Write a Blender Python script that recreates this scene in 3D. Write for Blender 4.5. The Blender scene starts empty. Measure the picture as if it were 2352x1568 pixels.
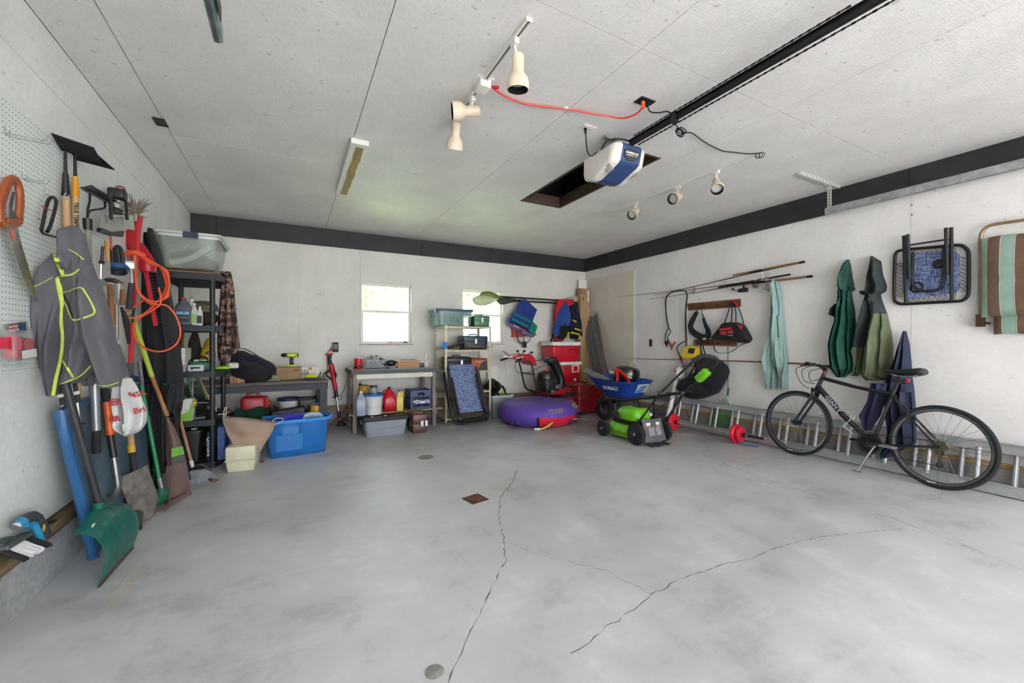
import bpy, bmesh, math, random
from mathutils import Vector, Matrix, Euler, noise
from mathutils.bvhtree import BVHTree
V = Vector
PI = math.pi
SC = bpy.context.scene
COL = SC.collection
random.seed(7)
# ------------------------------------------------------------------ camera, light, exposure
FPX, YAW, CAMH = 950.0, math.radians(28.14), 1.25          # focal length in px of a 2352 px wide frame
cam_data = bpy.data.cameras.new('camera')
cam_data.sensor_width = 36.0
cam_data.lens = FPX / 2352 * 36.0
cam_data.clip_start = 0.05
cam = bpy.data.objects.new('camera', cam_data)
COL.objects.link(cam)
cam.location = (0, 0, CAMH)
cam.rotation_euler = (math.radians(90), 0, -YAW)
SC.camera = cam
world = bpy.data.worlds.new('overcast_sky')
SC.world = world
world.use_nodes = True
_bg = world.node_tree.nodes['Background']
_bg.inputs[0].default_value = (0.90, 0.955, 1.0, 1)
_bg.inputs[1].default_value = 1.0
sun_data = bpy.data.lights.new('sun', 'SUN')
sun_data.energy = 5.5
sun_data.angle = math.radians(6)
sun_data.color = (1.0, 0.985, 0.965)
sun = bpy.data.objects.new('sun', sun_data)
COL.objects.link(sun)
sun.rotation_euler = (math.radians(6), math.radians(-32), 0)
sun.location = (0, -6, 8)
SC.view_settings.view_transform = 'Standard'
SC.view_settings.look = 'None'
SC.view_settings.gamma = 1.0
SC.view_settings.use_curve_mapping = False
SC.view_settings.exposure = 3.4
SC.cycles.use_denoising = True
SC.cycles.use_adaptive_sampling = True
SC.cycles.adaptive_threshold = 0.1
SC.cycles.max_bounces = 9
SC.cycles.diffuse_bounces = 5
SC.cycles.transparent_max_bounces = 16
SC.cycles.caustics_reflective = False
SC.cycles.caustics_refractive = False
SC.cycles.sample_clamp_indirect = 8.0
# ------------------------------------------------------------------ room measures (metres)
XL, XR, YB, YF, ZC = -1.15, 5.294, 6.738, -4.2, 2.92
def ray(u, v):
    s, c = math.sin(YAW), math.cos(YAW)
    a = u - 1176.0
    return V((FPX * s + a * c, FPX * c - a * s, 784.0 - v)) / FPX
CAMP = V((0, 0, CAMH))
def at(ax, val, u, v):
    """point of the place that a measured photo position shows, on the plane ax = val"""
    d = ray(u, v); i = 'xyz'.index(ax)
    return CAMP + d * ((val - CAMP[i]) / d[i])
def fl(u, v, z=0.0): return at('z', z, u, v)
def rw(u, v, d=0.0): return at('x', XR - d, u, v)
def lw(u, v, d=0.0): return at('x', XL + d, u, v)
def bw(u, v, d=0.0): return at('y', YB - d, u, v)
def ce(u, v, d=0.0): return at('z', ZC - d, u, v)
# ------------------------------------------------------------------ materials
def lin(c):
    if isinstance(c, str):
        c = [int(c[i:i + 2], 16) for i in (0, 2, 4)]
    r = []
    for x in c[:3]:
        x = x / 255.0
        r.append(x / 12.92 if x <= 0.04045 else ((x + 0.055) / 1.055) ** 2.4)
    return (*r, 1.0)
_mats = {}
class NT:
    def __init__(s, name):
        s.m = bpy.data.materials.new(name); s.m.use_nodes = True
        s.t = s.m.node_tree; s.n = s.t.nodes; s.b = s.n['Principled BSDF']
        s.co = s.n.new('ShaderNodeTexCoord').outputs['Object']
    def node(s, typ, ins=None, **kw):
        x = s.n.new('ShaderNode' + typ)
        for k, v in kw.items(): setattr(x, k, v)
        for k, v in (ins or {}).items(): s.set(x.inputs[k], v)
        return x
    def set(s, sock, v):
        if isinstance(v, bpy.types.NodeSocket): s.t.links.new(v, sock)
        else: sock.default_value = v
    def map(s, scale=(1, 1, 1), rot=(0, 0, 0), loc=(0, 0, 0)):
        x = s.node('Mapping'); s.set(x.inputs[0], s.co)
        x.inputs[1].default_value = loc; x.inputs[2].default_value = rot; x.inputs[3].default_value = scale
        return x.outputs[0]
    def noise(s, scale, detail=3, vec=None, rough=0.55, dist=0.0):
        x = s.node('TexNoise', {'Scale': scale, 'Detail': detail, 'Roughness': rough, 'Distortion': dist})
        s.set(x.inputs['Vector'], vec if vec is not None else s.co)
        return x.outputs['Fac']
    def ramp(s, fac, stops, interp='LINEAR'):
        x = s.node('ValToRGB'); s.set(x.inputs[0], fac); x.color_ramp.interpolation = interp
        e = x.color_ramp.elements
        while len(e) < len(stops): e.new(0.5)
        for k, (p, c) in enumerate(stops):
            e[k].position = p; e[k].color = c if len(c) == 4 else (*c, 1)
        return x.outputs[0]
    def mix(s, fac, a, b, blend='MIX'):
        x = s.node('Mix', data_type='RGBA', blend_type=blend)
        s.set(x.inputs[0], fac); s.set(x.inputs[6], a); s.set(x.inputs[7], b)
        return x.outputs[2]
    def math(s, op, a, b=0.0, clamp=False):
        x = s.node('Math', operation=op, use_clamp=clamp); s.set(x.inputs[0], a); s.set(x.inputs[1], b)
        return x.outputs[0]
    def bump(s, h, strength=0.3, dist=0.01):
        x = s.node('Bump', {'Strength': strength, 'Distance': dist, 'Height': h})
        s.set(s.b.inputs['Normal'], x.outputs[0]); return x
    def base(s, col, rough=0.5, metal=0.0):
        s.set(s.b.inputs['Base Color'], col); s.set(s.b.inputs['Roughness'], rough); s.set(s.b.inputs['Metallic'], metal)
        return s.m
def M(col, rough=0.5, metal=0.0, var=0.12, scale=14.0, bump=0.0, alpha=1.0, trans=0.0, coat=0.0):
    """procedural paint / plastic / metal: base colour with a soft mottled variation"""
    key = ('M', col, rough, metal, var, scale, bump, alpha, trans, coat)
    if key in _mats: return _mats[key]
    t = NT('mat_' + str(col) + '_' + str(len(_mats)))
    c = lin(col)
    lo = tuple(x * (1 - var) for x in c[:3]) + (1,)
    hi = tuple(min(1, x * (1 + var)) for x in c[:3]) + (1,)
    nz = t.noise(scale, 2)
    t.base(t.ramp(nz, [(0.3, lo), (0.7, hi)]), rough, metal)
    if bump: t.bump(t.noise(scale * 6, 3), bump, 0.004)
    if alpha < 1: t.b.inputs['Alpha'].default_value = alpha
    if trans: t.b.inputs['Transmission Weight'].default_value = trans; t.b.inputs['IOR'].default_value = 1.2
    if coat: t.b.inputs['Coat Weight'].default_value = coat; t.b.inputs['Coat Roughness'].default_value = 0.15
    _mats[key] = t.m
    return t.m
def fabric(col, var=0.25, weave=420.0, rough=0.9, sheen=0.04, fold=9.0):
    key = ('F', col, var, weave, rough, fold)
    if key in _mats: return _mats[key]
    t = NT('fabric_' + str(col)); c = lin(col)
    lo = tuple(x * (1 - var) for x in c[:3]) + (1,); hi = tuple(min(1, x * (1 + var)) for x in c[:3]) + (1,)
    n1 = t.noise(fold, 2, rough=0.6)
    t.base(t.ramp(n1, [(0.3, lo), (0.7, hi)]), rough)
    t.b.inputs['Sheen Weight'].default_value = sheen
    w = t.noise(weave, 2)
    t.bump(w, 0.25, 0.002)
    _mats[key] = t.m
    return t.m
def wood(col, col2, scale=(3, 30, 30), rough=0.65, bump=0.2):
    key = ('W', col, col2, scale, rough)
    if key in _mats: return _mats[key]
    t = NT('wood_' + str(col))
    n = t.noise(1.0, 3, t.map(scale), 0.6)
    t.base(t.ramp(n, [(0.3, lin(col2)), (0.62, lin(col))]), rough)
    t.bump(n, bump, 0.003)
    _mats[key] = t.m
    return t.m
def metal(col, rough=0.35, var=0.15, scale=25.0):
    return M(col, rough, 0.9, var, scale)
# ------------------------------------------------------------------ mesh builder
def frame(axis, up=None):
    z = V(axis).normalized()
    if up is None: up = V((0, 0, 1)) if abs(z.z) < 0.9 else V((0, 1, 0))
    x = V(up).cross(z)
    if x.length < 1e-6: x = V((1, 0, 0)).cross(z)
    x.normalize(); y = z.cross(x)
    return x, y, z
def smooth_path(pts, k=6, closed=False):
    P = [V(p) for p in pts]; n = len(P)
    if n < 3: return P
    out = []
    for i in range(n if closed else n - 1):
        g = (lambda j: P[j % n]) if closed else (lambda j: P[max(0, min(n - 1, j))])
        a, b, c, d = g(i - 1), g(i), g(i + 1), g(i + 2)
        for s in range(k):
            t = s / k
            out.append(0.5 * ((2 * b) + (c - a) * t + (2 * a - 5 * b + 4 * c - d) * t * t + (3 * b - a - 3 * c + d) * t ** 3))
    if not closed: out.append(P[-1])
    return out
class B:
    def __init__(s): s.v = []; s.f = []; s.mx = None
    def add(s, vs, fs):
        o = len(s.v)
        s.v += [V(p) if s.mx is None else s.mx @ V(p) for p in vs]
        s.f += [[i + o for i in f] for f in fs]
        return s
    def box(s, c, size, rot=None, taper=1.0):
        hx, hy, hz = size[0] / 2, size[1] / 2, size[2] / 2
        vs = []
        for z, k in ((-hz, taper), (hz, 1.0)):
            for x, y in ((-hx, -hy), (hx, -hy), (hx, hy), (-hx, hy)): vs.append(V((x * k, y * k, z)))
        R = Matrix.Identity(3) if rot is None else (rot if isinstance(rot, Matrix) else Euler(rot if not isinstance(rot, (int, float)) else (0, 0, rot)).to_matrix())
        c = V(c)
        return s.add([R @ p + c for p in vs], [[3, 2, 1, 0], [4, 5, 6, 7], [0, 1, 5, 4], [1, 2, 6, 5], [2, 3, 7, 6], [3, 0, 4, 7]])
    def bb(s, x0, x1, y0, y1, z0, z1):
        return s.box(((x0 + x1) / 2, (y0 + y1) / 2, (z0 + z1) / 2), (abs(x1 - x0), abs(y1 - y0), abs(z1 - z0)))
    def bar(s, p0, p1, w, h, up=None, w1=None, h1=None):
        p0, p1 = V(p0), V(p1); x, y, z = frame(p1 - p0, up)
        w1 = w if w1 is None else w1; h1 = h if h1 is None else h1
        vs = []
        for p, a, b in ((p0, w, h), (p1, w1, h1)):
            for i, j in ((-1, -1), (1, -1), (1, 1), (-1, 1)): vs.append(p + x * (i * a / 2) + y * (j * b / 2))
        return s.add(vs, [[3, 2, 1, 0], [4, 5, 6, 7], [0, 1, 5, 4], [1, 2, 6, 5], [2, 3, 7, 6], [3, 0, 4, 7]])
    def loft(s, rings, cap=(True, True), closed=True):
        n = len(rings[0]); vs = [p for r in rings for p in r]; fs = []
        for i in range(len(rings) - 1):
            for j in range(n if closed else n - 1):
                k = (j + 1) % n
                fs.append([i * n + j, i * n + k, (i + 1) * n + k, (i + 1) * n + j])
        if closed and cap[0]: fs.append(list(range(n))[::-1])
        if closed and cap[1]: fs.append([(len(rings) - 1) * n + j for j in range(n)])
        return s.add(vs, fs)
    def tube(s, pts, r, n=8, closed=False, sm=0, flat=1.0, up=None):
        P = smooth_path(pts, sm, closed) if sm else [V(p) for p in pts]
        m = len(P); rings = []; R = r if isinstance(r, (list, tuple)) else None
        px = None
        for i, p in enumerate(P):
            if closed: d = P[(i + 1) % m] - P[i - 1]
            else: d = P[min(m - 1, i + 1)] - P[max(0, i - 1)]
            if d.length < 1e-9: d = V((0, 0, 1))
            if px is None: x, y, z = frame(d, up)
            else:
                z = d.normalized(); x = px - z * px.dot(z)
                if x.length < 1e-6: x, y, z = frame(d, up)
                x.normalize(); y = z.cross(x)
            px = x
            if R:
                t = i / max(1, m - 1) * (len(R) - 1); a = int(min(len(R) - 2, t)) if len(R) > 1 else 0
                rr = R[a] + (R[min(len(R) - 1, a + 1)] - R[a]) * (t - a)
            else: rr = r
            rings.append([p + x * (rr * math.cos(2 * PI * k / n)) + y * (rr * flat * math.sin(2 * PI * k / n)) for k in range(n)])
        if closed: rings.append(rings[0]); return s.loft(rings, (False, False))
        return s.loft(rings)
    def cyl(s, p0, p1, r0, r1=None, n=14): return s.tube([p0, p1], [r0, r0 if r1 is None else r1], n)
    def lathe(s, prof, c=(0, 0, 0), axis=(0, 0, 1), n=20, sx=1.0, sy=1.0, up=None, arc=None):
        x, y, z = frame(axis, up); c = V(c); rings = []
        for r, h in prof:
            r = max(r, 1e-4)
            rings.append([c + z * h + x * (r * sx * math.cos(2 * PI * k / n)) + y * (r * sy * math.sin(2 * PI * k / n)) for k in range(n)])
        return s.loft(rings, (prof[0] != prof[-1],) * 2)
    def ell(s, c, r, n=14, m=8, rot=None):
        prof = []; vs = []; fs = []
        R = Matrix.Identity(3) if rot is None else Euler(rot).to_matrix()
        rings = []
        for i in range(m + 1):
            a = -PI / 2 + PI * i / m; q = max(math.cos(a), 0.01)
            rings.append([V(c) + R @ V((r[0] * q * math.cos(2 * PI * k / n), r[1] * q * math.sin(2 * PI * k / n), r[2] * math.sin(a))) for k in range(n)])
        return s.loft(rings)
    def prism(s, poly, o, ux, uy, th):
        """polygon (2-D points along ux, uy from o) extruded by th along ux x uy"""
        o, ux, uy = V(o), V(ux), V(uy); nz = ux.cross(uy).normalized()
        a = [o + ux * p[0] + uy * p[1] for p in poly]; n = len(a)
        return s.add(a + [p + nz * th for p in a], [list(range(n))[::-1], list(range(n, 2 * n))] + [[i, (i + 1) % n, n + (i + 1) % n, n + i] for i in range(n)])
    def plate(s, pts, nrm, th):
        """outline of 3-D points thickened by th along nrm"""
        a = [V(p) for p in pts]; n = len(a); d = V(nrm).normalized() * th
        return s.add(a + [p + d for p in a], [list(range(n))[::-1], list(range(n, 2 * n))] + [[i, (i + 1) % n, n + (i + 1) % n, n + i] for i in range(n)])
    def torus(s, c, axis, R, r, n=28, m=8, sx=1.0, sy=1.0, up=None):
        x, y, z = frame(axis, up)
        return s.tube([V(c) + x * (R * sx * math.cos(2 * PI * k / n)) + y * (R * sy * math.sin(2 * PI * k / n)) for k in range(n)], r, m, True)
    def rbox(s, c, size, r=0.02, rot=None, taper=1.0, seg=3, e=None, tapery=None):
        """rounded box; taper scales the bottom face"""
        hx, hy, hz = size[0] / 2, size[1] / 2, size[2] / 2
        r = min(r, hx * .98, hy * .98); e = min(r, hz * .98) if e is None else e
        R = Matrix.Identity(3) if rot is None else (rot if isinstance(rot, Matrix) else Euler(rot if not isinstance(rot, (int, float)) else (0, 0, rot)).to_matrix())
        ty = taper if tapery is None else tapery
        def ring(z, inset):
            q = (z + hz) / (2 * hz); kx = taper + (1 - taper) * q; ky = ty + (1 - ty) * q; out = []
            for cx, cy, a0 in ((1, 1, 0), (-1, 1, 90), (-1, -1, 180), (1, -1, 270)):
                for t in range(seg + 1):
                    a = math.radians(a0 + 90 * t / seg)
                    out.append(V(c) + R @ V((((hx - r) * cx + (r - inset) * math.cos(a)) * kx, ((hy - r) * cy + (r - inset) * math.sin(a)) * ky, z)))
            return out
        rings = []
        st = [(-hz, e * 0.95), (-hz + e * .3, e * .3), (-hz + e, 0), (hz - e, 0), (hz - e * .3, e * .3), (hz, e * 0.95)] if e > 1e-4 else [(-hz, 0), (hz, 0)]
        for z, ins in st: rings.append(ring(z, min(ins, r * .98)))
        return s.loft(rings)
    def grid(s, fn, nu, nv, th=0.0, closed_u=False):
        """sheet of points fn(u, v); th thickens it along its normals"""
        vs = [[V(fn(i / (nu - 1), j / (nv - 1))) for i in range(nu)] for j in range(nv)]
        if not th:
            fs = [[j * nu + i, j * nu + i + 1, (j + 1) * nu + i + 1, (j + 1) * nu + i] for j in range(nv - 1) for i in range(nu - 1)]
            return s.add([p for r in vs for p in r], fs)
        nm = []
        for j in range(nv):
            row = []
            for i in range(nu):
                du = vs[j][min(nu - 1, i + 1)] - vs[j][max(0, i - 1)]; dv = vs[min(nv - 1, j + 1)][i] - vs[max(0, j - 1)][i]
                q = du.cross(dv); row.append(q.normalized() if q.length > 1e-12 else V((0, 0, 1)))
            nm.append(row)
        top = [vs[j][i] + nm[j][i] * (th / 2) for j in range(nv) for i in range(nu)]
        bot = [vs[j][i] - nm[j][i] * (th / 2) for j in range(nv) for i in range(nu)]
        N = nu * nv; fs = []
        for j in range(nv - 1):
            for i in range(nu - 1):
                a, b_, c, d = j * nu + i, j * nu + i + 1, (j + 1) * nu + i + 1, (j + 1) * nu + i
                fs.append([a, b_, c, d]); fs.append([N + d, N + c, N + b_, N + a])
        edge = [i for i in range(nu)] + [j * nu + nu - 1 for j in range(1, nv)] + [(nv - 1) * nu + i for i in range(nu - 2, -1, -1)] + [j * nu for j in range(nv - 2, 0, -1)]
        for k in range(len(edge)):
            a, b_ = edge[k], edge[(k + 1) % len(edge)]
            fs.append([b_, a, N + a, N + b_])
        return s.add(top + bot, fs)
    def obj(s, name, mat, parent=None, sm=35, label=None, cat=None, group=None, kind=None, local=False, bevel=0.0):
        me = bpy.data.meshes.new(name)
        vs = s.v
        if parent is None:
            lo = V((min(p.x for p in vs), min(p.y for p in vs), min(p.z for p in vs))); hi = V((max(p.x for p in vs), max(p.y for p in vs), max(p.z for p in vs)))
            loc = V(((lo.x + hi.x) / 2, (lo.y + hi.y) / 2, lo.z)); vs = [p - loc for p in vs]
        elif not local:
            inv = INV.get(parent.name); loc = V((0, 0, 0))
            vs = [inv @ p for p in vs]
        else: loc = V((0, 0, 0))
        me.from_pydata([tuple(p) for p in vs], [], s.f)
        bm = bmesh.new(); bm.from_mesh(me); bmesh.ops.recalc_face_normals(bm, faces=bm.faces); bm.to_mesh(me); bm.free()
        me.materials.append(mat)
        if sm:
            me.shade_smooth(); me.set_sharp_from_angle(angle=math.radians(sm))
        o = bpy.data.objects.new(name, me); COL.objects.link(o)
        o.location = loc
        if parent is not None:
            o.parent = parent; INV[o.name] = INV.get(parent.name)
            if INV[o.name] is None: INV[o.name] = Matrix.Identity(4)
        else: INV[o.name] = Matrix.Translation(loc).inverted()
        if bevel:
            b = o.modifiers.new('bevel', 'BEVEL'); b.width = bevel; b.segments = 2; b.limit_method = 'ANGLE'
        tag(o, label, cat, group, kind)
        return o
INV = {}
def tag(o, label=None, cat=None, group=None, kind=None):
    if label: o['label'] = label
    if cat: o['category'] = cat
    if group: o['group'] = group
    if kind: o['kind'] = kind
    return o
def thing(name, label, cat, loc=(0, 0, 0), rz=0.0, group=None, mx=None):
    o = bpy.data.objects.new(name, None); COL.objects.link(o)
    m = mx if mx is not None else Matrix.Translation(V(loc)) @ Matrix.Rotation(rz, 4, 'Z')
    o.matrix_world = m
    o.empty_display_size = 0.05
    INV[o.name] = m.inverted()
    return tag(o, label, cat, group)
def struct(b, name, mat, parent=None, **k): return b.obj(name, mat, parent, kind='structure' if parent is None else None, **k)
def dup(root, loc=None, rz=None, label=None):
    r = root.copy(); COL.objects.link(r)
    if loc is not None: r.location = loc
    if rz is not None: r.rotation_euler = (0, 0, rz)
    if label: r['label'] = label
    def rec(src, dst):
        for ch in [x for x in bpy.data.objects if x.parent == src]:
            c = ch.copy(); COL.objects.link(c); c.parent = dst; rec(ch, c)
    rec(root, r)
    return r
def text(body, name, parent, o, ux, uy, size, mat, depth=0.0008, align='CENTER', local=False, shear=0.0, sx=1.0, bold=0.0):
    """flat lettering: o = anchor, ux = reading direction, uy = up direction"""
    cu = bpy.data.curves.new(name, 'FONT'); cu.body = body; cu.size = size; cu.align_x = align; cu.align_y = 'CENTER'
    cu.extrude = depth; cu.shear = shear; cu.offset = bold; cu.resolution_u = 2
    tmp = bpy.data.objects.new('tmp', cu); me = bpy.data.meshes.new_from_object(tmp); bpy.data.objects.remove(tmp); me.materials.clear(); me.materials.append(mat)
    t = bpy.data.objects.new(name, me); COL.objects.link(t)
    ux = V(ux).normalized(); uy = (V(uy) - ux * V(uy).dot(ux)).normalized(); uz = ux.cross(uy)
    m = Matrix.Translation(V(o)) @ Matrix((ux, uy, uz)).transposed().to_4x4() @ Matrix.Diagonal((sx, 1, 1, 1))
    t.parent = parent
    t.matrix_basis = m if local else INV[parent.name] @ m
    return t
def drape(rows, ax, face, sgn, off=0.01, nrows=26, ncol=22, folds=3.0, famp=0.35, seed=0, rim=0.004, pw=0.55):
    """hanging cloth: rows of (v, uL, uR, depth) measured on the wall plane ax = face; the cloth stands off towards the room (sgn)"""
    bld = B(); R = []
    for k in range(nrows):
        t = k / (nrows - 1) * (len(rows) - 1); i = min(len(rows) - 2, int(t)); w = t - i
        R.append([rows[i][q] * (1 - w) + rows[i + 1][q] * w for q in range(4)])
    nrm = V((0, 0, 0)); nrm['xyz'.index(ax)] = sgn
    rings = []
    for k, (v, ul, ur, dp) in enumerate(R):
        val = face + sgn * (off + dp * .4)
        pl, pr = at(ax, val, ul, v), at(ax, val, ur, v)
        pl['xyz'.index(ax)] = face; pr['xyz'.index(ax)] = face
        front = []; back = []
        for j in range(ncol):
            q = j / (ncol - 1); p = pl.lerp(pr, q)
            env = max(0.0, math.sin(PI * q)) ** pw
            ph = seed * 1.7 + 0.9 * math.sin(k * 0.17 + seed)
            fo = 1 + famp * (math.sin(folds * 2 * PI * q + ph) + 0.5 * math.sin(folds * 4.3 * PI * q + ph * 1.6 + k * .11))
            fo += 0.25 * noise.noise(V((q * 4 + seed, k * 0.22, seed * 3.1)))
            front.append(p + nrm * (off + rim + dp * env * max(0.25, fo)))
        for j in range(ncol - 1, -1, -2):
            q = j / (ncol - 1); back.append(pl.lerp(pr, q) + nrm * off)
        rings.append(front + back)
    return bld.loft(rings)
# ------------------------------------------------------------------ surfaces of the room
def painted_osb(name, col, spec=0.5, strands=1.0, stain=0.0, stretch=(24, 150)):
    t = NT(name); c = lin(col); lo, hi = stretch
    a = t.noise(1, 1.5, t.map((lo, hi, hi), (0.3, 0.2, 0.5)), 0.6)
    b_ = t.noise(1, 1.5, t.map((hi, lo, lo * 1.6), (0.1, 0.5, -0.7)), 0.6)
    h = t.math('MAXIMUM', a, b_)
    big = t.noise(2.2, 2)
    mott = t.ramp(big, [(0.3, tuple(x * 0.93 for x in c[:3])), (0.7, tuple(min(1, x * 1.05) for x in c[:3]))])
    lo_ = 1 - .11 * strands; fine = t.ramp(h, [(0.42, (lo_, lo_, lo_)), (0.66, (1.03, 1.03, 1.03))])
    col_ = t.mix(1.0, mott, fine, 'MULTIPLY')
    if spec:
        sp = t.noise(24, 1, rough=0.7)
        spk = t.math('MULTIPLY', t.ramp(sp, [(0.70, (0, 0, 0)), (0.73, (1, 1, 1))]), t.ramp(big, [(0.44, (0, 0, 0)), (0.56, (1, 1, 1))]))
        col_ = t.mix(t.math('MULTIPLY', spk, spec), col_, lin('6f6258'))
    t.base(col_, 0.55)
    t.bump(h, 0.6 * strands, 0.006)
    return t.m
M_CEIL = painted_osb('ceiling_painted_board', 'e8e4e2', 0.35, 0.7)
M_WALLB = painted_osb('back_wall_painted_board', 'dfdcd5', 0.2, 0.7)
M_WALLL = painted_osb('left_wall_painted_board', 'e6e9e5', 0.3, 0.5)
M_WALLR = painted_osb('right_wall_painted_board', 'e6e1de', 0.25, 0.3, 0.12)
M_DARKGAP = M('2a211c', 0.9)
def concrete_floor():
    t = NT('floor_concrete')
    n1 = t.noise(0.6, 3, rough=0.6); n2 = t.noise(2.6, 5, rough=0.7)
    base = t.ramp(n1, [(0.28, lin('b0aeac')), (0.5, lin('c4c4c6')), (0.72, lin('cfcfd3'))])
    base = t.mix(1.0, base, t.ramp(n2, [(0.3, (0.74, 0.725, 0.71)), (0.46, (0.96, 0.96, 0.96)), (0.56, (1.0, 1.0, 1.0)), (0.72, (1.16, 1.16, 1.16))]), 'MULTIPLY')
    # pale trowelled scuffs, then brown ground-in dirt along the parked back and right sides (metres from the slab centre)
    st = t.noise(1, 3, t.map((1.1, 7, 1), (0, 0, 0.5)), 0.7)
    base = t.mix(t.math('MULTIPLY', t.ramp(st, [(0.60, (0, 0, 0)), (0.72, (1, 1, 1))]), 0.4), base, lin('d6d5d5'))
    xyz = t.node('SeparateXYZ', {0: t.co})
    y0 = t.math('ADD', xyz.outputs[1], t.math('MULTIPLY', xyz.outputs[0], 0.8))
    yy = t.node('MapRange', {0: t.math('ADD', y0, t.math('MULTIPLY', t.math('SUBTRACT', n1, 0.5), 3.0)), 1: 3.1, 2: 4.9, 3: 0.0, 4: 1.0}).outputs[0]
    dirt = t.math('MULTIPLY', yy, t.ramp(n2, [(0.34, (1, 1, 1)), (0.66, (0.15, 0.15, 0.15))]))
    base = t.mix(t.math('MULTIPLY', dirt, 0.9), base, lin('6a5f57'))
    rg = t.ramp(n2, [(0.3, (0.36, 0.36, 0.36)), (0.7, (0.55, 0.55, 0.55))])
    t.base(base, rg)
    t.bump(n2, 0.12, 0.012)
    return t.m
M_FLOOR = concrete_floor()
def raw_concrete(name, col):
    t = NT(name); c = lin(col)
    n1 = t.noise(1.6, 6, rough=0.7); n2 = t.noise(35, 4, rough=0.7)
    k = t.ramp(n1, [(0.3, tuple(x * .68 for x in c[:3])), (0.6, c[:3])])
    t.base(t.mix(1.0, k, t.ramp(n2, [(0.35, (0.8, 0.8, 0.8)), (0.6, (1.05, 1.05, 1.05))]), 'MULTIPLY'), 0.9)
    t.bump(n2, 0.4, 0.01); return t.m
M_CURB = raw_concrete('curb_concrete', 'b5b7b8')
M_CURBB = raw_concrete('curb_concrete_bare', '8d8884')
M_SILLW = wood('9a7d55', '5f4d38', (2, 40, 40)); M_SILLY = wood('a98b5a', '7d6239', (2, 2, 40))
M_SILLY = wood('a98b5a', '77603b', (40, 2, 60))
M_BLACKTRIM = M('26272a', 0.6, 0, 0.25, 5, 0.1)
M_WHITE = M('e6e4de', 0.5, 0, 0.04); M_VINYL = M('d9d5cf', 0.4, 0, 0.03)

# floor slab, walls, ceiling
floor = struct(B().bb(XL - .2, XR + .2, YF - .3, YB + .2, -0.15, 0.0), 'floor', M_FLOOR, sm=0)
def sheets(parent, mat, ax, face, th, lo, hi, z0, z1, seams, holes=(), zseams=(), gap=0.0035, name='panel'):
    """painted boards of a wall: one object for each board, with open joints between them"""
    cuts = [lo] + sorted(seams) + [hi]; zc = [z0] + sorted(zseams) + [z1]
    for a, b_ in zip(cuts, cuts[1:]):
        for c, d in zip(zc, zc[1:]):
            a1, b1, c1, d1 = a + gap / 2, b_ - gap / 2, c + gap / 2, d - gap / 2
            xs = sorted({a1, b1, *[q for h in holes for q in h[:2] if a1 < q < b1]}); zs = sorted({c1, d1, *[q for h in holes for q in h[2:] if c1 < q < d1]})
            bl = B()
            for x0, x1 in zip(xs, xs[1:]):
                for y0, y1 in zip(zs, zs[1:]):
                    mx, my = (x0 + x1) / 2, (y0 + y1) / 2
                    if any(h[0] < mx < h[1] and h[2] < my < h[3] for h in holes): continue
                    if ax == 'y': bl.bb(x0, x1, face, face + th, y0, y1)
                    elif ax == 'x': bl.bb(face, face + th, x0, x1, y0, y1)
                    else: bl.bb(x0, x1, y0, y1, face, face + th)
            if bl.v: bl.obj(name, mat, parent, sm=0)
W1 = (0.945, 1.755, 1.205, 2.18); W2 = (2.61, 3.435, 1.205, 2.175)
def framed(bl, ax, f0, f1, lo, hi, z0, z1, holes):
    xs = sorted({lo, hi, *[q for h in holes for q in h[:2]]}); zs = sorted({z0, z1, *[q for h in holes for q in h[2:]]})
    for x0, x1 in zip(xs, xs[1:]):
        for y0, y1 in zip(zs, zs[1:]):
            mx, my = (x0 + x1) / 2, (y0 + y1) / 2
            if any(h[0] < mx < h[1] and h[2] < my < h[3] for h in holes): continue
            if ax == 'y': bl.bb(x0, x1, f0, f1, y0, y1)
            elif ax == 'x': bl.bb(f0, f1, x0, x1, y0, y1)
            else: bl.bb(x0, x1, y0, y1, f0, f1)
    return bl
wall_back = struct(framed(B(), 'y', YB + .012, YB + .15, XL - .2, XR + .2, -0.15, ZC + .3, (W1, W2)), 'wall_back', M('b5b2aa', 0.8), sm=0)
XSB = [at('y', YB, 505, 700).x, at('y', YB, 686, 700).x, W1[0], 2.18, 3.47, 4.6]
sheets(wall_back, M_WALLB, 'y', YB, .012, XL, XR, 0.30, ZC - .02, XSB, (W1, W2), gap=.0025)
wall_left = struct(B().bb(XL - .15, XL - .012, YF, YB + .15, 0.0, ZC + .3), 'wall_left', M('b5b2aa', 0.8), sm=0)
sheets(wall_left, M_WALLL, 'x', XL - .012, .012, YF, YB, 0.30, ZC, [1.72, 4.02, 5.3], zseams=[2.62], gap=.003)
wall_right = struct(B().bb(XR + .012, XR + .15, YF, YB + .15, 0.0, ZC + .3), 'wall_right', M('b5b2aa', 0.8), sm=0)
sheets(wall_right, M_WALLR, 'x', XR, .012, YF, YB, 0.36, ZC, [rw(2092, 600).y, rw(1560, 600).y, rw(2092, 600).y - 1.25], gap=.0025)
wall_front = struct(framed(B(), 'y', YF - .15, YF, XL - .2, XR + .2, -.1, ZC + .3, ((-.9, 5.1, -.1, 2.5),)), 'wall_front', M_WALLR, sm=0)
ceiling = struct(framed(B(), 'z', ZC + .012, ZC + .13, XL - .2, XR + .2, YF - .15, YB + .15, ((2.40, 2.97, 2.68, 4.28),)), 'ceiling', M_DARKGAP, sm=0)
HATCH = (2.40, 2.97, 2.68, 4.28)
cx = [XL, -0.85, 0.455, 1.765, 3.125, 4.44, XR]; ceil_y = [[1.2, 2.80, 4.22], [1.73, 4.25], [1.73, 4.30], [1.73, 4.25], [1.73, 4.25], [1.73, 4.25]]
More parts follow.
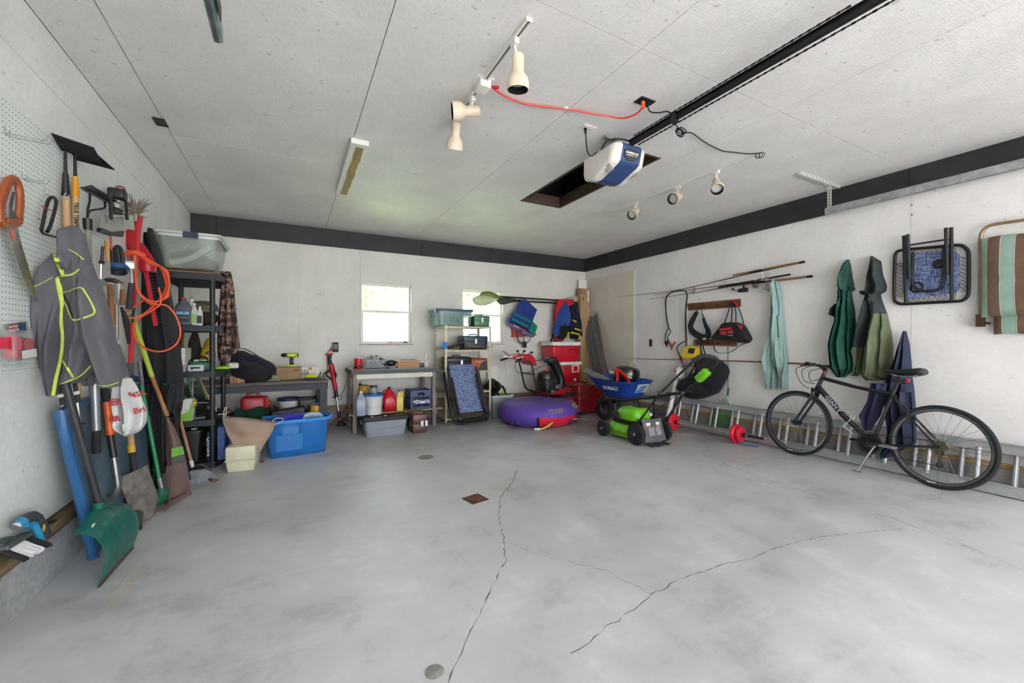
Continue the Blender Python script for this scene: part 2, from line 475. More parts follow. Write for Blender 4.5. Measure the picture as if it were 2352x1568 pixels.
for i in range(6):
    sheets(ceiling, M_CEIL, 'z', ZC, .012, cx[i], cx[i + 1], YF, YB, [], (HATCH,), ceil_y[i], gap=0.0055 if i < 2 else 0.0035)
# attic over the ceiling: roof boards and the dark hatch shaft
attic = B().bb(XL - .2, XR + .2, YF - .15, YB + .15, ZC + 1.1, ZC + 1.2)
attic.bb(2.15, 2.2, 2.3, 4.6, ZC + .13, ZC + 1.1).bb(3.2, 3.25, 2.3, 4.6, ZC + .13, ZC + 1.1).bb(2.15, 3.25, 2.3, 2.35, ZC + .13, ZC + 1.1).bb(2.15, 3.25, 4.55, 4.6, ZC + .13, ZC + 1.1)
struct(attic, 'roof', M('1d1a18', 0.9), sm=0)
hf = thing('attic_hatch_frame', 'brown wooden frame lining the open dark attic hatch in the ceiling', 'hatch', (2.685, 3.48, ZC - .01))
mw = wood('4f382c', '2c1f19', (2, 30, 30))
for a in ((2.40, 2.425, 2.68, 4.28), (2.945, 2.97, 2.68, 4.28), (2.425, 2.945, 2.68, 2.705), (2.425, 2.945, 4.255, 4.28)):
    B().bb(*a, ZC - .006, ZC + .12).obj('frame_board', mw, hf, sm=0)
# black boards round the top of the walls
t1 = struct(B().bb(XL, XR, YB - .006, YB, 2.665, ZC), 'trim_1', M_DARKGAP, sm=0)
xs_ = [XL + .002, at('y', YB, 498, 520).x, 1.9, XR - .04]
for a, b_ in zip(xs_, xs_[1:]): B().bb(a + .003, b_ - .003, YB - .04, YB - .006, 2.667, ZC - .001).obj('trim_board', M_BLACKTRIM, t1, sm=0)
t2 = struct(B().bb(XR - .006, XR, YF, YB - .04, 2.665, ZC), 'trim_2', M_DARKGAP, sm=0)
ys_ = [YF, rw(2092, 420).y, rw(1600, 530).y, YB - .04]
for a, b_ in zip(ys_, ys_[1:]): B().bb(XR - .04, XR - .006, a + .002, b_ - .002, 2.667, ZC - .001).obj('trim_board', M_BLACKTRIM, t2, sm=0)
# stem walls, sills and the recessed board over the right sill
struct(B().bb(XL - .1, XL + .045, YF, YB, 0, 0.235), 'wall_base_left', M_CURB, sm=0)
struct(B().bb(XL - .1, XL + .06, YF, YB - .02, 0.236, 0.292), 'trim_3', wood('8f7a5a', '54483a', (30, 2, 30)), sm=0, bevel=.006)
struct(B().bb(XR - .095, XR + .1, YF, YB, 0, 0.195), 'wall_base_right', M_CURBB, sm=0)
struct(B().bb(XR - .088, XR + .1, YF, YB - .1, 0.196, 0.236), 'trim_4', M_SILLY, sm=0, bevel=.004)
struct(B().bb(XR - .055, XR + .1, YF, YB - .1, 0.237, 0.305), 'trim_5', M('c9c4c0', .7, 0, .15, 3), sm=0)
struct(B().bb(XR - .012, XR + .1, YF, YB - .1, 0.306, 0.362), 'trim_6', M('a39e99', .7, 0, .2, 3), sm=0)
struct(B().bb(XL, XR, YB - .06, YB + .1, 0, 0.235), 'wall_base_back', M_CURBB, sm=0)
struct(B().bb(XL, XR, YB - .075, YB + .1, 0.236, 0.285), 'trim_7', wood('9a7a58', '6b543c', (2, 30, 30)), sm=0)
# ------------------------------------------------------------------ windows
def glass_mat():
    t = NT('window_glass'); n = t.n; o = n['Material Output']
    tr = t.node('BsdfTransparent', {0: (0.93, 0.96, 0.95, 1)}); gl = t.node('BsdfGlossy', {0: (1, 1, 1, 1), 1: 0.02})
    fr = t.node('Fresnel', {0: 1.45}); nz = t.math('MULTIPLY', fr.outputs[0], t.ramp(t.noise(3), [(0, (.6, .6, .6)), (1, (1, 1, 1))]))
    mx = t.node('MixShader', {0: nz}); t.t.links.new(tr.outputs[0], mx.inputs[1]); t.t.links.new(gl.outputs[0], mx.inputs[2])
    t.t.links.new(mx.outputs[0], o.inputs[0]); return t.m
M_GLASS = glass_mat()
for k, (x0, x1, z0, z1) in enumerate((W1, W2)):
    w = thing('window_%d' % (k + 1), None, None, ((x0 + x1) / 2, YB, z0)); w['kind'] = 'structure'
    f = B()
    for a in ((x0, x0 + .02, z0, z1), (x1 - .02, x1, z0, z1), (x0, x1, z1 - .02, z1), (x0, x1, z0, z0 + .02)): f.bb(a[0], a[1], YB - .004, YB + .15, a[2], a[3])
    f.obj('window_frame', M_VINYL, w, sm=0, bevel=.003)
    zm = (z0 + z1) / 2 + .03
    for nm, a0, a1, yy, bw_ in (('upper_sash', zm - .02, z1 - .02, YB + .09, .022), ('lower_sash', z0 + .02, zm + .02, YB + .06, .036)):
        s_ = B(); xa, xb = x0 + .02, x1 - .02
        for a in ((xa, xa + bw_, a0, a1), (xb - bw_, xb, a0, a1), (xa + bw_, xb - bw_, a1 - .035, a1), (xa + bw_, xb - bw_, a0, a0 + .03)): s_.bb(a[0], a[1], yy - .015, yy + .015, a[2], a[3])
        so = s_.obj(nm, M_WHITE, w, sm=0, bevel=.003)
        B().bb(xa + bw_, xb - bw_, yy - .002, yy + .002, a0 + .03, a1 - .035).obj('glass_pane', M_GLASS, so, sm=0)
    B().bb(x0 - .008, x1 + .008, YB - .018, YB + .05, z0 - .012, z0 + .004).obj('window_sill', raw_concrete('sill_flaked_paint', 'b5b0a8'), w, sm=0)
# ------------------------------------------------------------------ outdoors: lawn, drive, trees, pool beyond the windows
struct(B().bb(-40, 40, YB + .15, 60, -.4, -.12), 'lawn', M('bccf98', .9, 0, .15, 2), sm=0)
struct(B().bb(-30, 36, -40, YF - .15, -.3, -.1), 'driveway', M('b0b0ae', .9, 0, .1, 2), sm=0)
def leaf_mass(bl, c, r, n, rnd, s=.16):
    for _ in range(n):
        d = V((rnd.gauss(0, 1), rnd.gauss(0, 1), rnd.gauss(0, 1))).normalized() * (rnd.random() ** .4)
        p = V(c) + V((d.x * r[0], d.y * r[1], d.z * r[2])); a = V((rnd.uniform(-1, 1), rnd.uniform(-1, 1), rnd.uniform(-1, 1))).normalized()
        x, y, z = frame(a); q = s * rnd.uniform(.6, 1.3)
        bl.add([p - x * q, p - y * q * .5, p + x * q, p + y * q * .5], [[0, 1, 2, 3]])
rnd = random.Random(3)
leafm = M('8f9e78', .7, 0, .6, 3)
for k, (x, y, zz, r, lab) in enumerate(((0.2, 14.5, 3.9, 2.1, 'leafy green tree outside the window over the long workbench'), (5.6, 14.8, 3.8, 2.3, 'leafy green tree outside the window behind the metal shelf'), (3.0, 20.0, 3.8, 2.6, 'far green tree standing between the two nearer trees outdoors'))):
    tr = thing('tree', lab, 'tree', (x, y, -.12))
    tb = B().tube([(x, y, -.12), (x + .1, y, 1.2), (x, y, zz)], [.16, .12, .05], 8); tb.obj('trunk', M('7a6a5a', .9), tr)
    lb = B(); leaf_mass(lb, (x, y, zz), (r, r * .8, r * .75), 1500, rnd); lb.obj('foliage', leafm, tr, sm=0, kind='stuff')
fen = thing('garden_fence', 'pale blue board fence outside beyond both windows', 'fence', (3, 11.0, -.12))
for k in range(46): B().bb(-2.4 + k * .25, -2.165 + k * .25, 11.0, 11.02, -.12, 1.56 + .02 * (k % 2)).obj('plank', M('7f95ab', .6, 0, .08), fen, sm=0)
for z in (.3, 1.3): B().bb(-2.4, 9.1, 11.021, 11.06, z, z + .08).obj('rail', M('b3cde6', .6), fen, sm=0)
# ------------------------------------------------------------------ floor cracks, drain
def crack(pts, w, seed):
    r = random.Random(seed); P = [fl(*p) for p in pts]; out = []
    for a, b_ in zip(P, P[1:]):
        n = max(2, int((b_ - a).length / .035))
        for i in range(n):
            q = a.lerp(b_, i / n); d = (b_ - a).normalized(); s = V((-d.y, d.x, 0)); out.append(q + s * r.uniform(-.008, .008))
    out.append(P[-1]); bl = B()
    L = []; 
    for i, p in enumerate(out):
        d = (out[min(len(out) - 1, i + 1)] - out[max(0, i - 1)]).normalized(); s = V((-d.y, d.x, 0)); ww = w * r.uniform(.1, 1.25)
        L.append((p + s * ww / 2 + V((0, 0, .0006)), p - s * ww / 2 + V((0, 0, .0006))))
    vs = [q for l in L for q in l]
    bl.add(vs, [[2 * i, 2 * i + 1, 2 * i + 3, 2 * i + 2] for i in range(len(L) - 1)])
    bl.obj('crack', M_CRACK, floor, sm=0)
M_CRACK = M('675e57', 1.0, 0, .35, 30)
for k, (w, pts) in enumerate((
    (.006, [(1190, 1070), (1178, 1105), (1150, 1140), (1144, 1180), (1158, 1240), (1160, 1290), (1128, 1350), (1105, 1400), (1075, 1460), (1060, 1500), (1030, 1568)]),
    (.003, [(1170, 1245), (1230, 1272), (1310, 1290), (1390, 1310), (1450, 1340), (1498, 1366)]),
    (.005, [(1498, 1366), (1560, 1330), (1650, 1300), (1720, 1282), (1800, 1252), (1870, 1235), (1960, 1225), (2085, 1213)]),
    (.0045, [(1498, 1366), (1455, 1400), (1420, 1425), (1390, 1440), (1340, 1485), (1310, 1500)]),
    (.006, [(1610, 1040), (1680, 1072), (1760, 1100), (1850, 1130), (1950, 1160), (2050, 1190), (2130, 1220), (2200, 1245), (2280, 1280), (2352, 1310)]),
    (.004, [(1610, 1040), (1630, 1026), (1640, 1022)]),
    (.005, [(1270, 985), (1310, 1010), (1380, 1020), (1440, 1030), (1480, 1045)]),
    (.003, [(1200, 1070), (1100, 1075), (1020, 1080), (960, 1080)]),
    (.003, [(2165, 1130), (2160, 1145), (2100, 1150), (2030, 1160)]),
    (.0025, [(1300, 1000), (1310, 1020)]),
)): crack(pts, w, k)
dc = fl(1092, 1146)
dr = thing('floor_drain', 'small square rusty floor drain cover in the middle of the floor', 'drain', dc)
B().box((dc.x, dc.y, .003), (.155, .155, .006), .2).obj('rim', M('5a3a30', .9, .2, .4, 30), dr, sm=0, bevel=.002)
for k in range(3):
    B().box((dc.x - .035 + k * .035 + .0, dc.y, .007), (.022, .10, .004), .2).obj('bar', M('7a4c40', .9, .2, .4, 60), dr, sm=0)
for (u, v, r, lab, c) in ((998, 1543, .036, 'small round grey patch plug in the floor nearest the viewer', '8d8a84'), (978, 1050, .085, 'round dull brown stained floor plate near the blue tote', '827d74')):
    p = fl(u, v); B().lathe([(r, 0), (r, .0025), (r * .9, .0035), (.001, .0035)], p, n=20).obj('floor_plug', M(c, .8, 0, .25, 30), label=lab, cat='floor plug')
# ================================================================== things on the ceiling
M_CREAM = M('dccbb4', 0.45, 0, .08); M_BLK = M('17171a', 0.45, 0, .2); M_BLKR = M('1b1b1d', 0.8, 0, .2); M_GALV = metal('b9bdbd', .38, .2, 18)
M_STEEL = metal('c9c9c9', .3); M_RED = M('c3141d', .4, 0, .12); M_ORG = M('e8552a', .45, 0, .1)
def spot(t, rail, a, drop=.07, side=(0, 0, 0), back=.055):
    """one lamp head: adapter in the rail, stem, bell-shaped shade, bulb"""
    rail = V(rail); a = V(a).normalized(); h = thing_part = None
    hd = B().box(rail + V((0, 0, -.018)), (.03, .06, .036)).obj('adapter', M_WHITE, t, sm=0, bevel=.004)
    piv = rail + V((0, 0, -.036 - drop)) + V(side)
    B().cyl(rail + V((0, 0, -.03)), piv, .008, n=8).obj('stem', M_WHITE, hd)
    o = piv - a * back
    B().lathe([(.001, 0), (.024, 0), (.034, .01), (.035, .03), (.034, .095), (.037, .105), (.055, .125), (.062, .15), (.062, .19), (.058, .19), (.057, .15), (.03, .13)], o, a, 24).obj('lamp_shade', M_CREAM, hd)
    B().lathe([(.0575, .188), (.0575, .15), (.05, .142), (.05, .146), (.0555, .152), (.0555, .188), (.0575, .188)], o, a, 22).obj('bell_shadow', M_BLK, hd)  # black ring added to paint the shadow inside the bell
    B().lathe([(.001, .155), (.03, .158), (.05, .15), (.05, .135), (.02, .11)], o, a, 20).obj('bulb', M('c8c4c0', .2, 0, .05), hd)
    B().cyl(piv + V((0, .02, 0)), piv - V((0, .02, 0)), .012, n=10).obj('knob', M_WHITE, hd)
def track(name, label, x, y0, y1):
    t = thing(name, label, 'track light', (x, (y0 + y1) / 2, ZC))
    r = B(); r.bb(x - .018, x - .007, y0, y1, ZC - .02, ZC - .001).bb(x + .007, x + .018, y0, y1, ZC - .02, ZC - .001).bb(x - .007, x + .007, y0, y1, ZC - .004, ZC - .001)
    r.bb(x - .018, x + .018, y0 - .004, y0, ZC - .021, ZC - .001).bb(x - .018, x + .018, y1, y1 + .004, ZC - .021, ZC - .001)
    r.obj('rail', M_WHITE, t, sm=0)
    B().bb(x - .0065, x + .0065, y0, y1, ZC - .009, ZC - .005).obj('contact_strip', M('6b5637', .5), t, sm=0)
    return t
xa = 1.085
ta = track('track_light', 'white ceiling track with three cream spot lamps and red cord nearest the viewer', xa, 1.84, 2.99)
ya = lambda v_u: ce(*v_u).y
spot(ta, (xa, ce(1197, 92).y, ZC - .01), (.05, .1, -1), .075, (.02, 0, -.02))
spot(ta, (xa, ce(1093, 222).y, ZC - .01), (-.9, .25, -.12), .06)
spot(ta, (xa, ce(1050, 270).y, ZC - .01), (.08, .42, -.9), .02, (0, 0, 0), .03)
yc = ce(1110, 188).y
B().rbox((xa + .005, yc, ZC - .03), (.075, .10, .055), .006).obj('power_feed', M_WHITE, ta, sm=30)
B().bb(xa - .06, xa + .06, yc - .06, yc + .06, ZC - .006, ZC - .001).obj('cover_plate', M_WHITE, ta, sm=0)
xb = 3.64
tb = track('track_light', 'white ceiling track with three cream spot lamps and black cord nearer the right wall', xb, 2.2, 4.03)
spot(tb, (xb, ce(1461, 464).y, ZC - .01), (-.75, -.30, -.5), .07)
spot(tb, (xb, ce(1560, 425).y, ZC - .01), (-.85, -.22, -.35), .085)
spot(tb, (xb, ce(1650, 390).y, ZC - .01), (-.5, -.42, -.7), .085)
# cords on the ceiling
c1 = thing('extension_lead', 'red extension cord clipped to the ceiling from track light to outlet', 'cord', ce(1300, 250))
pts = [ce(1128, 197, .03), ce(1145, 212, .03), ce(1175, 228, .02), ce(1220, 241, .015), ce(1300, 250, .012), ce(1350, 259, .03), ce(1395, 266, .03), ce(1430, 271, .05), ce(1460, 262, .06), ce(1477, 245, .05)]
B().tube(pts, .0065, 8, sm=5).obj('cable', M('dd3a35', .45), c1)
p = ce(1477, 234, .02); B().cyl(p, p + V((0, 0, -.045)), .014, .011, 10).obj('plug', M_ORG, c1)
p = ce(1133, 200, .03); B().tube([p, p + V((.03, -.02, -.005))], .01, 8).obj('strain_relief', M_RED, c1)
p = ce(1304, 250, .004); B().box(p + V((0, 0, -.004)), (.085, .022, .014), .2).obj('cable_clip', M('d8cfc4', .8), c1, sm=0)
c2 = thing('power_cord', 'thin black cord with a tied bundle looping to the right track light', 'cord', ce(1568, 303))
pts = [ce(1486, 240, .02), ce(1493, 256, .03), ce(1512, 259, .02), ce(1532, 256, .012), ce(1546, 264, .01), ce(1549, 280, .03), ce(1556, 292, .05), ce(1568, 303, .05), ce(1590, 306, .02), ce(1615, 324, .012), ce(1640, 338, .012), ce(1662, 347, .012), ce(1690, 350, .012), ce(1715, 353, .012), ce(1740, 352, .015)]
B().tube(pts, .0045, 7, sm=5).obj('cable', M_BLKR, c2)
p0 = ce(1568, 303, .05); lb = B()
for k in range(4):
    a = k * .8; lb.tube([p0 + V((math.cos(a + q) * .035 * math.sin(q) * 1.6, math.sin(a + q) * .05 * math.sin(q), -.02 * math.sin(q * 2 + k))) for q in [i * PI / 8 for i in range(9)]], .004, 6)
lb.obj('coil', M_BLKR, c2)
pe = ce(1740, 352, .02); lb = B()
for k in range(3): lb.torus(pe + V((.01 * k, -.012 * k, -.02)), (1, .4 * k, .3), .022, .003, 14, 5)
lb.obj('wire_end', M_BLKR, c2)
def outlet(name, label, x0, x1, y0, y1, m, m2):
    t = thing(name, label, 'outlet', ((x0 + x1) / 2, (y0 + y1) / 2, ZC))
    B().bb(x0, x1, y0, y1, ZC - .008, ZC - .001).obj('cover_plate', m, t, sm=0, bevel=.003)
    for q in (.3, .7): B().lathe([(.017, 0), (.017, .004), (.001, .005)], (x0 + (x1 - x0) * q, (y0 + y1) / 2, ZC - .008), (0, 0, -1), 14).obj('socket', m2, t)
    return t
outlet('ceiling_outlet', 'black ceiling outlet with orange plug beside the opener rail', 2.105, 2.235, 2.06, 2.14, M_BLK, M('2a2a2c', .5))
ow = outlet('ceiling_outlet', 'white ceiling outlet with black plug above the garage door opener', 1.985, 2.105, 2.53, 2.60, M_WHITE, M('cfcbc4', .5))
outlet('ceiling_outlet', 'small black cover plate on the ceiling near the left wall', -.912, -.836, 3.965, 4.10, M_BLK, M('222224', .6))
c3 = thing('opener_power_cord', 'black plugged cord hanging from the white outlet to the opener', 'cord', ce(1346, 300))
p = V((2.02, 2.565, ZC - .012)); B().cyl(p, p + V((0, 0, -.045)), .013, .007, 10).obj('plug', M_BLKR, c3)
B().tube([p + V((0, 0, -.04)), at('y', 2.56, 1347, 330), at('y', 2.57, 1350, 350), at('y', 2.6, 1358, 358), V((2.21, 2.66, 2.80))], .005, 7, sm=5).obj('cable', M_BLKR, c3)
# garage door opener
ox, oy = 2.365, 2.62
go = thing('garage_door_opener', 'blue and white garage door opener motor hanging from the ceiling on its long rail', 'garage opener', (ox, oy, 2.57))
body = B(); 
prof = [(2.43, 2.80), (2.415, 2.775), (2.445, 2.665), (2.475, 2.645), (2.66, 2.585), (2.72, 2.585), (2.82, 2.62), (2.835, 2.66), (2.83, 2.80)]
body.plate([(ox - .10, y, z) for y, z in prof], (1, 0, 0), .20); body.obj('motor_housing', M('2f4673', .4, 0, .1), go, sm=0, bevel=.008)
for s in (-1, 1):
    rings = []
    for k in range(6):
        q = k / 5; sc = 1.0 - .30 * q ** 2.2; x = ox + s * (.10 + .075 * math.sin(q * PI / 2))
        rings.append([V((x, oy + (y - oy) * sc + (0.01 if k else 0), 2.70 + (z - 2.70) * (sc * (1.02 if k else 1.0)))) for y, z in prof])
    ln = B().loft(rings).obj('light_lens', M('dcd6cf', .35, 0, .04), go, sm=50)
    for j in range(11):
        y = 2.50 + j * .026
        B().bar((ox + s * .118, y, 2.603 - .02 + .018), (ox + s * .165, y + .002, 2.645), .004, .010).obj('vent_slot', M('8d8780', .6), ln, sm=0)
nrm = V((0, 2.415 - 2.445, 2.775 - 2.665)).normalized(); fx = V((1, 0, 0)); fy = nrm; fn = fx.cross(fy)
o_ = V((ox, 2.43, 2.722)) + fn * .002
B().prism([(-.075, -.02), (-.06, -.032), (-.03, -.05), (.03, -.05), (.06, -.032), (.075, -.02), (.075, .028), (.04, .042), (-.04, .042), (-.075, .028)], o_ , fx, fy, .006).obj('badge', M('25262a', .4), go, sm=0)
text('CHAMBERLAIN', 'lettering', go, o_ + fn * .007 + fy * .008, fx, fy, .021, M('e8e8e8', .5), .0005, sx=.92, bold=.0006)
text('PROFESSIONAL  1/2 HP', 'lettering', go, o_ + fn * .007 - fy * .010, fx, fy, .011, M('d8d8d8', .5), .0005, bold=.0003)
rl = B().bb(ox - .017, ox + .017, YF + .02, 2.45, 2.795, 2.80).bb(ox - .0025, ox + .0025, YF + .02, 2.45, 2.80, 2.835).bb(ox - .017, ox + .017, YF + .02, 2.45, 2.833, 2.838)
ro = rl.obj('rail', M('1d1d1f', .4, .3, .4, 40), go, sm=0)
ch = B()
for k in range(128):
    y = -.3 + k * .021; ch.box((ox + .024, y, 2.782), (.006, .019, .009 if k % 2 else .005)); 
    if k > 60: ch.box((ox - .024, y, 2.842), (.006, .019, .009 if k % 2 else .005))
ch.obj('drive_chain', M('2c2a28', .5, .6), go, sm=0, kind='stuff')
B().bb(ox - .02, ox + .02, 1.995, 2.03, 2.775, 2.85).obj('trolley', M('3a3a3c', .4, .6), go, sm=0)
for dx in (-.09, .09):
    B().bar((ox + dx, 2.72, 2.80), (ox + dx * .9, 2.60, ZC), .028, .003, (1, 0, 0)).obj('hanger_strap', M_GALV, go, sm=0)
B().bar((ox - .12, 2.60, ZC - .012), (ox + .1, 2.60, ZC - .012), .03, .022).obj('hanger_bracket', M_GALV, go, sm=0)
B().tube([(ox - .06, 2.72, 2.80), (ox - .10, 2.66, 2.85), (ox - .07, 2.60, 2.895), (ox, 2.52, 2.88), (ox + .01, 2.45, 2.83)], .006, 7, sm=5).obj('wire', M_BLKR, go)
# fluorescent fixture base with bare wooden strip
fb = thing('ceiling_fixture_base', 'white box left from a ceiling lamp with a bare wooden strip', 'fixture', (.505, 4.26, ZC - .05))
B().bb(.435, .575, 3.60, 4.93, ZC - .045, ZC - .001).obj('box', M_WHITE, fb, sm=0, bevel=.004)
r_ = random.Random(4); L_ = []; R_ = []
for k in range(15):
    y = 3.66 + 1.24 * k / 14; L_.append((.482 + r_.uniform(-.005, .005), y, ZC - .0465)); R_.append((.548 + r_.uniform(-.006, .006), y, ZC - .0465))
B().plate(L_ + R_[::-1], (0, 0, -1), .002).obj('wood_strip', wood('b3925f', '86683c', (60, 3, 10)), fb, sm=0)
# garage door tracks and perforated angle
g = thing('garage_door_track', 'galvanised garage door track hanging along the right wall under the black trim', 'door track', (5.0, 1.0, 2.58))
pr = [(-.012, .03), (-.012, -.03), (.0, -.036), (.018, -.036), (.024, -.03), (.024, -.022), (.02, -.022), (.018, -.03), (.0, -.031), (-.008, -.027), (-.008, .03)]
B().loft([[V((4.995 + a, y, 2.625 + b_)) for a, b_ in pr] for y in (YF + .05, 2.30)]).obj('channel', M_GALV, g, sm=0)
B().bb(5.0, 5.006, YF + .05, 2.30, 2.625, 2.668).obj('stiffener', M_GALV, g, sm=0)
br = thing('perforated_angle_hanger', 'white perforated steel angle holding the right door track to the ceiling', 'bracket', (5.0, 2.3, 2.6))
pa, pb_, pc = ce(1836, 396, .004), ce(1924, 428, .02), None
xx = 5.01; yv = at('x', xx, 1905, 420).y
B().bb(xx, xx + .003, yv - .02, yv + .02, 2.60, ZC - .03).obj('vertical_strap', M('d8d5d2', .4, .4), br, sm=0)
B().bar(ce(1836, 398, .014), ce(1926, 430, .014), .03, .028).obj('ceiling_angle', M('d8d5d2', .4, .4), br, sm=0)
for k in range(8): B().box((xx - .002, yv, 2.63 + k * .03), (.002, .01, .016)).obj('slot', M('3a3836', .8), br, sm=0)
d0, d1 = ce(1836, 398, .014), ce(1926, 430, .014)
for k in range(12):
    p = d0.lerp(d1, (k + .7) / 12.5); B().box(p + V((0, -.0155, 0)), (.014, .002, .008), math.atan2((d1 - d0).y, (d1 - d0).x)).obj('slot', M('3a3836', .8), br, sm=0)
g2 = thing('garage_door_track', 'galvanised garage door track end near the ceiling at upper left', 'door track', (-.28, 1.0, 2.58))
B().loft([[V((-.28 - a, y, 2.62 + b_)) for a, b_ in pr] for y in (YF + .05, 2.25)]).obj('channel', M('8f979b', .35, .85, .2), g2, sm=0)
B().bb(-.262, -.258, YF + .05, 2.12, 2.60, 2.66).obj('stiffener', M('4c5556', .5, .6), g2, sm=0)
B().bb(-.284, -.279, .9, .94, 2.64, ZC).obj('hanger_strap', M_GALV, g2, sm=0)
# ================================================================== right wall: hung things
def X_(u, v, d): return rw(u, v, d)
# board in the corner and black outlet
B().bb(XR - .012, XR - .001, 5.35, 6.62, .37, 2.50).obj('wall_board', painted_osb('tan_board', 'dbd1c4', 0.0, .2), sm=0, label='large tan painted board fixed to the right wall by the corner', cat='board')
t = thing('wall_outlet', 'black electric outlet on the right wall left of jumper clamps', 'outlet', X_(1495, 796, .01))
p = X_(1495, 787, 0); B().bb(XR - .012, XR - .001, p.y - .03, p.y + .03, p.z - .06, p.z + .06).obj('cover_plate', M_BLK, t, sm=0, bevel=.003)
for s in (-1, 1): B().bb(XR - .015, XR - .011, p.y - .016, p.y + .016, p.z + s * .028 - .013, p.z + s * .028 + .013).obj('socket', M('2b2b2d', .4), t, sm=0)
def board_rack(name, label, a, b_, c, d, wm):
    A_, B_, C_, D_ = [X_(*q, .02) for q in (a, b_, c, d)]
    t = thing(name, label, 'coat rack', (XR - .02, (A_.y + B_.y) / 2, C_.z))
    B().plate([A_, B_, C_, D_], (1, 0, 0), .018).obj('board', wm, t, sm=0, bevel=.003)
    for k in range(4):
        q = A_.lerp(B_, .12 + k * .25); q2 = D_.lerp(C_, .12 + k * .25); m_ = q.lerp(q2, .5)
        B().tube([m_, m_ + V((-.035, 0, -.01)), m_ + V((-.055, 0, .02))], .006, 6, sm=3).obj('peg', M('2b2523', .4, .5), t)
    return t
wr = wood('7a4a2c', '4c2c1a', (30, 3, 40))
board_rack('coat_rack', 'upper brown wooden peg board holding the black shoulder bags', (1578, 697), (1700, 686), (1700, 704), (1580, 713), wr)
board_rack('coat_rack', 'lower brown wooden peg board behind the yellow work light', (1593, 779), (1691, 781), (1691, 795), (1593, 793), wood('85502f', '54301c', (30, 3, 40)))
# ---- fishing rods
cork = M('8a6242', .9, 0, .35, 60); rodm = M('221d1c', .35, 0, .2); rodb = M('7a4426', .35, 0, .2)
def rod(label, pts, d, parts, r0=.017, tip=.0022, m=rodm, guides=7):
    P = [X_(u, v, d) for u, v in pts]
    t = thing('fishing_rod', label, 'fishing rod', P[0])
    B().tube(P, [r0 * .55, tip], 7).obj('blank', m, t)
    L = lambda q: P[0].lerp(P[-1], q)
    for (a, b_, rr, mm, nm) in parts: B().tube([L(a), L((a + b_) / 2), L(b_)], [rr * .92, rr, rr * .85], 9).obj(nm, mm, t)
    for k in range(guides):
        q = .38 + .6 * k / guides; p = L(q); B().torus(p + V((-.006, 0, -.014 + .008 * q)), (0, 1, 0), .012 * (1.3 - q), .0015, 10, 5).obj('guide', M_STEEL, t)
    return t, L
t, L = rod('upper long fishing rod with cork handle, steepest on the right wall', [(1848, 601), (1726, 627), (1620, 652), (1547, 668), (1425, 681)], .07, [(0, .02, .015, M_BLKR, 'butt_cap'), (.02, .16, .014, cork, 'grip'), (.16, .21, .013, M_BLK, 'reel_seat'), (.21, .29, .012, cork, 'fore_grip')])
t, L = rod('brown fishing rod with long cork handle reaching furthest right', [(1866, 634), (1788, 642), (1680, 652), (1595, 664), (1500, 678)], .06, [(0, .025, .016, M_BLKR, 'butt_cap'), (.025, .22, .015, cork, 'grip'), (.22, .3, .014, M_BLK, 'reel_seat'), (.3, .5, .013, rodb, 'fore_grip')], m=rodb)
p = L(.27) + V((-.03, 0, -.04)); rb = B().ell(p, (.03, .045, .03), 12, 8)
rb.tube([p + V((-.02, -.03, 0)), p + V((-.05, -.07, -.02))], .006, 6); rb.obj('reel', M('8d9096', .3, .8, .4, 60), t)
t, L = rod('black fishing rod with black reel hung lowest of the three', [(1815, 630), (1740, 644), (1675, 658), (1600, 672), (1492, 687)], .085, [(0, .18, .012, M_BLKR, 'grip'), (.2, .42, .011, M_BLK, 'fore_grip')])
p = X_(1708, 666, .09); rb = B(); rb.cyl(p + V((0, -.045, 0)), p + V((0, .035, 0)), .03, .026, 14); rb.ell(p + V((0, .05, 0)), (.03, .03, .028), 12, 8); rb.obj('reel', M_BLK, t)
B().tube([p + V((0, .03, .0)), p + V((-.02, .07, -.01)), p + V((-.03, .12, .02))], .005, 6, sm=3).obj('crank', M_BLK, t); B().ell(p + V((-.03, .13, .025)), (.014, .018, .014), 10, 6).obj('crank_knob', M_BLK, t)
B().bar(p + V((0, 0, .02)), p + V((0, 0, .06)), .012, .02).obj('reel_foot', M_BLK, t, sm=0)
lt = thing('lure_cluster', 'tangle of shiny fishing lures hooked on the rods above the mint hoodie', 'lures', X_(1760, 660, .06)); r_ = random.Random(5)
for (u, v, n, rr) in ((1760, 634, 16, .05), (1762, 662, 14, .045)):
    c = X_(u, v, .09)
    for k in range(n):
        d = V((r_.uniform(-.4, .4), r_.uniform(-1, 1), r_.uniform(-1, 1))); q = c + d * rr
        B().ell(q, (.005, .016, .006), 6, 5, (r_.uniform(0, 3), 0, r_.uniform(0, 3))).obj('lure', M(r_.choice(['d7dadb', 'b9bcc0', '8c9aa8', 'c9b79a']), .25, .7), lt)
t = thing('rod_holder', 'small grey metal rod holder fixed to the wall above the peg board', 'bracket', X_(1594, 672, .02)); p = X_(1594, 664, .02)
B().bar(p + V((.015, 0, .03)), p + V((.015, 0, -.05)), .035, .006).obj('plate', M('8b8d90', .5, .6), t, sm=0); B().bar(p + V((.015, 0, -.045)), p + V((-.07, 0, -.045)), .03, .006).obj('arm', M('8b8d90', .5, .6), t, sm=0)
# long rod on nails
P = [X_(1430, 823, .02), X_(1600, 826, .02), X_(1751, 831, .02), X_(1862, 836, .02)]
t = thing('long_rod', 'long thin brown rod with line guides lying level across the right wall', 'fishing rod', P[0])
B().tube(P, [.003, .006, .008, .011], 8).obj('shaft', rodb, t)
for k in range(7): q = P[0].lerp(P[3], .12 + k * .13); B().torus(q + V((-.01, 0, .012)), (0, 1, 0), .012, .002, 10, 5).obj('guide', M_STEEL, t)
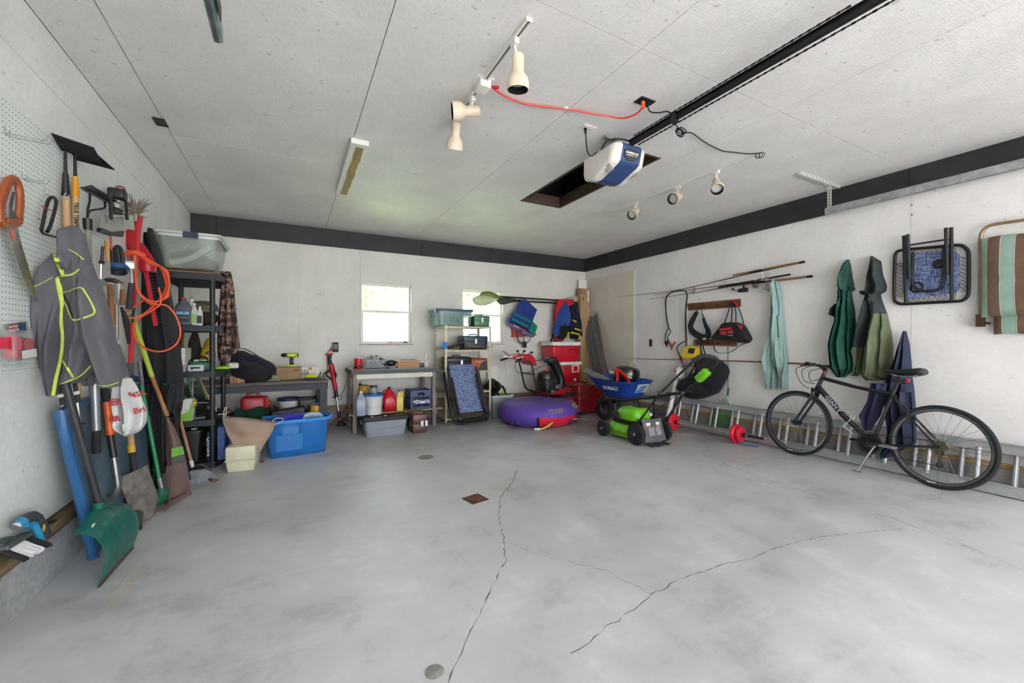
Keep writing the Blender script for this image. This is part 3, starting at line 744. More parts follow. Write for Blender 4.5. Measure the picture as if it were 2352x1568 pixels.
# ---- jumper cables
t = thing('jumper_cable', 'black jumper cables with red clamps draped over the fishing rods', 'jumper cable', X_(1540, 800, .05))
cb = [X_(u, v, d) for u, v, d in ((1536, 752, .03), (1532, 735, .03), (1529, 705, .04), (1530, 685, .06), (1542, 671, .10), (1560, 667, .11), (1574, 668, .11), (1578, 680, .08), (1575, 710, .05), (1575, 760, .04), (1576, 782, .04))]
B().tube(cb, .013, 8, sm=5, flat=.6).obj('cable', M_BLKR, t)
for pts in ([(1536, 752), (1529, 768), (1528, 780), (1531, 788)], [(1536, 752), (1540, 762), (1533, 775), (1540, 792)], [(1576, 782), (1562, 790), (1555, 800), (1562, 818)], [(1576, 782), (1575, 800), (1572, 815), (1571, 832)]):
    B().tube([X_(u, v, .035) for u, v in pts], .007, 7, sm=5).obj('lead', M_BLKR, t)
def clamp(a, b1, b2, m):
    a, b1, b2 = X_(*a, .04), X_(*b1, .035), X_(*b2, .055)
    c = B().bar(a, b1, .014, .02, None, .018, .022).bar(a, b2, .014, .02, None, .018, .022); o = c.obj('clamp', m, t, sm=0, bevel=.003)
    B().bar(a, a + (a - (b1 + b2) / 2) * .6, .014, .018, None, .006, .012).obj('jaw', M('7a3b2c', .5, .4), o, sm=0)
clamp((1543, 797), (1536, 786), (1551, 785), M_RED); clamp((1531, 792), (1527, 784), (1534, 782), M_BLK)
clamp((1567, 832), (1561, 818), (1566, 818), M_RED); clamp((1573, 836), (1572, 824), (1580, 820), M_RED)
# ---- bags
blkf = fabric('131315', .3); navyf = fabric('14151c', .35)
t = thing('belt_pouch', 'black U shaped padded belt bag hanging left on the upper peg board', 'bag', X_(1615, 778, .05))
B().tube([X_(u, v, .06) for u, v in ((1601, 716), (1592, 733), (1586, 748), (1590, 760), (1602, 770), (1616, 776), (1626, 770), (1626, 758), (1620, 745), (1615, 730))], [.028, .04, .042, .045, .05, .052, .045, .035, .028, .02], 12, sm=4, flat=.6, up=(1, 0, 0)).obj('padded_belt', blkf, t)
for pts in (((1601, 716), (1603, 706), (1607, 702), (1611, 708), (1613, 722), (1615, 732)), ((1613, 720), (1618, 730), (1621, 738))):
    B().tube([X_(u, v, .05) for u, v in pts], .009, 6, sm=4, flat=.3).obj('strap', M_BLKR, t)
B().ell(X_(1618, 778, .095), (.008, .035, .014), 10, 6).obj('logo_patch', M('cfcad0', .5), t)
t = thing('gear_bag', 'black tackle bag with red trim hanging right on the upper peg board', 'bag', X_(1680, 790, .1))
out = [(1634, 777), (1645, 763), (1656, 748), (1664, 741), (1690, 740), (1702, 744), (1710, 749), (1718, 763), (1724, 777), (1722, 783), (1714, 788), (1690, 785), (1660, 781), (1642, 780)]
def slab(out, d0, d1, edge=.75, n=3):
    """stuffed bag: outline on the wall, bulging towards the room"""
    C_ = V((0, 0, 0)); rings = []
    base = [X_(u, v, (d0 + d1) / 2) for u, v in out]
    base = smooth_path(base, 3, True)
    for p in base: C_ += p / len(base)
    for q, dd in ((.86, d0), (1.0, d0 + (d1 - d0) * .25), (1.0, d0 + (d1 - d0) * .6), (.9, d0 + (d1 - d0) * .85), (.75, d0 + (d1 - d0) * .95), (.55, d1), (.3, d1), (.08, d1)):
        rings.append([V((XR - dd * (1 + .22 * noise.noise(V((p.y * 9, p.z * 9, dd * 20)))), C_.y + (p.y - C_.y) * q, C_.z + (p.z - C_.z) * q)) for p in base])
    return B().loft(rings)
slab(out, .012, .16).obj('bag_body', blkf, t, sm=60)
for pts in (((1664, 742), (1672, 718), (1680, 693)), ((1680, 740), (1681, 715), (1684, 692)), ((1690, 740), (1690, 715), (1685, 692)), ((1709, 748), (1700, 715), (1687, 692))):
    B().tube([X_(u, v, .05) for u, v in pts], .012, 6, sm=3, flat=.25).obj('handle', M_BLKR, t)
B().tube([X_(u, v, .05) for u, v in ((1678, 691), (1686, 692), (1694, 703))], .02, 8, sm=3, flat=.4).obj('handle_wrap', M_RED, t)
B().tube([X_(u, v, .05) for u, v in ((1636, 780), (1640, 797), (1646, 808), (1662, 811), (1680, 807), (1700, 794), (1716, 787))], .013, 6, sm=4, flat=.25).obj('shoulder_strap', M_BLKR, t)
B().plate([X_(u, v, .198) for u, v in ((1651, 755), (1679, 751), (1681, 756), (1653, 760))], (-1, 0, 0), .004).obj('red_trim', M_RED, t, sm=0)
B().plate([X_(u, v, .185) for u, v in ((1692, 744), (1707, 748), (1703, 757))], (-1, 0, 0), .004).obj('red_panel', M_RED, t, sm=0)
B().plate([X_(u, v, .175) for u, v in ((1650, 761), (1684, 757), (1685, 772), (1652, 774))], (-1, 0, 0), .018).obj('pocket', M('0f0f11', .8), t, sm=0)
text('Ugly Stik', 'lettering', t, X_(1668, 763, .196), (0, -1, .06), (0, .06, 1), .055, M('d8434a', .5), shear=.3, bold=.001)
text('TACKLE', 'lettering', t, X_(1677, 770, .196), (0, -1, .1), (0, .1, 1), .02, M('c9c9c9', .5))
t = thing('duffel_bag', 'large navy black duffel bag hanging low behind the mower handle', 'bag', X_(1610, 915, .1))
slab([(1557, 891), (1562, 880), (1566, 874), (1602, 853), (1606, 838), (1610, 824), (1627, 819), (1645, 825), (1660, 835), (1670, 855), (1654, 891), (1642, 904), (1610, 915), (1590, 914), (1572, 908)], .012, .24).obj('bag_body', navyf, t, sm=70)
for pts in (((1612, 822), (1610, 800), (1610, 780)), ((1622, 820), (1616, 800), (1612, 780)), ((1578, 872), (1590, 850), (1600, 835))):
    B().tube([X_(u, v, .06) for u, v in pts], .016, 6, sm=3, flat=.2).obj('strap', M_BLKR, t)
# ---- clothes on the right wall
mint = fabric('8ea8a2', .1, fold=6); 
def D(rows, m, par, nm, off=.012, **k): return drape(rows, 'x', XR, -1, off, **k).obj(nm, m, par, sm=60)
t = thing('hoodie', 'pale mint green hoodie hanging on the rods, sleeves dangling', 'hoodie', X_(1782, 892, .05))
D([(641, 1777, 1787, .05), (652, 1773, 1790, .09), (690, 1772, 1794, .10), (727, 1770, 1797, .09)], mint, t, 'hood', seed=1, folds=2)
D([(725, 1770, 1797, .08), (760, 1766, 1800, .10), (800, 1757, 1803, .10), (825, 1751, 1806, .09), (845, 1755, 1808, .05)], mint, t, 'torso', seed=2, folds=3)
D([(790, 1757, 1786, .10), (830, 1752, 1782, .11), (860, 1757, 1783, .09), (892, 1758, 1783, .075)], mint, t, 'sleeve', seed=3, folds=1.5)
D([(775, 1783, 1801, .10), (830, 1788, 1806, .11), (860, 1790, 1808, .09), (892, 1791, 1808, .075)], mint, t, 'sleeve', seed=4, folds=1.2)
green = fabric('174b3b', .35, fold=12, rough=.55)
t = thing('raincoat', 'dark green hooded raincoat hanging on the right wall', 'coat', X_(1935, 868, .05))
D([(596, 1946, 1950, .03), (610, 1933, 1952, .07), (640, 1920, 1955, .10), (655, 1920, 1958, .10), (668, 1925, 1954, .07)], green, t, 'hood', seed=5, folds=1.5)
D([(655, 1950, 1956, .05), (662, 1950, 1963, .06), (668, 1950, 1960, .04)], green, t, 'collar', seed=2)
D([(664, 1926, 1953, .07), (690, 1925, 1956, .09), (714, 1918, 1960, .10), (735, 1918, 1961, .10), (760, 1910, 1962, .12), (790, 1902, 1963, .13), (820, 1904, 1963, .13), (845, 1907, 1962, .12), (866, 1922, 1940, .05)], green, t, 'coat_body', seed=6, folds=4, famp=.5)
D([(698, 1916, 1930, .05), (712, 1906, 1928, .09), (722, 1905, 1925, .08), (728, 1918, 1926, .04)], green, t, 'flap', seed=7)
slate = fabric('31373a', .25); olive = fabric('626a50', .18, fold=5)
t = thing('field_jacket', 'slate grey and olive green hooded jacket between raincoat and trousers', 'jacket', X_(2005, 873, .05))
D([(588, 2000, 2004, .03), (600, 1998, 2021, .08), (630, 1994, 2024, .11), (655, 1989, 2033, .11), (668, 1984, 2033, .09), (676, 1987, 2021, .06)], slate, t, 'hood', seed=8, folds=1.6, famp=.5)
D([(668, 1976, 1990, .04), (673, 1974, 1992, .06), (677, 1980, 1990, .04)], slate, t, 'collar', seed=2)
D([(674, 1986, 2020, .07), (690, 1982, 2023, .09), (718, 1990, 2033, .11), (722, 1992, 2034, .11)], slate, t, 'yoke', seed=9, folds=1.5)
D([(690, 1982, 1999, .07), (720, 1973, 2000, .11), (760, 1965, 1990, .12), (797, 1962, 1981, .11)], slate, t, 'upper_sleeve', seed=10, folds=1.2)
D([(797, 1962, 1981, .11), (830, 1963, 1977, .10), (855, 1960, 1974, .09), (863, 1957, 1968, .05)], olive, t, 'cuff', seed=11, folds=1.2)
D([(720, 2001, 2034, .11), (760, 1990, 2042, .14), (800, 1983, 2046, .15), (840, 1977, 2046, .15), (862, 1974, 2042, .14), (873, 1985, 2040, .11)], olive, t, 'jacket_body', seed=12, folds=2.2, famp=.25)
denim = fabric('262c45', .35, fold=10); denim2 = fabric('2c2c4a', .3, fold=10)
t = thing('work_trousers', 'dark navy work trousers hanging behind the bicycle', 'trousers', X_(2060, 1050, .05))
D([(760, 2075, 2081, .03), (790, 2066, 2087, .07), (830, 2052, 2090, .09), (870, 2035, 2092, .11), (900, 2010, 2096, .12), (930, 2005, 2098, .12)], denim, t, 'waist', off=.06, seed=13, folds=3.3, famp=.5)
D([(880, 1998, 2035, .06), (920, 1990, 2030, .07), (955, 1970, 2020, .07), (975, 1978, 2006, .06), (988, 1985, 2000, .04)], denim2, t, 'leg', off=.235, seed=14, folds=2.2)
D([(900, 2030, 2098, .06), (940, 2028, 2101, .07), (990, 2035, 2102, .07), (1018, 2030, 2102, .06), (1040, 2020, 2060, .05), (1052, 2022, 2035, .03)], denim, t, 'leg', off=.235, seed=15, folds=3.2, famp=.5)
# ---- folded zero gravity table hung on the wall
mesh_b = None
def mesh_fabric(name, c1, c2, sc=330):
    t = NT(name); w1 = t.noise(1, 1, t.map((sc, sc, sc * .09))); w2 = t.noise(1, 1, t.map((sc * .09, sc * .09, sc)))
    t.base(t.ramp(t.math('MULTIPLY', t.math('ADD', w1, w2), .5), [(.40, lin(c1)), (.58, lin(c2))]), .85); return t.m
M_MESH = mesh_fabric('blue_woven_mesh', '2f3c66', '8a97be', 170)
t = thing('folding_side_table', 'folded black tube table with blue woven top hung on the right wall', 'folding table', X_(2140, 698, .05))
def ring_px(pts, d): return [X_(u, v, d) for u, v in pts]
fr = [(2064, 576), (2090, 572), (2150, 567), (2190, 563), (2210, 564), (2222, 574), (2225, 590), (2225, 660), (2222, 680), (2210, 690), (2190, 692), (2130, 695), (2075, 698), (2060, 694), (2054, 682), (2055, 600), (2058, 583)]
B().tube(ring_px(fr, .03), .014, 9, True, sm=3).obj('outer_frame', M_BLK, t)
B().plate(ring_px([(2078, 592), (2100, 582), (2190, 575), (2205, 584), (2206, 662), (2196, 672), (2100, 686), (2080, 688), (2074, 672), (2072, 610)], .028), (-1, 0, 0), .006).obj('mesh_top', M_MESH, t, sm=0)
r_ = random.Random(2)
def lace(a0, a1, b0, b1, n):
    P = []
    for k in range(n + 1):
        q = k / n; A_ = (a0[0] + (a1[0] - a0[0]) * q, a0[1] + (a1[1] - a0[1]) * q); B2 = (b0[0] + (b1[0] - b0[0]) * q, b0[1] + (b1[1] - b0[1]) * q)
        P.append(X_(*(A_ if k % 2 else B2), .032))
    B().tube(P, .0035, 5).obj('lacing', M_BLKR, t)
lace((2056, 600), (2056, 684), (2072, 606), (2072, 680), 18); lace((2224, 590), (2224, 676), (2207, 590), (2207, 668), 18); lace((2095, 572), (2195, 563), (2098, 584), (2195, 577), 18); lace((2085, 697), (2200, 691), (2085, 688), (2195, 672), 18)
for (a, b_, dd) in (((2076, 541), (2081, 696), .075), ((2085, 538), (2089, 640), .10), ((2173, 523), (2175, 632), .10), ((2185, 522), (2186, 690), .075)):
    B().cyl(X_(*a, dd), X_(*b_, dd), .014, n=10).obj('leg', M_BLK, t)
B().cyl(X_(2086, 563, .09), X_(2180, 549, .09), .008, n=8).obj('cross_bar', M_BLK, t)
B().tube([X_(u, v, .06) for u, v in ((2097, 578), (2096, 620), (2096, 648), (2102, 660), (2116, 668), (2140, 668), (2158, 663), (2167, 652), (2168, 620), (2168, 568))], .012, 9, sm=4).obj('support_loop', M_BLK, t)
p = X_(2158, 606, .045); B().lathe([(.001, 0), (.035, 0), (.042, .015), (.03, .03), (.001, .034)], p, (-1, 0, 0), 18).obj('tray_knob', M_BLK, t)
p = X_(2106, 660, .04); B().torus(p, (1, 0, 0), .045, .008, 22, 7).obj('cup_holder_ring', M_BLK, t)
# ---- lounge chair with striped cushion at the right edge
def stripes():
    t = NT('striped_cushion'); s = t.node('SeparateXYZ', {0: t.co}).outputs[1]
    f = t.math('FRACT', t.math('ADD', t.math('MULTIPLY', s, -1 / .157), .528))
    c = t.ramp(f, [(0, lin('7d9d8e')), (.02, lin('cfc29a')), (.045, lin('6e5646')), (.48, lin('6e5646')), (.50, lin('cfc29a')), (.53, lin('93ada0')), (.97, lin('8aa698'))], 'CONSTANT')
    t.base(t.mix(1, c, t.ramp(t.noise(9, 3), [(.3, (.82, .82, .82)), (.7, (1.08, 1.08, 1.08))]), 'MULTIPLY'), .9); t.bump(t.noise(200), .2, .002); return t.m
M_STR = stripes()
t = thing('patio_lounger', 'folded tan framed patio lounger with brown and mint striped cushion at right edge', 'lounge chair', X_(2300, 768, .1))
y0 = X_(2252, 640, .10).y; y1 = y0 - .62; zt, zb = X_(2280, 545, .10).z, X_(2300, 728, .10).z
def cush(y0, y1, z0, z1, x0, dep, n=14, m=14, tuft=0):
    def f(u, v):
        e = (max(0, math.sin(PI * min(1, max(0, u)))) ** .35) * (max(0, math.sin(PI * min(1, max(0, v)))) ** .35)
        w = 1 - .28 * tuft * math.exp(-((v - .45) / .05) ** 2) + .06 * noise.noise(V((u * 5, v * 5, 3)))
        return V((x0 - dep * e * w, y0 + (y1 - y0) * u, z0 + (z1 - z0) * v + .01 * math.sin(u * 9)))
    b = B().grid(f, n, m); b.grid(lambda u, v: V((x0 + .01, y0 + (y1 - y0) * u, z0 + (z1 - z0) * v + .01 * math.sin(u * 9))), n, m); return b
cush(y0, y1, zb, zt, XR - .085, .075, 22, 22, 1).obj('cushion', M_STR, t, sm=70)
cush(y0 - .065, y1, X_(2300, 768, .08).z, zb + .03, XR - .05, .05, 22, 10).obj('cushion_flap', M_STR, t, sm=70)
tan = M('8f7a58', .4, .3, .15)
B().tube([X_(2251, 750, .06), X_(2251, 640, .06), X_(2252, 552, .06), X_(2256, 533, .06), X_(2268, 521, .06), X_(2290, 514, .06), X_(2352, 505, .06), X_(2440, 491, .06), X_(2455, 500, .06), X_(2457, 620, .06)], .013, 9, sm=4).obj('frame_tube', tan, t)
B().bar(X_(2252, 722, .05), X_(2252, 750, .05), .06, .045).obj('foot_bracket', M('4b3020', .5, .3), t, sm=0)
B().bar(X_(2252, 742, .06), X_(2274, 742, .06), .03, .02).obj('hinge', M('3a2a20', .5, .4), t, sm=0)
# ================================================================== bicycle leaning on the right wall
A_ = fl(1848, 1049); C_ = fl(2172, 1126); bd = (C_ - A_).normalized(); sd = V((-bd.y, bd.x, 0)); sd = sd if sd.x > 0 else -sd
th = math.radians(6.5); bu = (V((0, 0, 1)) * math.cos(th) + sd * math.sin(th)); bn = -(bu.cross(bd)); bn = bn if bn.x < 0 else -bn
A_ = A_ + bd * 0.0
def bk(s, t, w=0.0): return A_ + bd * s + bu * t + bn * w
bike = thing('bicycle', 'black hybrid bicycle leaning against the right wall over the ladder', 'bicycle', bk(.5, 0))
M_TYRE = M('1c1d20', .85, 0, .25, 60, .3); M_FRAME = M('141519', .3, 0, .2, 12, 0, 1, 0, .4); M_RIM = metal('7d8084', .3); M_SPK = M('4a4b4f', .35, .8)
HF, HR, RW = (-.103, .353), (1.066, .353), .353
for nm, (hs, ht) in (('front_wheel', HF), ('rear_wheel', HR)):
    c = bk(hs, ht)
    w = B().torus(c, bn, RW - .018, .018, 56, 10, up=bu).obj('wheel', M_TYRE, bike)
    w['label'] = 'black tyred ' + nm.replace('_', ' ')
    rim = B(); x, y, z = frame(bn, bu)
    prof = [(RW - .036, -.010), (RW - .030, -.011), (RW - .030, .011), (RW - .036, .010), (RW - .056, .005), (RW - .056, -.005)]
    rings = [[c + (x * math.cos(2 * PI * k / 56) + y * math.sin(2 * PI * k / 56)) * r + z * h for r, h in prof] for k in range(57)]
    rim.loft(rings, (False, False)).obj('rim', M('3c3e42', .35, .7), w)
    bk_ring = B(); pr2 = [(RW - .034, .0112), (RW - .050, .0075), (RW - .050, .0085), (RW - .034, .0122)]
    for s in (1, -1):
        bk_ring.loft([[c + (x * math.cos(2 * PI * k / 56) + y * math.sin(2 * PI * k / 56)) * r + z * h * s for r, h in pr2] for k in range(57)], (False, False))
    bk_ring.obj('brake_track', M_RIM, w)
    B().cyl(c - bn * .05, c + bn * .05, .016, n=14).lathe([(.03, -.038), (.03, -.034), (.001, -.034)], c, bn, 14).lathe([(.03, .034), (.03, .038), (.001, .038)], c, bn, 14).obj('hub', M_BLK, w)
    for k in range(28):
        a = 2 * PI * k / 28; a2 = a + (.9 if (k // 2) % 2 else -.9); sdz = .036 if k % 2 else -.036
        B().tube([c + (x * math.cos(a2) + y * math.sin(a2)) * .028 + z * sdz, c + (x * math.cos(a) + y * math.sin(a)) * (RW - .054)], .0011, 4).obj('spoke', M_SPK, w)
    e = c + (-bu) * (RW - .043) + bn * .0135
    text('GIANT', 'lettering', w, e + bd * (-.04) + bu * .0, bd, bu, .02, M('e6e6e6', .5), .0003, bold=.0006)
BBp, HTb, HTt, SCl = (.59, .278), (.072, .735), (.135, .905), (.722, .765)
fr = B(); 
fr.tube([bk(*HTb), bk(*HTt)], [.021, .020], 14); 
o = fr.obj('head_tube', M_FRAME, bike)
B().tube([bk(HTb[0] + .012, HTb[1] + .035), bk(.33, .51), bk(*BBp)], [.026, .024, .021], 14, flat=1.1).obj('down_tube', M_FRAME, bike)
B().tube([bk(HTt[0] - .012, HTt[1] - .04), bk(.43, .80), bk(*SCl)], [.021, .017, .015], 14).obj('top_tube', M_FRAME, bike)
B().tube([bk(*BBp), bk(SCl[0] + .012, SCl[1] + .03)], .016, 14).obj('seat_tube', M_FRAME, bike)
for s in (1, -1):
    B().tube([bk(BBp[0] + .03, BBp[1], s * .03), bk(.80, .30, s * .045), bk(HR[0], HR[1], s * .062)], [.012, .011, .009], 9, sm=4).obj('chain_stay', M_FRAME, bike)
    B().tube([bk(SCl[0] + .01, SCl[1] - .01, s * .02), bk(.85, .60, s * .045), bk(HR[0], HR[1], s * .062)], [.010, .009, .008], 9, sm=4).obj('seat_stay', M_FRAME, bike)
    B().tube([bk(HTb[0] - .004, HTb[1] - .02, s * .045), bk(.045, .64, s * .05), bk(HF[0] + .012, HF[1] + .03, s * .052), bk(HF[0], HF[1], s * .052)], [.016, .015, .010, .008], 10, sm=4).obj('fork_blade', M_FRAME, bike)
B().tube([bk(HTb[0] - .004, HTb[1] - .02, .05), bk(HTb[0], HTb[1] - .002, 0), bk(HTb[0] - .004, HTb[1] - .02, -.05)], .018, 10, sm=3).obj('fork_crown', M_FRAME, bike)
ddir = (bk(*BBp) - bk(HTb[0] + .012, HTb[1] + .035)); mid = bk(HTb[0] + .012, HTb[1] + .035) + ddir * .33
text('GIANT', 'lettering', bike, mid + bn * .0285, ddir, bn.cross(ddir), .058, M('b9bcc2', .4), .0006, sx=1.1, bold=.0015)
# stem, handlebar, grips
B().cyl(bk(*HTt), bk(.150, .945), .018, n=12).obj('headset_spacer', M('7a4a3a', .4, .4), bike)
B().tube([bk(.150, .945), bk(.11, .985), bk(.075, 1.0)], [.021, .018, .018], 12).obj('stem', M_BLK, bike)
hb = [bk(.085, .995, w) + bd * (.03 * abs(w) / .28) for w in (-.27, -.1, 0, .1, .27)]
B().tube(hb, .0125, 10, sm=3).obj('handlebar', M_BLK, bike)
for s in (-1, 1):
    e = bk(.115, .995, s * .27); B().tube([bk(.10, .995, s * .16), e + bn * s * .01], [.017, .02], 12).obj('grip', M_BLKR, bike)
    B().tube([bk(.095, .995, s * .14), bk(.05, .985, s * .15), bk(.03, .972, s * .24)], [.009, .007, .006], 8, sm=3).obj('brake_lever', M('2b2c30', .3, .5), bike)
    B().rbox(bk(.095, .998, s * .125), (.03, .05, .035), .008).obj('shifter', M_BLK, bike)
for k, pts in enumerate((((.05, .985, .15), (-.08, .94, .12), (-.06, .80, .06), (.02, .74, .04)), ((.08, .99, .12), (-.04, .93, .08), (-.03, .82, .04), (.07, .80, .03)), ((.05, .985, -.15), (-.06, .93, -.1), (0, .83, -.02), (.12, .86, .02)))):
    B().tube([bk(*p) for p in pts], .0035, 6, sm=6).obj('cable', M_BLK, bike)
B().tube([bk(.16, .868, .024), bk(.43, .79, .02), bk(.70, .745, .018)], .003, 5, sm=4).obj('cable', M_BLK, bike)
# saddle
B().cyl(bk(SCl[0] + .01, SCl[1] + .02), bk(.775, .94), .0135, n=10).obj('seat_post', M_BLK, bike)
rings = []
for k in range(11):
    q = k / 10; s_ = .64 + .30 * q; w = .014 + .075 * max(0, (q - .25) / .75) ** .8 + .006 * q; z = .965 + .012 * (2 * q - 1) ** 2 + .008 * q; h = .018 + .026 * q
    if k == 10: w *= .8; h *= .7
    rings.append([bk(s_, z + h * (math.sin(a) if math.sin(a) > 0 else .8 * math.sin(a)), w * math.cos(a)) for a in [2 * PI * j / 14 for j in range(14)]])
B().loft(rings).obj('saddle', M('17181b', .4, 0, .2), bike, sm=70)
for s in (1, -1): B().tube([bk(.70, .95, s * .015), bk(.76, .935, s * .022), bk(.86, .935, s * .022), bk(.91, .955, s * .04)], .0035, 6, sm=3).obj('saddle_rail', M_STEEL, bike)
lk = B()
for k in range(3): lk.torus(bk(.77, .90 - .012 * k, .0), bu + bd * (.2 * k - .1), .06, .005, 20, 6, 1.3, .7)
lk.obj('cable_lock', M_BLKR, bike)
B().rbox(bk(.83, .90, .01), (.02, .03, .03), .006).obj('rear_light', M_RED, bike)
# drivetrain
c = bk(*BBp)
for k, (r, w) in enumerate(((.088, .05), (.07, .043), (.05, .036))):
    B().lathe([(r * .75, 0), (r, 0), (r, .003), (r * .75, .003), (r * .75, 0)], c + bn * w, bn, 36).obj('chainring', M('2e2f33', .35, .7), bike)
B().lathe([(.094, 0), (.102, 0), (.102, .002), (.094, .002), (.094, 0)], c + bn * .056, bn, 36).obj('chain_guard', M_BLK, bike)
B().cyl(c - bn * .06, c + bn * .06, .02, n=12).obj('bottom_bracket', M_BLK, bike)
for s, dr in ((1, bd * .168 + bu * .005), (-1, -bd * .168 - bu * .005)):
    B().bar(c + bn * s * .062, c + bn * s * .068 + dr, .026, .014, bn, .02, .012).obj('crank_arm', M('44464b', .3, .7), bike, sm=0, bevel=.004)
    p = c + bn * s * .115 + dr; pd = B(); pd.mx = Matrix.Translation(p) @ Matrix((bd, bn, bu)).transposed().to_4x4()
    pd.bb(-.045, .045, .04, .05, -.01, .01).bb(-.045, .045, -.05, -.04, -.01, .01).bb(-.05, -.035, -.05, .05, -.01, .01).bb(.035, .05, -.05, .05, -.01, .01).bb(-.012, .012, -.05, .05, -.008, .008)
    po = pd.obj('pedal', M('8b8e93', .4, .5) if s > 0 else M_BLK, bike, sm=0, bevel=.003)
    B().box(p + bd * .052 * (1 if s > 0 else -1), (.006, .02, .012)).obj('reflector', M('d97a28', .4), po, sm=0)
for k in range(6): B().lathe([(.012, 0), (.052 - .006 * k, 0), (.052 - .006 * k, .0018), (.012, .0018)], bk(*HR, .022 + .005 * k), bn, 24).obj('sprocket', M('6f6a55', .4, .7), bike)
B().lathe([(.02, 0), (.068, 0), (.068, .002), (.02, .002)], bk(*HR, .018), bn, 28).obj('spoke_guard', M('8a8672', .4, 0, .2, 20, 0, .75), bike)
B().tube([bk(BBp[0], BBp[1] + .085, .048), bk(HR[0] - .02, HR[1] + .045, .036)], .0035, 5).tube([bk(BBp[0], BBp[1] - .085, .048), bk(HR[0] + .01, HR[1] - .16, .036)], .0035, 5).obj('chain', M('3a3833', .4, .7), bike)
B().bar(bk(HR[0] + .012, HR[1] - .015, .055), bk(HR[0] + .02, HR[1] - .16, .045), .022, .012, bn).obj('derailleur_cage', M('5a584c', .4, .7), bike, sm=0)
for dz in (-.05, -.15): B().lathe([(.004, -.003), (.024, -.003), (.024, .003), (.004, .003)], bk(HR[0] + .015, HR[1] + dz, .038), bn, 16).obj('jockey_wheel', M_BLK, bike)
B().tube([bk(BBp[0] + .06, BBp[1] + .02, .035), bk(BBp[0] + .02, .20, .07), bk(BBp[0] - .05, .004, .12)], [.011, .010, .009], 8, sm=3).bar(bk(BBp[0] - .02, .003, .12), bk(BBp[0] - .09, .003, .12), .016, .008).obj('kickstand', M('8d9094', .35, .8), bike)
B().tube([bk(.30, .50, .045), bk(.33, .55, .06), bk(.42, .53, .05), bk(.42, .47, .05), bk(.36, .40, .035), bk(.42, .36, .035), bk(.45, .33, .03)], .0035, 6, sm=5).tube([bk(.30, .50, -.005), bk(.33, .55, -.02), bk(.42, .53, -.02), bk(.42, .47, 0), bk(.36, .40, .0), bk(.42, .36, .02)], .0035, 6, sm=5).obj('bottle_cage', M('dadcdf', .3, .4), bike)
for (s0, t0, w0, nm) in ((.045, .72, .03, 'front_brake'), (.86, .60, .05, 'rear_brake')):
    B().bar(bk(s0, t0 + .03, w0), bk(s0 + .005, t0 - .07, w0 + .01), .012, .016).bar(bk(s0, t0 + .03, -w0), bk(s0 + .005, t0 - .07, -w0 - .01), .012, .016).tube([bk(s0, t0 + .03, w0 + .02), bk(s0, t0 + .035, -w0 - .01)], .004, 6).obj(nm, M('3a3b3f', .3, .6), bike, sm=0)
# ================================================================== ladder on its edge along the right wall
M_ALU = M('b4b5b6', .5, .7, .12, 8)
lad = thing('extension_ladder', 'aluminium extension ladder lying on edge along the foot of the right wall', 'ladder', (5.12, 2.8, 0))
def ladder_pt(q, y, k): return V((5.085 + .085 * q + .035 * k, y, .045 + .325 * q))
for k in range(2):
    y0, y1 = (YF + .35, 4.55) if k == 0 else (YF + .45, 4.75)
    for q in (0, 1):
        a, b_ = ladder_pt(q, y0, k), ladder_pt(q, y1, k)
        bl = B(); n_ = V((.968, 0, -.25)) if True else None
        up = V((.25, 0, .968))
        bl.bar(a, b_, .006, .085 if q == 0 else .075, up).bar(a + up * .037 - V((.012, 0, 0)), b_ + up * .037 - V((.012, 0, 0)), .028, .006, up).bar(a - up * .037 - V((.012, 0, 0)), b_ - up * .037 - V((.012, 0, 0)), .028, .006, up)
        bl.obj('side_rail', M_ALU, lad, sm=0)
    n = int((y1 - y0) / .305)
    for j in range(n):
        y = y0 + .2 + j * .305 + .0
        B().cyl(ladder_pt(.05, y, k), ladder_pt(.95, y + .0, k), .017, n=10).obj('rung', M_ALU, lad)
# ================================================================== barbell
bb0, bb1 = V((4.755, 4.20, .118)), V((4.86, 2.82, .118)); bdv = (bb1 - bb0).normalized()
bar_ = thing('barbell', 'barbell with red weight plates lying on the floor before the ladder', 'barbell', (4.8, 3.5, 0))
B().cyl(bb0, bb1, .0125, n=12).obj('bar', M_STEEL, bar_)
yl = lambda y: bb0 + bdv * ((bb0.y - y) / -bdv.y)
def plate(y, r, w): B().lathe([(.014, -w / 2), (r * .93, -w / 2), (r, -w * .3), (r, w * .3), (r * .93, w / 2), (.014, w / 2)], yl(y), bdv, 28).obj('weight_plate', M('d01c33', .35, 0, .1), bar_)
plate(4.07, .117, .05); plate(4.125, .085, .04); plate(3.19, .117, .05); plate(3.135, .092, .045)
for y in (4.03, 3.23, 3.09): B().cyl(yl(y + .018), yl(y - .018), .026, n=14).obj('collar', M_BLK, bar_)
B().cyl(yl(3.05), yl(2.86), .015, n=10).obj('sleeve', M_BLKR, bar_)
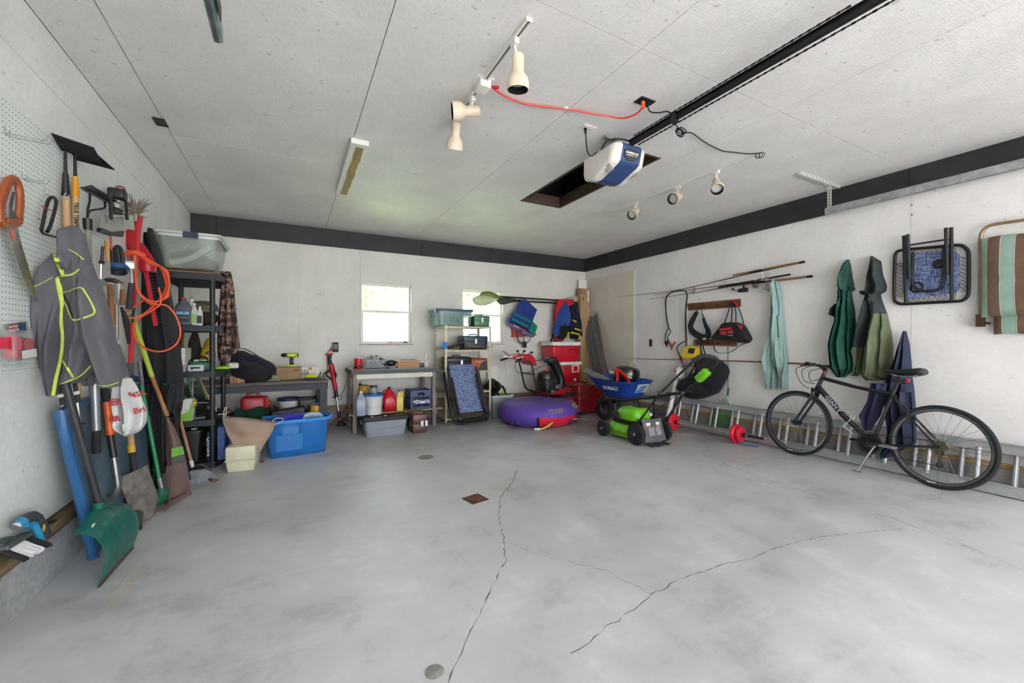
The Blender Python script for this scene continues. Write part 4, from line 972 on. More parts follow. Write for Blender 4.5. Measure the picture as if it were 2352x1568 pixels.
# ================================================================== landing net
net = thing('landing_net', 'green fishing net with wire hoop hanging behind the ladder', 'net', X_(1665, 987, .03))
B().cyl(X_(1672, 795, .03), X_(1672, 893, .06), .006, n=8).obj('handle', M('3f7d66', .5), net)
B().tube([X_(1673, 891, .06), X_(1671, 909, .09)], [.012, .013], 10).obj('grip', M('1d4a3a', .6), net)
hoop = [X_(u, v, .105) for u, v in ((1669, 910), (1676, 924), (1683, 945), (1685, 960), (1681, 978), (1672, 987), (1655, 985), (1640, 978), (1631, 968), (1631, 952), (1640, 935), (1655, 920), (1667, 910))]
B().tube(hoop, .005, 7, sm=3).obj('hoop', M('c8cbb8', .35, .6), net)
def netting():
    t = NT('green_netting'); w = t.node('TexVoronoi', {'Scale': 70.0}, feature='DISTANCE_TO_EDGE'); t.set(w.inputs['Vector'], t.co)
    t.base(lin('2f8a3c'), .8); a = t.ramp(w.outputs['Distance'], [(.06, (1, 1, 1)), (.09, (.12, .12, .12))]); t.set(t.b.inputs['Alpha'], a); return t.m
cen = V((0, 0, 0))
for p in hoop: cen += p / len(hoop)
nb = B(); sp = smooth_path(hoop, 2); rings = []
for q, dz in ((1, 0), (.8, -.03), (.55, -.05), (.25, -.06)): rings.append([cen + (p - cen) * q + V((.006 - .004 * q, 0, dz)) for p in sp])
nb.loft(rings, (False, True)).obj('netting', netting(), net)
# ================================================================== lawn mower
MG = M('6fbf1e', .35, 0, .1); MG2 = M('7ac227', .45, 0, .35, 9)
mw_ = thing('lawn_mower', 'green and black push lawn mower standing on the floor in front of the wheelbarrow', 'lawn mower', (3.9, 3.98, 0))
def mwheel(x, y, r, w, s):
    t = B().lathe([(r * .72, -w / 2), (r * .97, -w / 2), (r, -w * .3), (r, w * .3), (r * .97, w / 2), (r * .72, w / 2)], (x, y, r), (1, 0, 0), 32).obj('wheel', M_TYRE, mw_)
    tr = B()
    for k in range(28):
        a = 2 * PI * k / 28; d = V((0, math.cos(a), math.sin(a))); tr.box(V((x, y, r)) + d * r * 1.005, (w * .95, .009, .006), Matrix(((1, 0, 0), (0, -d.z, d.y), (0, d.y, d.z))).transposed())
    tr.obj('tread', M('2a2b2d', .9), t, sm=0)
    h = B().lathe([(.001, 0), (.02, 0), (.02, .012), (.001, .012)], (x + s * w / 2, y, r), (s, 0, 0), 14); h.obj('hub', M('9a9a9a', .3, .5), t)
    B().lathe([(.02, 0), (r * .3, .004), (r * .74, -.004), (r * .74, -w * .6), (.02, -w * .6)], (x + s * w / 2, y, r), (s, 0, 0), 28).obj('disc', M_BLK, t)
    sp = B()
    for k in range(5):
        a = 2 * PI * k / 5; d = V((0, math.cos(a), math.sin(a))); sp.bar(V((x + s * (w / 2 + .003), y, r)) + d * .02, V((x + s * (w / 2 + .001), y, r)) + d * r * .72, .012, .02, (1, 0, 0))
    sp.obj('spoke', M('26272a', .4), t, sm=0)
mwheel(3.66, 4.27, .102, .05, -1); mwheel(4.14, 4.27, .102, .05, 1); mwheel(3.685, 3.70, .128, .055, -1); mwheel(4.135, 3.70, .128, .055, 1)
rings = []
for z, k in ((.045, 1.0), (.06, 1.04), (.12, 1.03), (.165, .96), (.185, .85), (.19, .7)):
    rings.append([V((3.91 + .205 * k * (abs(math.cos(a)) ** .5) * (1 if math.cos(a) > 0 else -1), 3.99 + .29 * k * (abs(math.sin(a)) ** .55) * (1 if math.sin(a) > 0 else -1), z + (.03 * max(0, math.sin(a)) if z > .1 else 0))) for a in [2 * PI * j / 32 for j in range(32)]])
B().loft(rings).obj('deck', MG2, mw_, sm=50)
text('GREENWORKS', 'lettering', mw_, (3.690, 4.02, .085), (0, -1, 0), (0.1, 0, 1), .048, M('4f7a1c', .5), .0006)
rings = []
for z, k, dy in ((.255, .96, 0), (.27, 1.0, 0), (.34, .98, 0), (.385, .86, -.01), (.405, .62, -.02), (.408, .3, -.02)):
    rings.append([V((3.91 + .165 * k * (abs(math.cos(a)) ** .6) * (1 if math.cos(a) > 0 else -1), 3.98 + dy + .20 * k * (abs(math.sin(a)) ** .6) * (1 if math.sin(a) > 0 else -1), z)) for a in [2 * PI * j / 32 for j in range(32)]])
B().loft(rings).obj('motor_cover', MG, mw_, sm=45)
B().rbox((3.91, 3.98, .22), (.27, .33, .08), .06).obj('motor_base', M_BLK, mw_)
B().rbox((3.80, 4.10, .27), (.10, .20, .15), .02).obj('air_grille', M_BLK, mw_)
for k in range(6): B().box((3.747, 4.10, .215 + k * .018), (.006, .18, .006)).obj('grille_bar', M('303134', .5), mw_, sm=0)
B().rbox((3.96, 3.93, .405), (.10, .16, .02), .01).obj('battery_lid', M_BLK, mw_)
fl_ = [(3.74, 3.67, .30), (4.06, 3.67, .30), (4.08, 3.60, .04), (3.735, 3.60, .04)]
gm = B().grid(lambda u, v: V(fl_[0]).lerp(V(fl_[1]), u).lerp(V(fl_[3]).lerp(V(fl_[2]), u), v) + V((0, -.02 * math.sin(PI * u), 0)), 6, 5, .008).obj('rear_flap', M('55565a', .55, 0, .15), mw_)
fx, fy = V((1, 0, 0)), V((0, .07, .26)).normalized(); fn = fx.cross(fy)
def fpt(u, v): return V(fl_[0]).lerp(V(fl_[1]), u).lerp(V(fl_[3]).lerp(V(fl_[2]), u), v) + V((0, -.02 * math.sin(PI * u) - .012, 0))
B().plate([fpt(.12, .14), fpt(.8, .14), fpt(.8, .25), fpt(.12, .25)], -fy.cross(fx) * -1, .001).obj('warning_label', M('dfe3e6', .5), mw_, sm=0)
B().plate([fpt(.12, .26), fpt(.8, .26), fpt(.8, .32), fpt(.12, .32)], -fy.cross(fx) * -1, .001).obj('warning_stripe', M('d98a55', .5), mw_, sm=0)
for a, b_ in ((.2, .46), (.52, .8)):
    for k in range(9): B().plate([fpt(a, .36 + k * .04), fpt(b_, .36 + k * .04), fpt(b_, .38 + k * .04), fpt(a, .38 + k * .04)], -fy.cross(fx) * -1, .001).obj('label_line', M('b6b8bc', .5), mw_, sm=0)
B().grid(lambda u, v: V((3.75 + .30 * u, 3.62 - .12 * v, .012 + .006 * math.sin(u * 14))), 12, 4, .005).obj('rubber_skirt', M('3a3b3d', .8), mw_)
HL = [(3.70, 3.78, .16), (3.70, 3.66, .30), at('x', 3.71, 1517, 902), at('x', 3.74, 1593, 828)]
HRr = [(4.13, 3.75, .16), (4.13, 3.62, .30), at('x', 4.13, 1569, 904), at('x', 4.10, 1641, 839)]
for H in (HL, HRr):
    B().tube(H, .0125, 10).obj('handle_tube', M_BLK, mw_)
    B().bar(H[0], H[1], .02, .05).obj('handle_bracket', M_BLK, mw_, sm=0, bevel=.004)
    B().ell(V(H[2]) + V((-.025, -.01, .01)), (.018, .025, .025), 10, 6).obj('clamp_knob', M('3a3f48', .4), mw_)
a, b_ = V(HL[3]), V(HRr[3]); dd = (V(HL[3]) - V(HL[2])).normalized()
B().tube([a, a + dd * .05 + V((.02, 0, 0)), a.lerp(b_, .25) + dd * .10, a.lerp(b_, .75) + dd * .10, b_ + dd * .05 - V((.02, 0, 0)), b_], [.018, .021, .021, .021, .021, .018], 10, sm=4).obj('grip', M('2a2b2e', .85), mw_)
B().tube([a + V((.01, 0, -.02)), a.lerp(b_, .5) + dd * .03 + V((0, 0, -.03)), b_ + V((-.01, 0, -.02))], .005, 6, sm=4).obj('bail_lever', M_BLK, mw_)
c = at('x', 4.08, 1614, 862); bx = B(); bx.mx = Matrix.Translation(c) @ Matrix.Rotation(math.radians(-42), 4, 'X')
bx.rbox((0, 0, 0), (.09, .17, .085), .018).obj('switch_box', MG, mw_)
B().tube([c + V((0, .05, -.05)), V(HRr[2]) + V((0, .02, .03)), (4.0, 3.75, .35)], .004, 6, sm=4).obj('cable', M_BLK, mw_)
B().ell(at('y', 3.64, 1494, 952), (.03, .02, .022), 12, 8).obj('start_knob', M('b5b2ad', .5), mw_)
# ================================================================== wheelbarrow and what lies in it
MB_ = M('1f459c', .35, 0, .12); wb = thing('wheelbarrow', 'blue steel wheelbarrow with black frame near the right wall corner', 'wheelbarrow', (4.45, 4.7, 0))
cor = [V((4.17, 5.30, 0)), V((4.235, 4.44, 0)), V((4.89, 4.50, 0)), V((4.80, 5.38, 0))]; cb_ = [V((4.36, 5.02, 0)), V((4.36, 4.60, 0)), V((4.74, 4.62, 0)), V((4.72, 5.05, 0))]
def rr(c4, rad, z, n=5):
    out = []
    for i in range(4):
        p, a, b_ = c4[i], c4[i - 1], c4[(i + 1) % 4]; da, db = (a - p).normalized() * rad, (b_ - p).normalized() * rad
        for k in range(n):
            t_ = k / (n - 1); q = (p + da).lerp(p, t_).lerp(p.lerp(p + db, t_), t_); out.append(V((q.x, q.y, z)))
    return out
def zs(r, f): return [V((p.x, p.y, p.z + f * max(0, (p.y - 4.5)) * .045)) for p in r]
rings = [rr(cb_, .10, .395), rr([p.lerp(q, .12) for p, q in zip(cb_, cor)], .12, .41), rr([p.lerp(q, .55) for p, q in zip(cb_, cor)], .13, .53), zs(rr([p.lerp(q, .97) for p, q in zip(cb_, cor)], .13, .648), 1), zs(rr([p.lerp(q, 1.03) for p, q in zip(cb_, cor)], .13, .652), 1), zs(rr([p.lerp(q, 1.03) for p, q in zip(cb_, cor)], .13, .662), 1), zs(rr([p.lerp(q, .94) for p, q in zip(cb_, cor)], .13, .655), 1), rr([p.lerp(q, .5) for p, q in zip(cb_, cor)], .13, .53), rr([p.lerp(q, .08) for p, q in zip(cb_, cor)], .11, .415), rr(cb_, .09, .41)]
B().loft(rings).obj('tray', MB_, wb, sm=50)
sn = (cor[0].lerp(cor[1], .5) - cb_[0].lerp(cb_[1], .5)); ux = (cor[1] - cor[0]).normalized(); uy = V((sn.x, sn.y, .255)).normalized()
o = cb_[0].lerp(cb_[1], .56).lerp(cor[0].lerp(cor[1], .56), .60) + V((0, 0, .548)); nn = ux.cross(uy)
text('KOBALT', 'lettering', wb, o + nn * (.012 if nn.x < 0 else -.012), ux, uy, .085, M('e6e8ea', .5), .0008, bold=.003)
sn = cor[1].lerp(cor[2], .5) - cb_[1].lerp(cb_[2], .5); ux = (cor[2] - cor[1]).normalized(); uy = V((sn.x, sn.y, .255)).normalized(); nn = ux.cross(uy)
o = cb_[1].lerp(cb_[2], .62).lerp(cor[1].lerp(cor[2], .62), .62) + V((0, 0, .552)) + nn * .004
B().prism([(-.13, -.075), (.13, -.075), (.13, .075), (-.13, .075)], o, ux, uy, .001).obj('sticker', M('b9c2c8', .4), wb, sm=0)
B().prism([(-.12, -.07), (.02, -.07), (.03, -.02), (-.04, .0), (-.11, -.03)], o + nn * .0015, ux, uy, .001).obj('sticker_print', M('3f8fd0', .4), wb, sm=0)
for (px_, py_, pr_) in ((.0, .02, .025), (.05, .03, .02), (.03, -.02, .018), (-.05, .02, .015)): B().lathe([(pr_, 0), (pr_, .001), (pr_ * .7, .001), (pr_ * .7, 0)], o + ux * px_ + uy * py_ + nn * .0015, nn, 16).obj('sticker_print', M('2a4f77', .4), wb)
B().prism([(.04, -.065), (.12, -.065), (.12, -.05), (.04, -.05)], o + nn * .0015, ux, uy, .001).obj('sticker_print', M('d9a06a', .4), wb, sm=0)
for s in (-1, 1):
    e = V((4.55, 3.86, .55)) if s < 0 else V((4.97, 3.95, .55))
    B().tube([V((4.44 + s * .075, 5.30, .155)), V((4.46 + s * .16, 4.95, .36)), V((4.49 + s * .20, 4.5, .40)), e], .018, 10, sm=3).obj('handle_rail', M_BLK, wb)
    B().tube([e + (e - V((4.52, 4.6, .43))).normalized() * -.13, e + (e - V((4.52, 4.6, .43))).normalized() * .01], .023, 10).obj('grip', M_BLKR, wb)
    B().tube([V((4.50 + s * .19, 4.72, .39)), V((4.52 + s * .20, 4.50, .012)), V((4.52 + s * .20, 4.38, .012)), V((4.5 + s * .19, 4.36, .41))], .013, 8).obj('leg', M_BLK, wb)
    B().bar(V((4.44 + s * .07, 5.13, .18)), V((4.44 + s * .09, 5.0, .33)), .02, .05).obj('axle_bracket', M_BLK, wb, sm=0)
wc = V((4.43, 5.13, .182)); wx = V((.9, .35, 0)).normalized() * 1
wx = V((1, .12, 0)).normalized()
B().torus(wc, wx, .132, .05, 36, 12).obj('wheel', M_TYRE, wb)
B().lathe([(.02, -.03), (.07, -.02), (.10, -.032), (.106, -.032), (.106, .032), (.10, .032), (.07, .02), (.02, .03)], wc, wx, 28).obj('rim', metal('a9aca9', .35), wb)
B().cyl(wc - wx * .09, wc + wx * .09, .012).obj('axle', M_STEEL, wb)
t = thing('plastic_jug', 'red plastic jug with tall arched handle lying in the blue wheelbarrow', 'jug', (4.45, 4.75, .43))
B().lathe([(.001, 0), (.09, 0), (.095, .02), (.085, .10), (.075, .15), (.06, .17), (.001, .175)], (4.43, 4.78, .43), n=22).obj('body', M_RED, t)
for k in range(5): B().torus((4.43, 4.78, .50 + k * .02), (0, 0, 1), .088 - .004 * k, .004, 22, 5).obj('rib', M('b3121b', .4), t)
hp = [at('y', 4.68, u, v) for u, v in ((1417, 880), (1418, 862), (1414, 850), (1411, 847), (1418, 849), (1428, 856), (1440, 868), (1448, 884))]
B().tube(hp[:4], .02, 9, sm=3).tube(hp[3:], [.018, .022, .024, .024, .026], 9, sm=3).obj('handle', M_RED, t)
bl = B().plate([at('y', 5.30, 1337, 851), at('y', 5.30, 1343, 851), at('y', 4.95, 1394, 876), at('y', 4.95, 1385, 877)], (.9, .4, .3), .12)
bl.obj('grey_board', M('6f736c', .8, 0, .2, 9), sm=0, label='weathered grey board sticking out of the front of the wheelbarrow', cat='board')
t = thing('steel_tank', 'round black steel tank standing at the back of the wheelbarrow', 'tank', (4.66, 5.0, .42)); ax_ = V((.12, -.10, 1)).normalized()
kc = V((4.79, 5.06, .52))
B().lathe([(.001, 0), (.19, 0), (.20, .02), (.20, .16), (.206, .165), (.206, .175), (.20, .18), (.20, .25), (.185, .295), (.14, .325), (.001, .335)], kc, ax_, 32).obj('shell', M('121214', .22, 0, .2, 8, 0, 1, 0, .3), t)
for k in range(3): B().torus(kc + ax_ * (.10 + .05 * k), ax_, .201, .003, 32, 5).obj('seam', M_BLK, t)
B().tube([kc + ax_ * .33 + V((-.02, 0, 0)), kc + ax_ * .39 + V((-.02, -.01, 0)), kc + ax_ * .38 + V((.08, -.05, 0)), kc + ax_ * .32 + V((.09, -.05, 0))], .006, 6).obj('lid_handle', M('8a7a70', .4, .6), t)
B().plate([at('y', 4.85, u, v) for u, v in ((1440, 862), (1452, 866), (1451, 870), (1439, 866))], (0, -1, 0), .002).obj('label_plate', M('d8d8d8', .5), t, sm=0)
p = at('y', 4.9, 1405, 855); B().cyl(p + V((-.03, 0, .01)), p + V((.06, .03, -.01)), .02, n=10).obj('valve_handle', M('dfdcd6', .5), t)
# ================================================================== tow tube
TC = V((3.42, 5.52, 0)); TR, TH = .625, .33
tube_ = thing('towable_tube', 'large round purple and red inflatable towable tube lying on the floor', 'inflatable tube', TC)
def tp(th_, ph):
    """ph 0..1 runs from the top centre over the rim to the underside"""
    if ph < .45:
        q = ph / .45; r = q * .43; z = TH - .03 + .03 * math.sin(q * PI * .5) + .0 * q
    else:
        a = (ph - .45) / .55 * PI; r = .43 + .195 * math.sin(a) ** .85; z = TH / 2 + TH / 2 * math.cos(a)
    wr_ = 1 + .006 * math.sin(th_ * 40) * (1 if ph > .6 else .2)
    return TC + V((r * wr_ * math.cos(th_), r * wr_ * math.sin(th_), max(.004, z)))
PUR = fabric('5a3c9c', .1, 300, .6, fold=4); PNK = fabric('cf1638', .1, 300, .6, fold=4)
B().grid(lambda u, v: tp(u * 2 * PI, v * .725), 97, 20).obj('cover_top', PUR, tube_, sm=60)
A0, A1 = math.radians(-122), math.radians(5)
B().grid(lambda u, v: tp(A1 + u * (2 * PI - (A1 - A0)), .725 + v * .275), 70, 10).obj('cover_side', PUR, tube_, sm=60)
B().grid(lambda u, v: tp(A0 + u * (A1 - A0), .725 + v * .275), 40, 10).obj('cover_panel', PNK, tube_, sm=60)
B().grid(lambda u, v: tp(A0 - .03 + u * .06, .72 + v * .27) + (tp(A0, .8) - TC).normalized() * .003, 4, 8).obj('trim_strip', M_BLKR, tube_)
def strap(a, p0, p1, m, w=.022):
    c0, c1 = tp(a, p0), tp(a, p1); n_ = V((math.cos(a), math.sin(a), 0)); B().tube([c0 + n_ * .005, c0.lerp(c1, .5) + n_ * .05, c1 + n_ * .012], w, 6, sm=4, flat=.25, up=n_).obj('handle', m, tube_)
purm = M('4a3a86', .7); strap(math.radians(-72), .76, .86, purm); strap(math.radians(-45), .76, .9, purm); strap(math.radians(-150), .8, .9, purm, .03); strap(math.radians(-160), .82, .93, purm, .03); strap(math.radians(-55), .70, .80, M_BLKR)
rp = [tp(math.radians(-57), .80) + V((0, -.03, 0)), fl(1272, 968, .10), fl(1258, 978, .05), fl(1245, 984, .02), fl(1238, 986, .012)]
B().tube(rp, .009, 8, sm=5).tube([p + V((.015, -.02, .006)) for p in rp], .008, 8, sm=5).obj('tow_rope', M('d9c44a', .7, 0, .2, 60), tube_)
B().cyl(fl(1240, 985, .018), fl(1227, 985, .018), .018, .014, 12).obj('rope_float', M('e6e4e0', .5), tube_)
ang = math.radians(-22)
for i, chh in enumerate('INTRUDER'):
    a = math.radians(-8 - i * 7); pz = tp(a, .60); rad = V((math.cos(a), math.sin(a), 0)); tan_ = V((math.sin(a), -math.cos(a), 0)); nz_ = (rad * .756 + V((0, 0, .655))).normalized(); uy = (rad * -.655 + V((0, 0, .756))).normalized()
    text(chh, 'lettering', tube_, pz + nz_ * .006, tan_, uy, .12, M('c9a878', .6), .0008, sx=.75, bold=.002)
pz = tp(math.radians(-97), .63); rad = (pz - TC); rad.z = 0; rad.normalize(); tan_ = V((-rad.y, rad.x, 0)); uy = (-rad + V((0, 0, .75))).normalized(); nz_ = tan_.cross(uy)
nz_ = nz_ if nz_.z > 0 else -nz_
for k, (wd, sz) in enumerate((('WARNING: READ BEFORE', .021), ('USE ONLY WITH LIFE VEST', .021), ('MAX TWO RIDERS', .021))):
    text(wd, 'lettering', tube_, pz + nz_ * .008 + uy * (.03 - .03 * k), tan_, uy, sz, M('c9a878', .6), .0006, bold=.0006)
# ================================================================== snow blower
sb = thing('snow_blower', 'red and black two stage snow blower in the back corner below the vests', 'snow blower', (4.0, 6.0, 0))
SR = M('b5161f', .3, 0, .12, 8, 0, 1, 0, .3); SRD = M('8c1219', .3, 0, .15, 6, 0, 1, 0, .3)
S = lambda u, v, y: at('y', y, u, v)
prof = [(4.28, .06), (4.28, .50), (4.42, .525), (4.62, .50), (4.76, .42), (4.82, .28), (4.78, .10), (4.70, .03)]
B().plate([(x, 5.62, z) for x, z in prof], (0, 1, 0), .58).obj('auger_housing', SRD, sb, sm=0, bevel=.02)
B().tube([(4.50, 5.615, .50), (4.66, 5.615, .44), (4.74, 5.615, .30), (4.70, 5.615, .10)], .008, 6, sm=3).obj('housing_seam', SR, sb)
for s in (5.80, 6.12):
    B().torus((4.2, s, .2), (0, 1, 0), .15, .05, 30, 8).obj('wheel', M_TYRE, sb); B().lathe([(.02, -.03), (.11, -.03), (.11, .03), (.02, .03)], (4.2, s, .2), (0, 1, 0), 20).obj('rim', M('8a1a20', .4), sb)
B().rbox((3.99, 5.94, .40), (.56, .32, .11), .03).obj('gearbox_cover', SR, sb)
B().rbox((3.83, 5.90, .52), (.28, .34, .24), .05).obj('engine', M_BLK, sb)
B().lathe([(.001, .0), (.15, 0), (.155, .05), (.13, .12), (.06, .15), (.001, .15)], (3.80, 5.90, .60), n=24).obj('recoil_cover', M('1a1a1c', .35), sb)
B().lathe([(.05, 0), (.05, .01), (.001, .012)], (3.81, 5.88, .75), n=14).obj('fuel_cap', M_RED, sb)
B().rbox((3.93, 5.71, .50), (.10, .05, .07), .01).obj('muffler_plate', M('a59a98', .35, .7), sb); B().rbox((3.84, 5.72, .42), (.11, .05, .06), .012).obj('carburettor', M('6a6a6c', .4, .6), sb)
B().tube([(4.0, 5.74, .50), (4.01, 5.74, .62)], .035, 12).obj('fuel_filter', M('2b2c30', .4), sb)
B().tube([(4.16, 5.95, .46), (4.11, 5.95, .66), (4.02, 5.95, .84), (3.96, 5.95, .92)], [.085, .08, .085, .09], 14, sm=4).obj('chute', M('161719', .35), sb)
B().rbox((3.93, 5.95, .935), (.17, .2, .10), .025).obj('chute_deflector', M('1b1c1f', .4), sb)
for s in (5.72, 6.12):
    B().tube([(3.80, s, .36), (3.60, s, .42), (3.52, s, .50), (3.44, s, .80), (3.40, s, .93)], .016, 9, sm=4).obj('handle_frame', M_BLK, sb)
B().cyl((3.47, 5.72, .72), (3.47, 6.12, .72), .012).obj('cross_bar', M_BLK, sb)
pan = [S(1166, 820, 5.9), S(1180, 815, 5.9), S(1197, 812, 5.9), S(1210, 813, 5.9), S(1218, 822, 5.9), S(1222, 839, 5.9), S(1214, 838, 5.9), S(1205, 830, 5.9), S(1195, 826, 5.9), S(1180, 825, 5.9), S(1170, 824, 5.9)]
B().plate([p + V((0, -.16, 0)) for p in pan], (0, 1, 0), .36).obj('control_panel', SR, sb, sm=0, bevel=.012)
B().plate([p + V((0, -.166, 0)) for p in (S(1174, 820.5, 5.9), S(1190, 817, 5.9), S(1188, 822, 5.9), S(1174, 823, 5.9))], (0, -1, 0), .002).obj('panel_label', M('d9d4d0', .5), sb, sm=0)
for (a, b_, c, r) in (((1167, 822), (1150, 827), 5.70, .016), ((1198, 822), (1184, 831), 5.68, .016)):
    p0, p1 = S(*a, c), S(*b_, c); B().tube([p0, p1], [.013, r], 10).obj('grip', M_BLKR, sb)
for (a, b_, kn) in (((1170, 818), (1156, 806), 0), ((1197, 822), (1189, 806), 1), ((1198, 815), (1204, 806), 1), ((1213, 814), (1221, 809), 2)):
    p0, p1 = S(*a, 5.74), S(*b_, 5.74); B().tube([p0, p1], .007, 7).obj('lever', M_BLK, sb)
    if kn: B().ell(p1, (.028, .02, .018), 10, 6).obj('lever_knob', M_BLK, sb)
B().tube([S(1222, 828, 5.9), S(1252, 826, 5.95)], .007, 7).obj('chute_crank', M('5a5654', .4, .5), sb)
B().tube([S(1185, 832, 5.7), S(1184, 848, 5.7), S(1194, 857, 5.7), S(1212, 855, 5.75), S(1235, 845, 5.8), S(1252, 838, 5.9)], .005, 6, sm=5).obj('cable', M_BLKR, sb)
B().tube([S(1276, 882, 5.6), S(1300, 893, 5.58), S(1330, 902, 5.56), S(1356, 903, 5.56)], .007, 6, sm=5).tube([S(1312, 912, 5.56), S(1335, 906, 5.56), S(1350, 895, 5.56), S(1360, 888, 5.58)], .006, 6, sm=5).tube([S(1325, 922, 5.56), S(1345, 918, 5.56), S(1360, 905, 5.56)], .006, 6, sm=5).obj('cord', M_BLKR, sb)
B().rbox(S(1310, 887, 5.72), (.12, .05, .03), .01).obj('latch', M_BLK, sb)
# ================================================================== coolers on a crate, corner lumber
crate = thing('wooden_crate', 'plain wooden crate under the red coolers in the corner', 'crate', (4.15, 6.42, 0))
wdm = wood('8a6f4f', '5c4732', (3, 30, 30))
for k in range(4): B().bb(4.30, 4.98, 6.24, 6.26, .02 + k * .12, .12 + k * .12).obj('slat', wdm, crate, sm=0); B().bb(4.30, 4.98, 6.60, 6.62, .02 + k * .12, .12 + k * .12).obj('slat', wdm, crate, sm=0)
B().bb(4.30, 4.98, 6.26, 6.60, .46, .482).obj('top', wdm, crate, sm=0)
for x in (4.30, 4.96):
    for y in (6.262, 6.58): B().bb(x, x + .02, y, y + .018, 0, .46).obj('post', wdm, crate, sm=0)
def cooler(label, x0, x1, y0, y1, z0, z1, lidh, m, tap):
    t = thing('cooler', label, 'cooler', ((x0 + x1) / 2, (y0 + y1) / 2, z0)); cx_, cy_ = (x0 + x1) / 2, (y0 + y1) / 2
    B().rbox((cx_, cy_, (z0 + z1 - lidh) / 2), (x1 - x0, y1 - y0, z1 - lidh - z0), .035, None, .88).obj('body', m, t)
    B().rbox((cx_, cy_, z1 - lidh / 2), (x1 - x0 + .02, y1 - y0 + .02, lidh), .03, None, 1, 3, .012).obj('lid', M('e6e2dc', .45), t)
    if tap:
        xh = x0 + (x1 - x0) * .68; zz = z0 + (z1 - z0) * .68
        h = B(); 
        for a in ((-.075, -.055, -.06, .06), (.055, .075, -.06, .06), (-.075, .075, .05, .07), (-.075, .075, -.07, -.05)): h.bb(xh + a[0], xh + a[1], y0 - .022, y0 + .01, zz + a[2], zz + a[3])
        h.obj('handle', M('e6e2dc', .5), t, sm=0, bevel=.004)
        B().lathe([(.03, 0), (.03, .015), (.018, .018), (.014, .03), (.001, .03)], (xh - .0, y0 + .02, z0 + .06), (0, -1, 0), 14).obj('drain_tap', M('dcd8d2', .5), t)
        text('THERMOS', 'lettering', t, (x0 + .12, y0 + .004, zz), (1, 0, 0), (0, 0, 1), .03, M('2b2b2b', .5))
    else:
        xh = x0 + (x1 - x0) * .74
        h = B().tube([(xh - .09, y0 - .002, z1 - lidh - .13), (xh - .09, y0 - .02, z1 - lidh - .07), (xh + .09, y0 - .02, z1 - lidh - .07), (xh + .09, y0 - .002, z1 - lidh - .13)], .01, 8, sm=3); h.obj('handle', M('a8122a', .5), t)
        B().bb(x0 + .03, x1 - .03, y0 + .006, y0 + .02, z0 + (z1 - z0) * .42, z0 + (z1 - z0) * .45).obj('rib', M('b01530', .4), t, sm=0)
p0, p1 = S(1283, 880, 6.22), S(1334, 880, 6.22)
CR = M('c8142c', .35, 0, .06)
zc1 = S(1300, 831, 6.22).z
cooler('red cooler with white lid and square white handle, lower of the two stacked', 4.335, p1.x, 6.20, 6.58, .483, zc1, .06, M('c81a24', .35, 0, .06), True)
cooler('red cooler with white lid, on top of the other cooler', S(1268, 790, 6.22).x, p1.x - .02, 6.20, 6.60, zc1 + .001, S(1300, 785, 6.22).z, .07, CR, False)
# tall things in the corner
cardb = M('a98a66', .85, 0, .12, 6)
t = thing('tall_cardboard_box', 'tall narrow cardboard box standing upright in the corner behind the coolers', 'box', (5.10, 6.5, 0))
xa, xb2 = S(1333, 700, 6.50).x, S(1355, 700, 6.50).x
B().bb(xa, xb2, 6.50, 6.62, 0.29, S(1340, 662, 6.5).z).obj('carton', cardb, t, sm=0, bevel=.003); B().bb(xa + .03, xb2 - .03, 6.52, 6.60, 0, .29).obj('base', cardb, t, sm=0)
B().bb(xa, xa + .12, 6.496, 6.50, S(1340, 676, 6.5).z, S(1340, 664, 6.5).z).obj('tape', M('8f7350', .5), t, sm=0)
B().bb(xb2 - .06, xb2 - .03, 6.496, 6.499, S(1340, 692, 6.5).z, S(1340, 666, 6.5).z).obj('label_strip', M('e2ddd6', .6), t, sm=0)
zt = S(1340, 643, 6.64).z
for k, (u0, u1, lab) in enumerate(((1329, 1347, 'wide white grooved trim board behind the tall cardboard box'), (1349, 1353, 'thin white trim strip standing in the corner beside the wide one'))):
    B().bb(S(u0, 650, 6.64).x, S(u1, 650, 6.64).x, 6.635, 6.655, 0.29, zt + .02 * k).obj('trim_board', M_WHITE, sm=0, label=lab, cat='board')
gs = M('83827e', .55, .25, .2, 8)
for k, (u0, v0, u1, v1, w) in enumerate(((1341, 721, 1366, 862, .05), (1347, 720, 1372, 862, .045), (1352, 722, 1378, 862, .05), (1357, 727, 1383, 862, .05), (1367, 722, 1393, 858, .15))):
    a = at('x', XR - .03 - .012 * (4 - k), u0, v0); b_ = at('y', a.y - .35, u1, v1) if False else None
    dep = .30 + .02 * k; b_ = at('x', XR - dep, u1, v1); dirv = (b_ - a); e = a + dirv * (a.z - .0) / (a.z - b_.z)
    t = thing('metal_channel', ['first', 'second', 'third', 'fourth', 'widest'][k] + ' grey metal channel from the left leaning in the right corner', 'metal channel', e, group=None)
    x, y, z = frame(dirv, (1, 0, 0)); sdir = V((0, -1, 0)) if True else x
    B().bar(a, e, w, .004, (1, 0, 0)).obj('web', gs, t, sm=0)
    xx, yy, zz_ = frame(dirv, (1, 0, 0))
    for s in (-1, 1): B().bar(a + xx * s * w / 2 - V((.012, 0, 0)), e + xx * s * w / 2 - V((.012, 0, 0)), .003, .025, (1, 0, 0)).obj('flange', gs, t, sm=0)
t = thing('spade_handle', 'black D shaped spade grip standing behind the wheelbarrow', 'spade', (5.0, 5.6, 0))
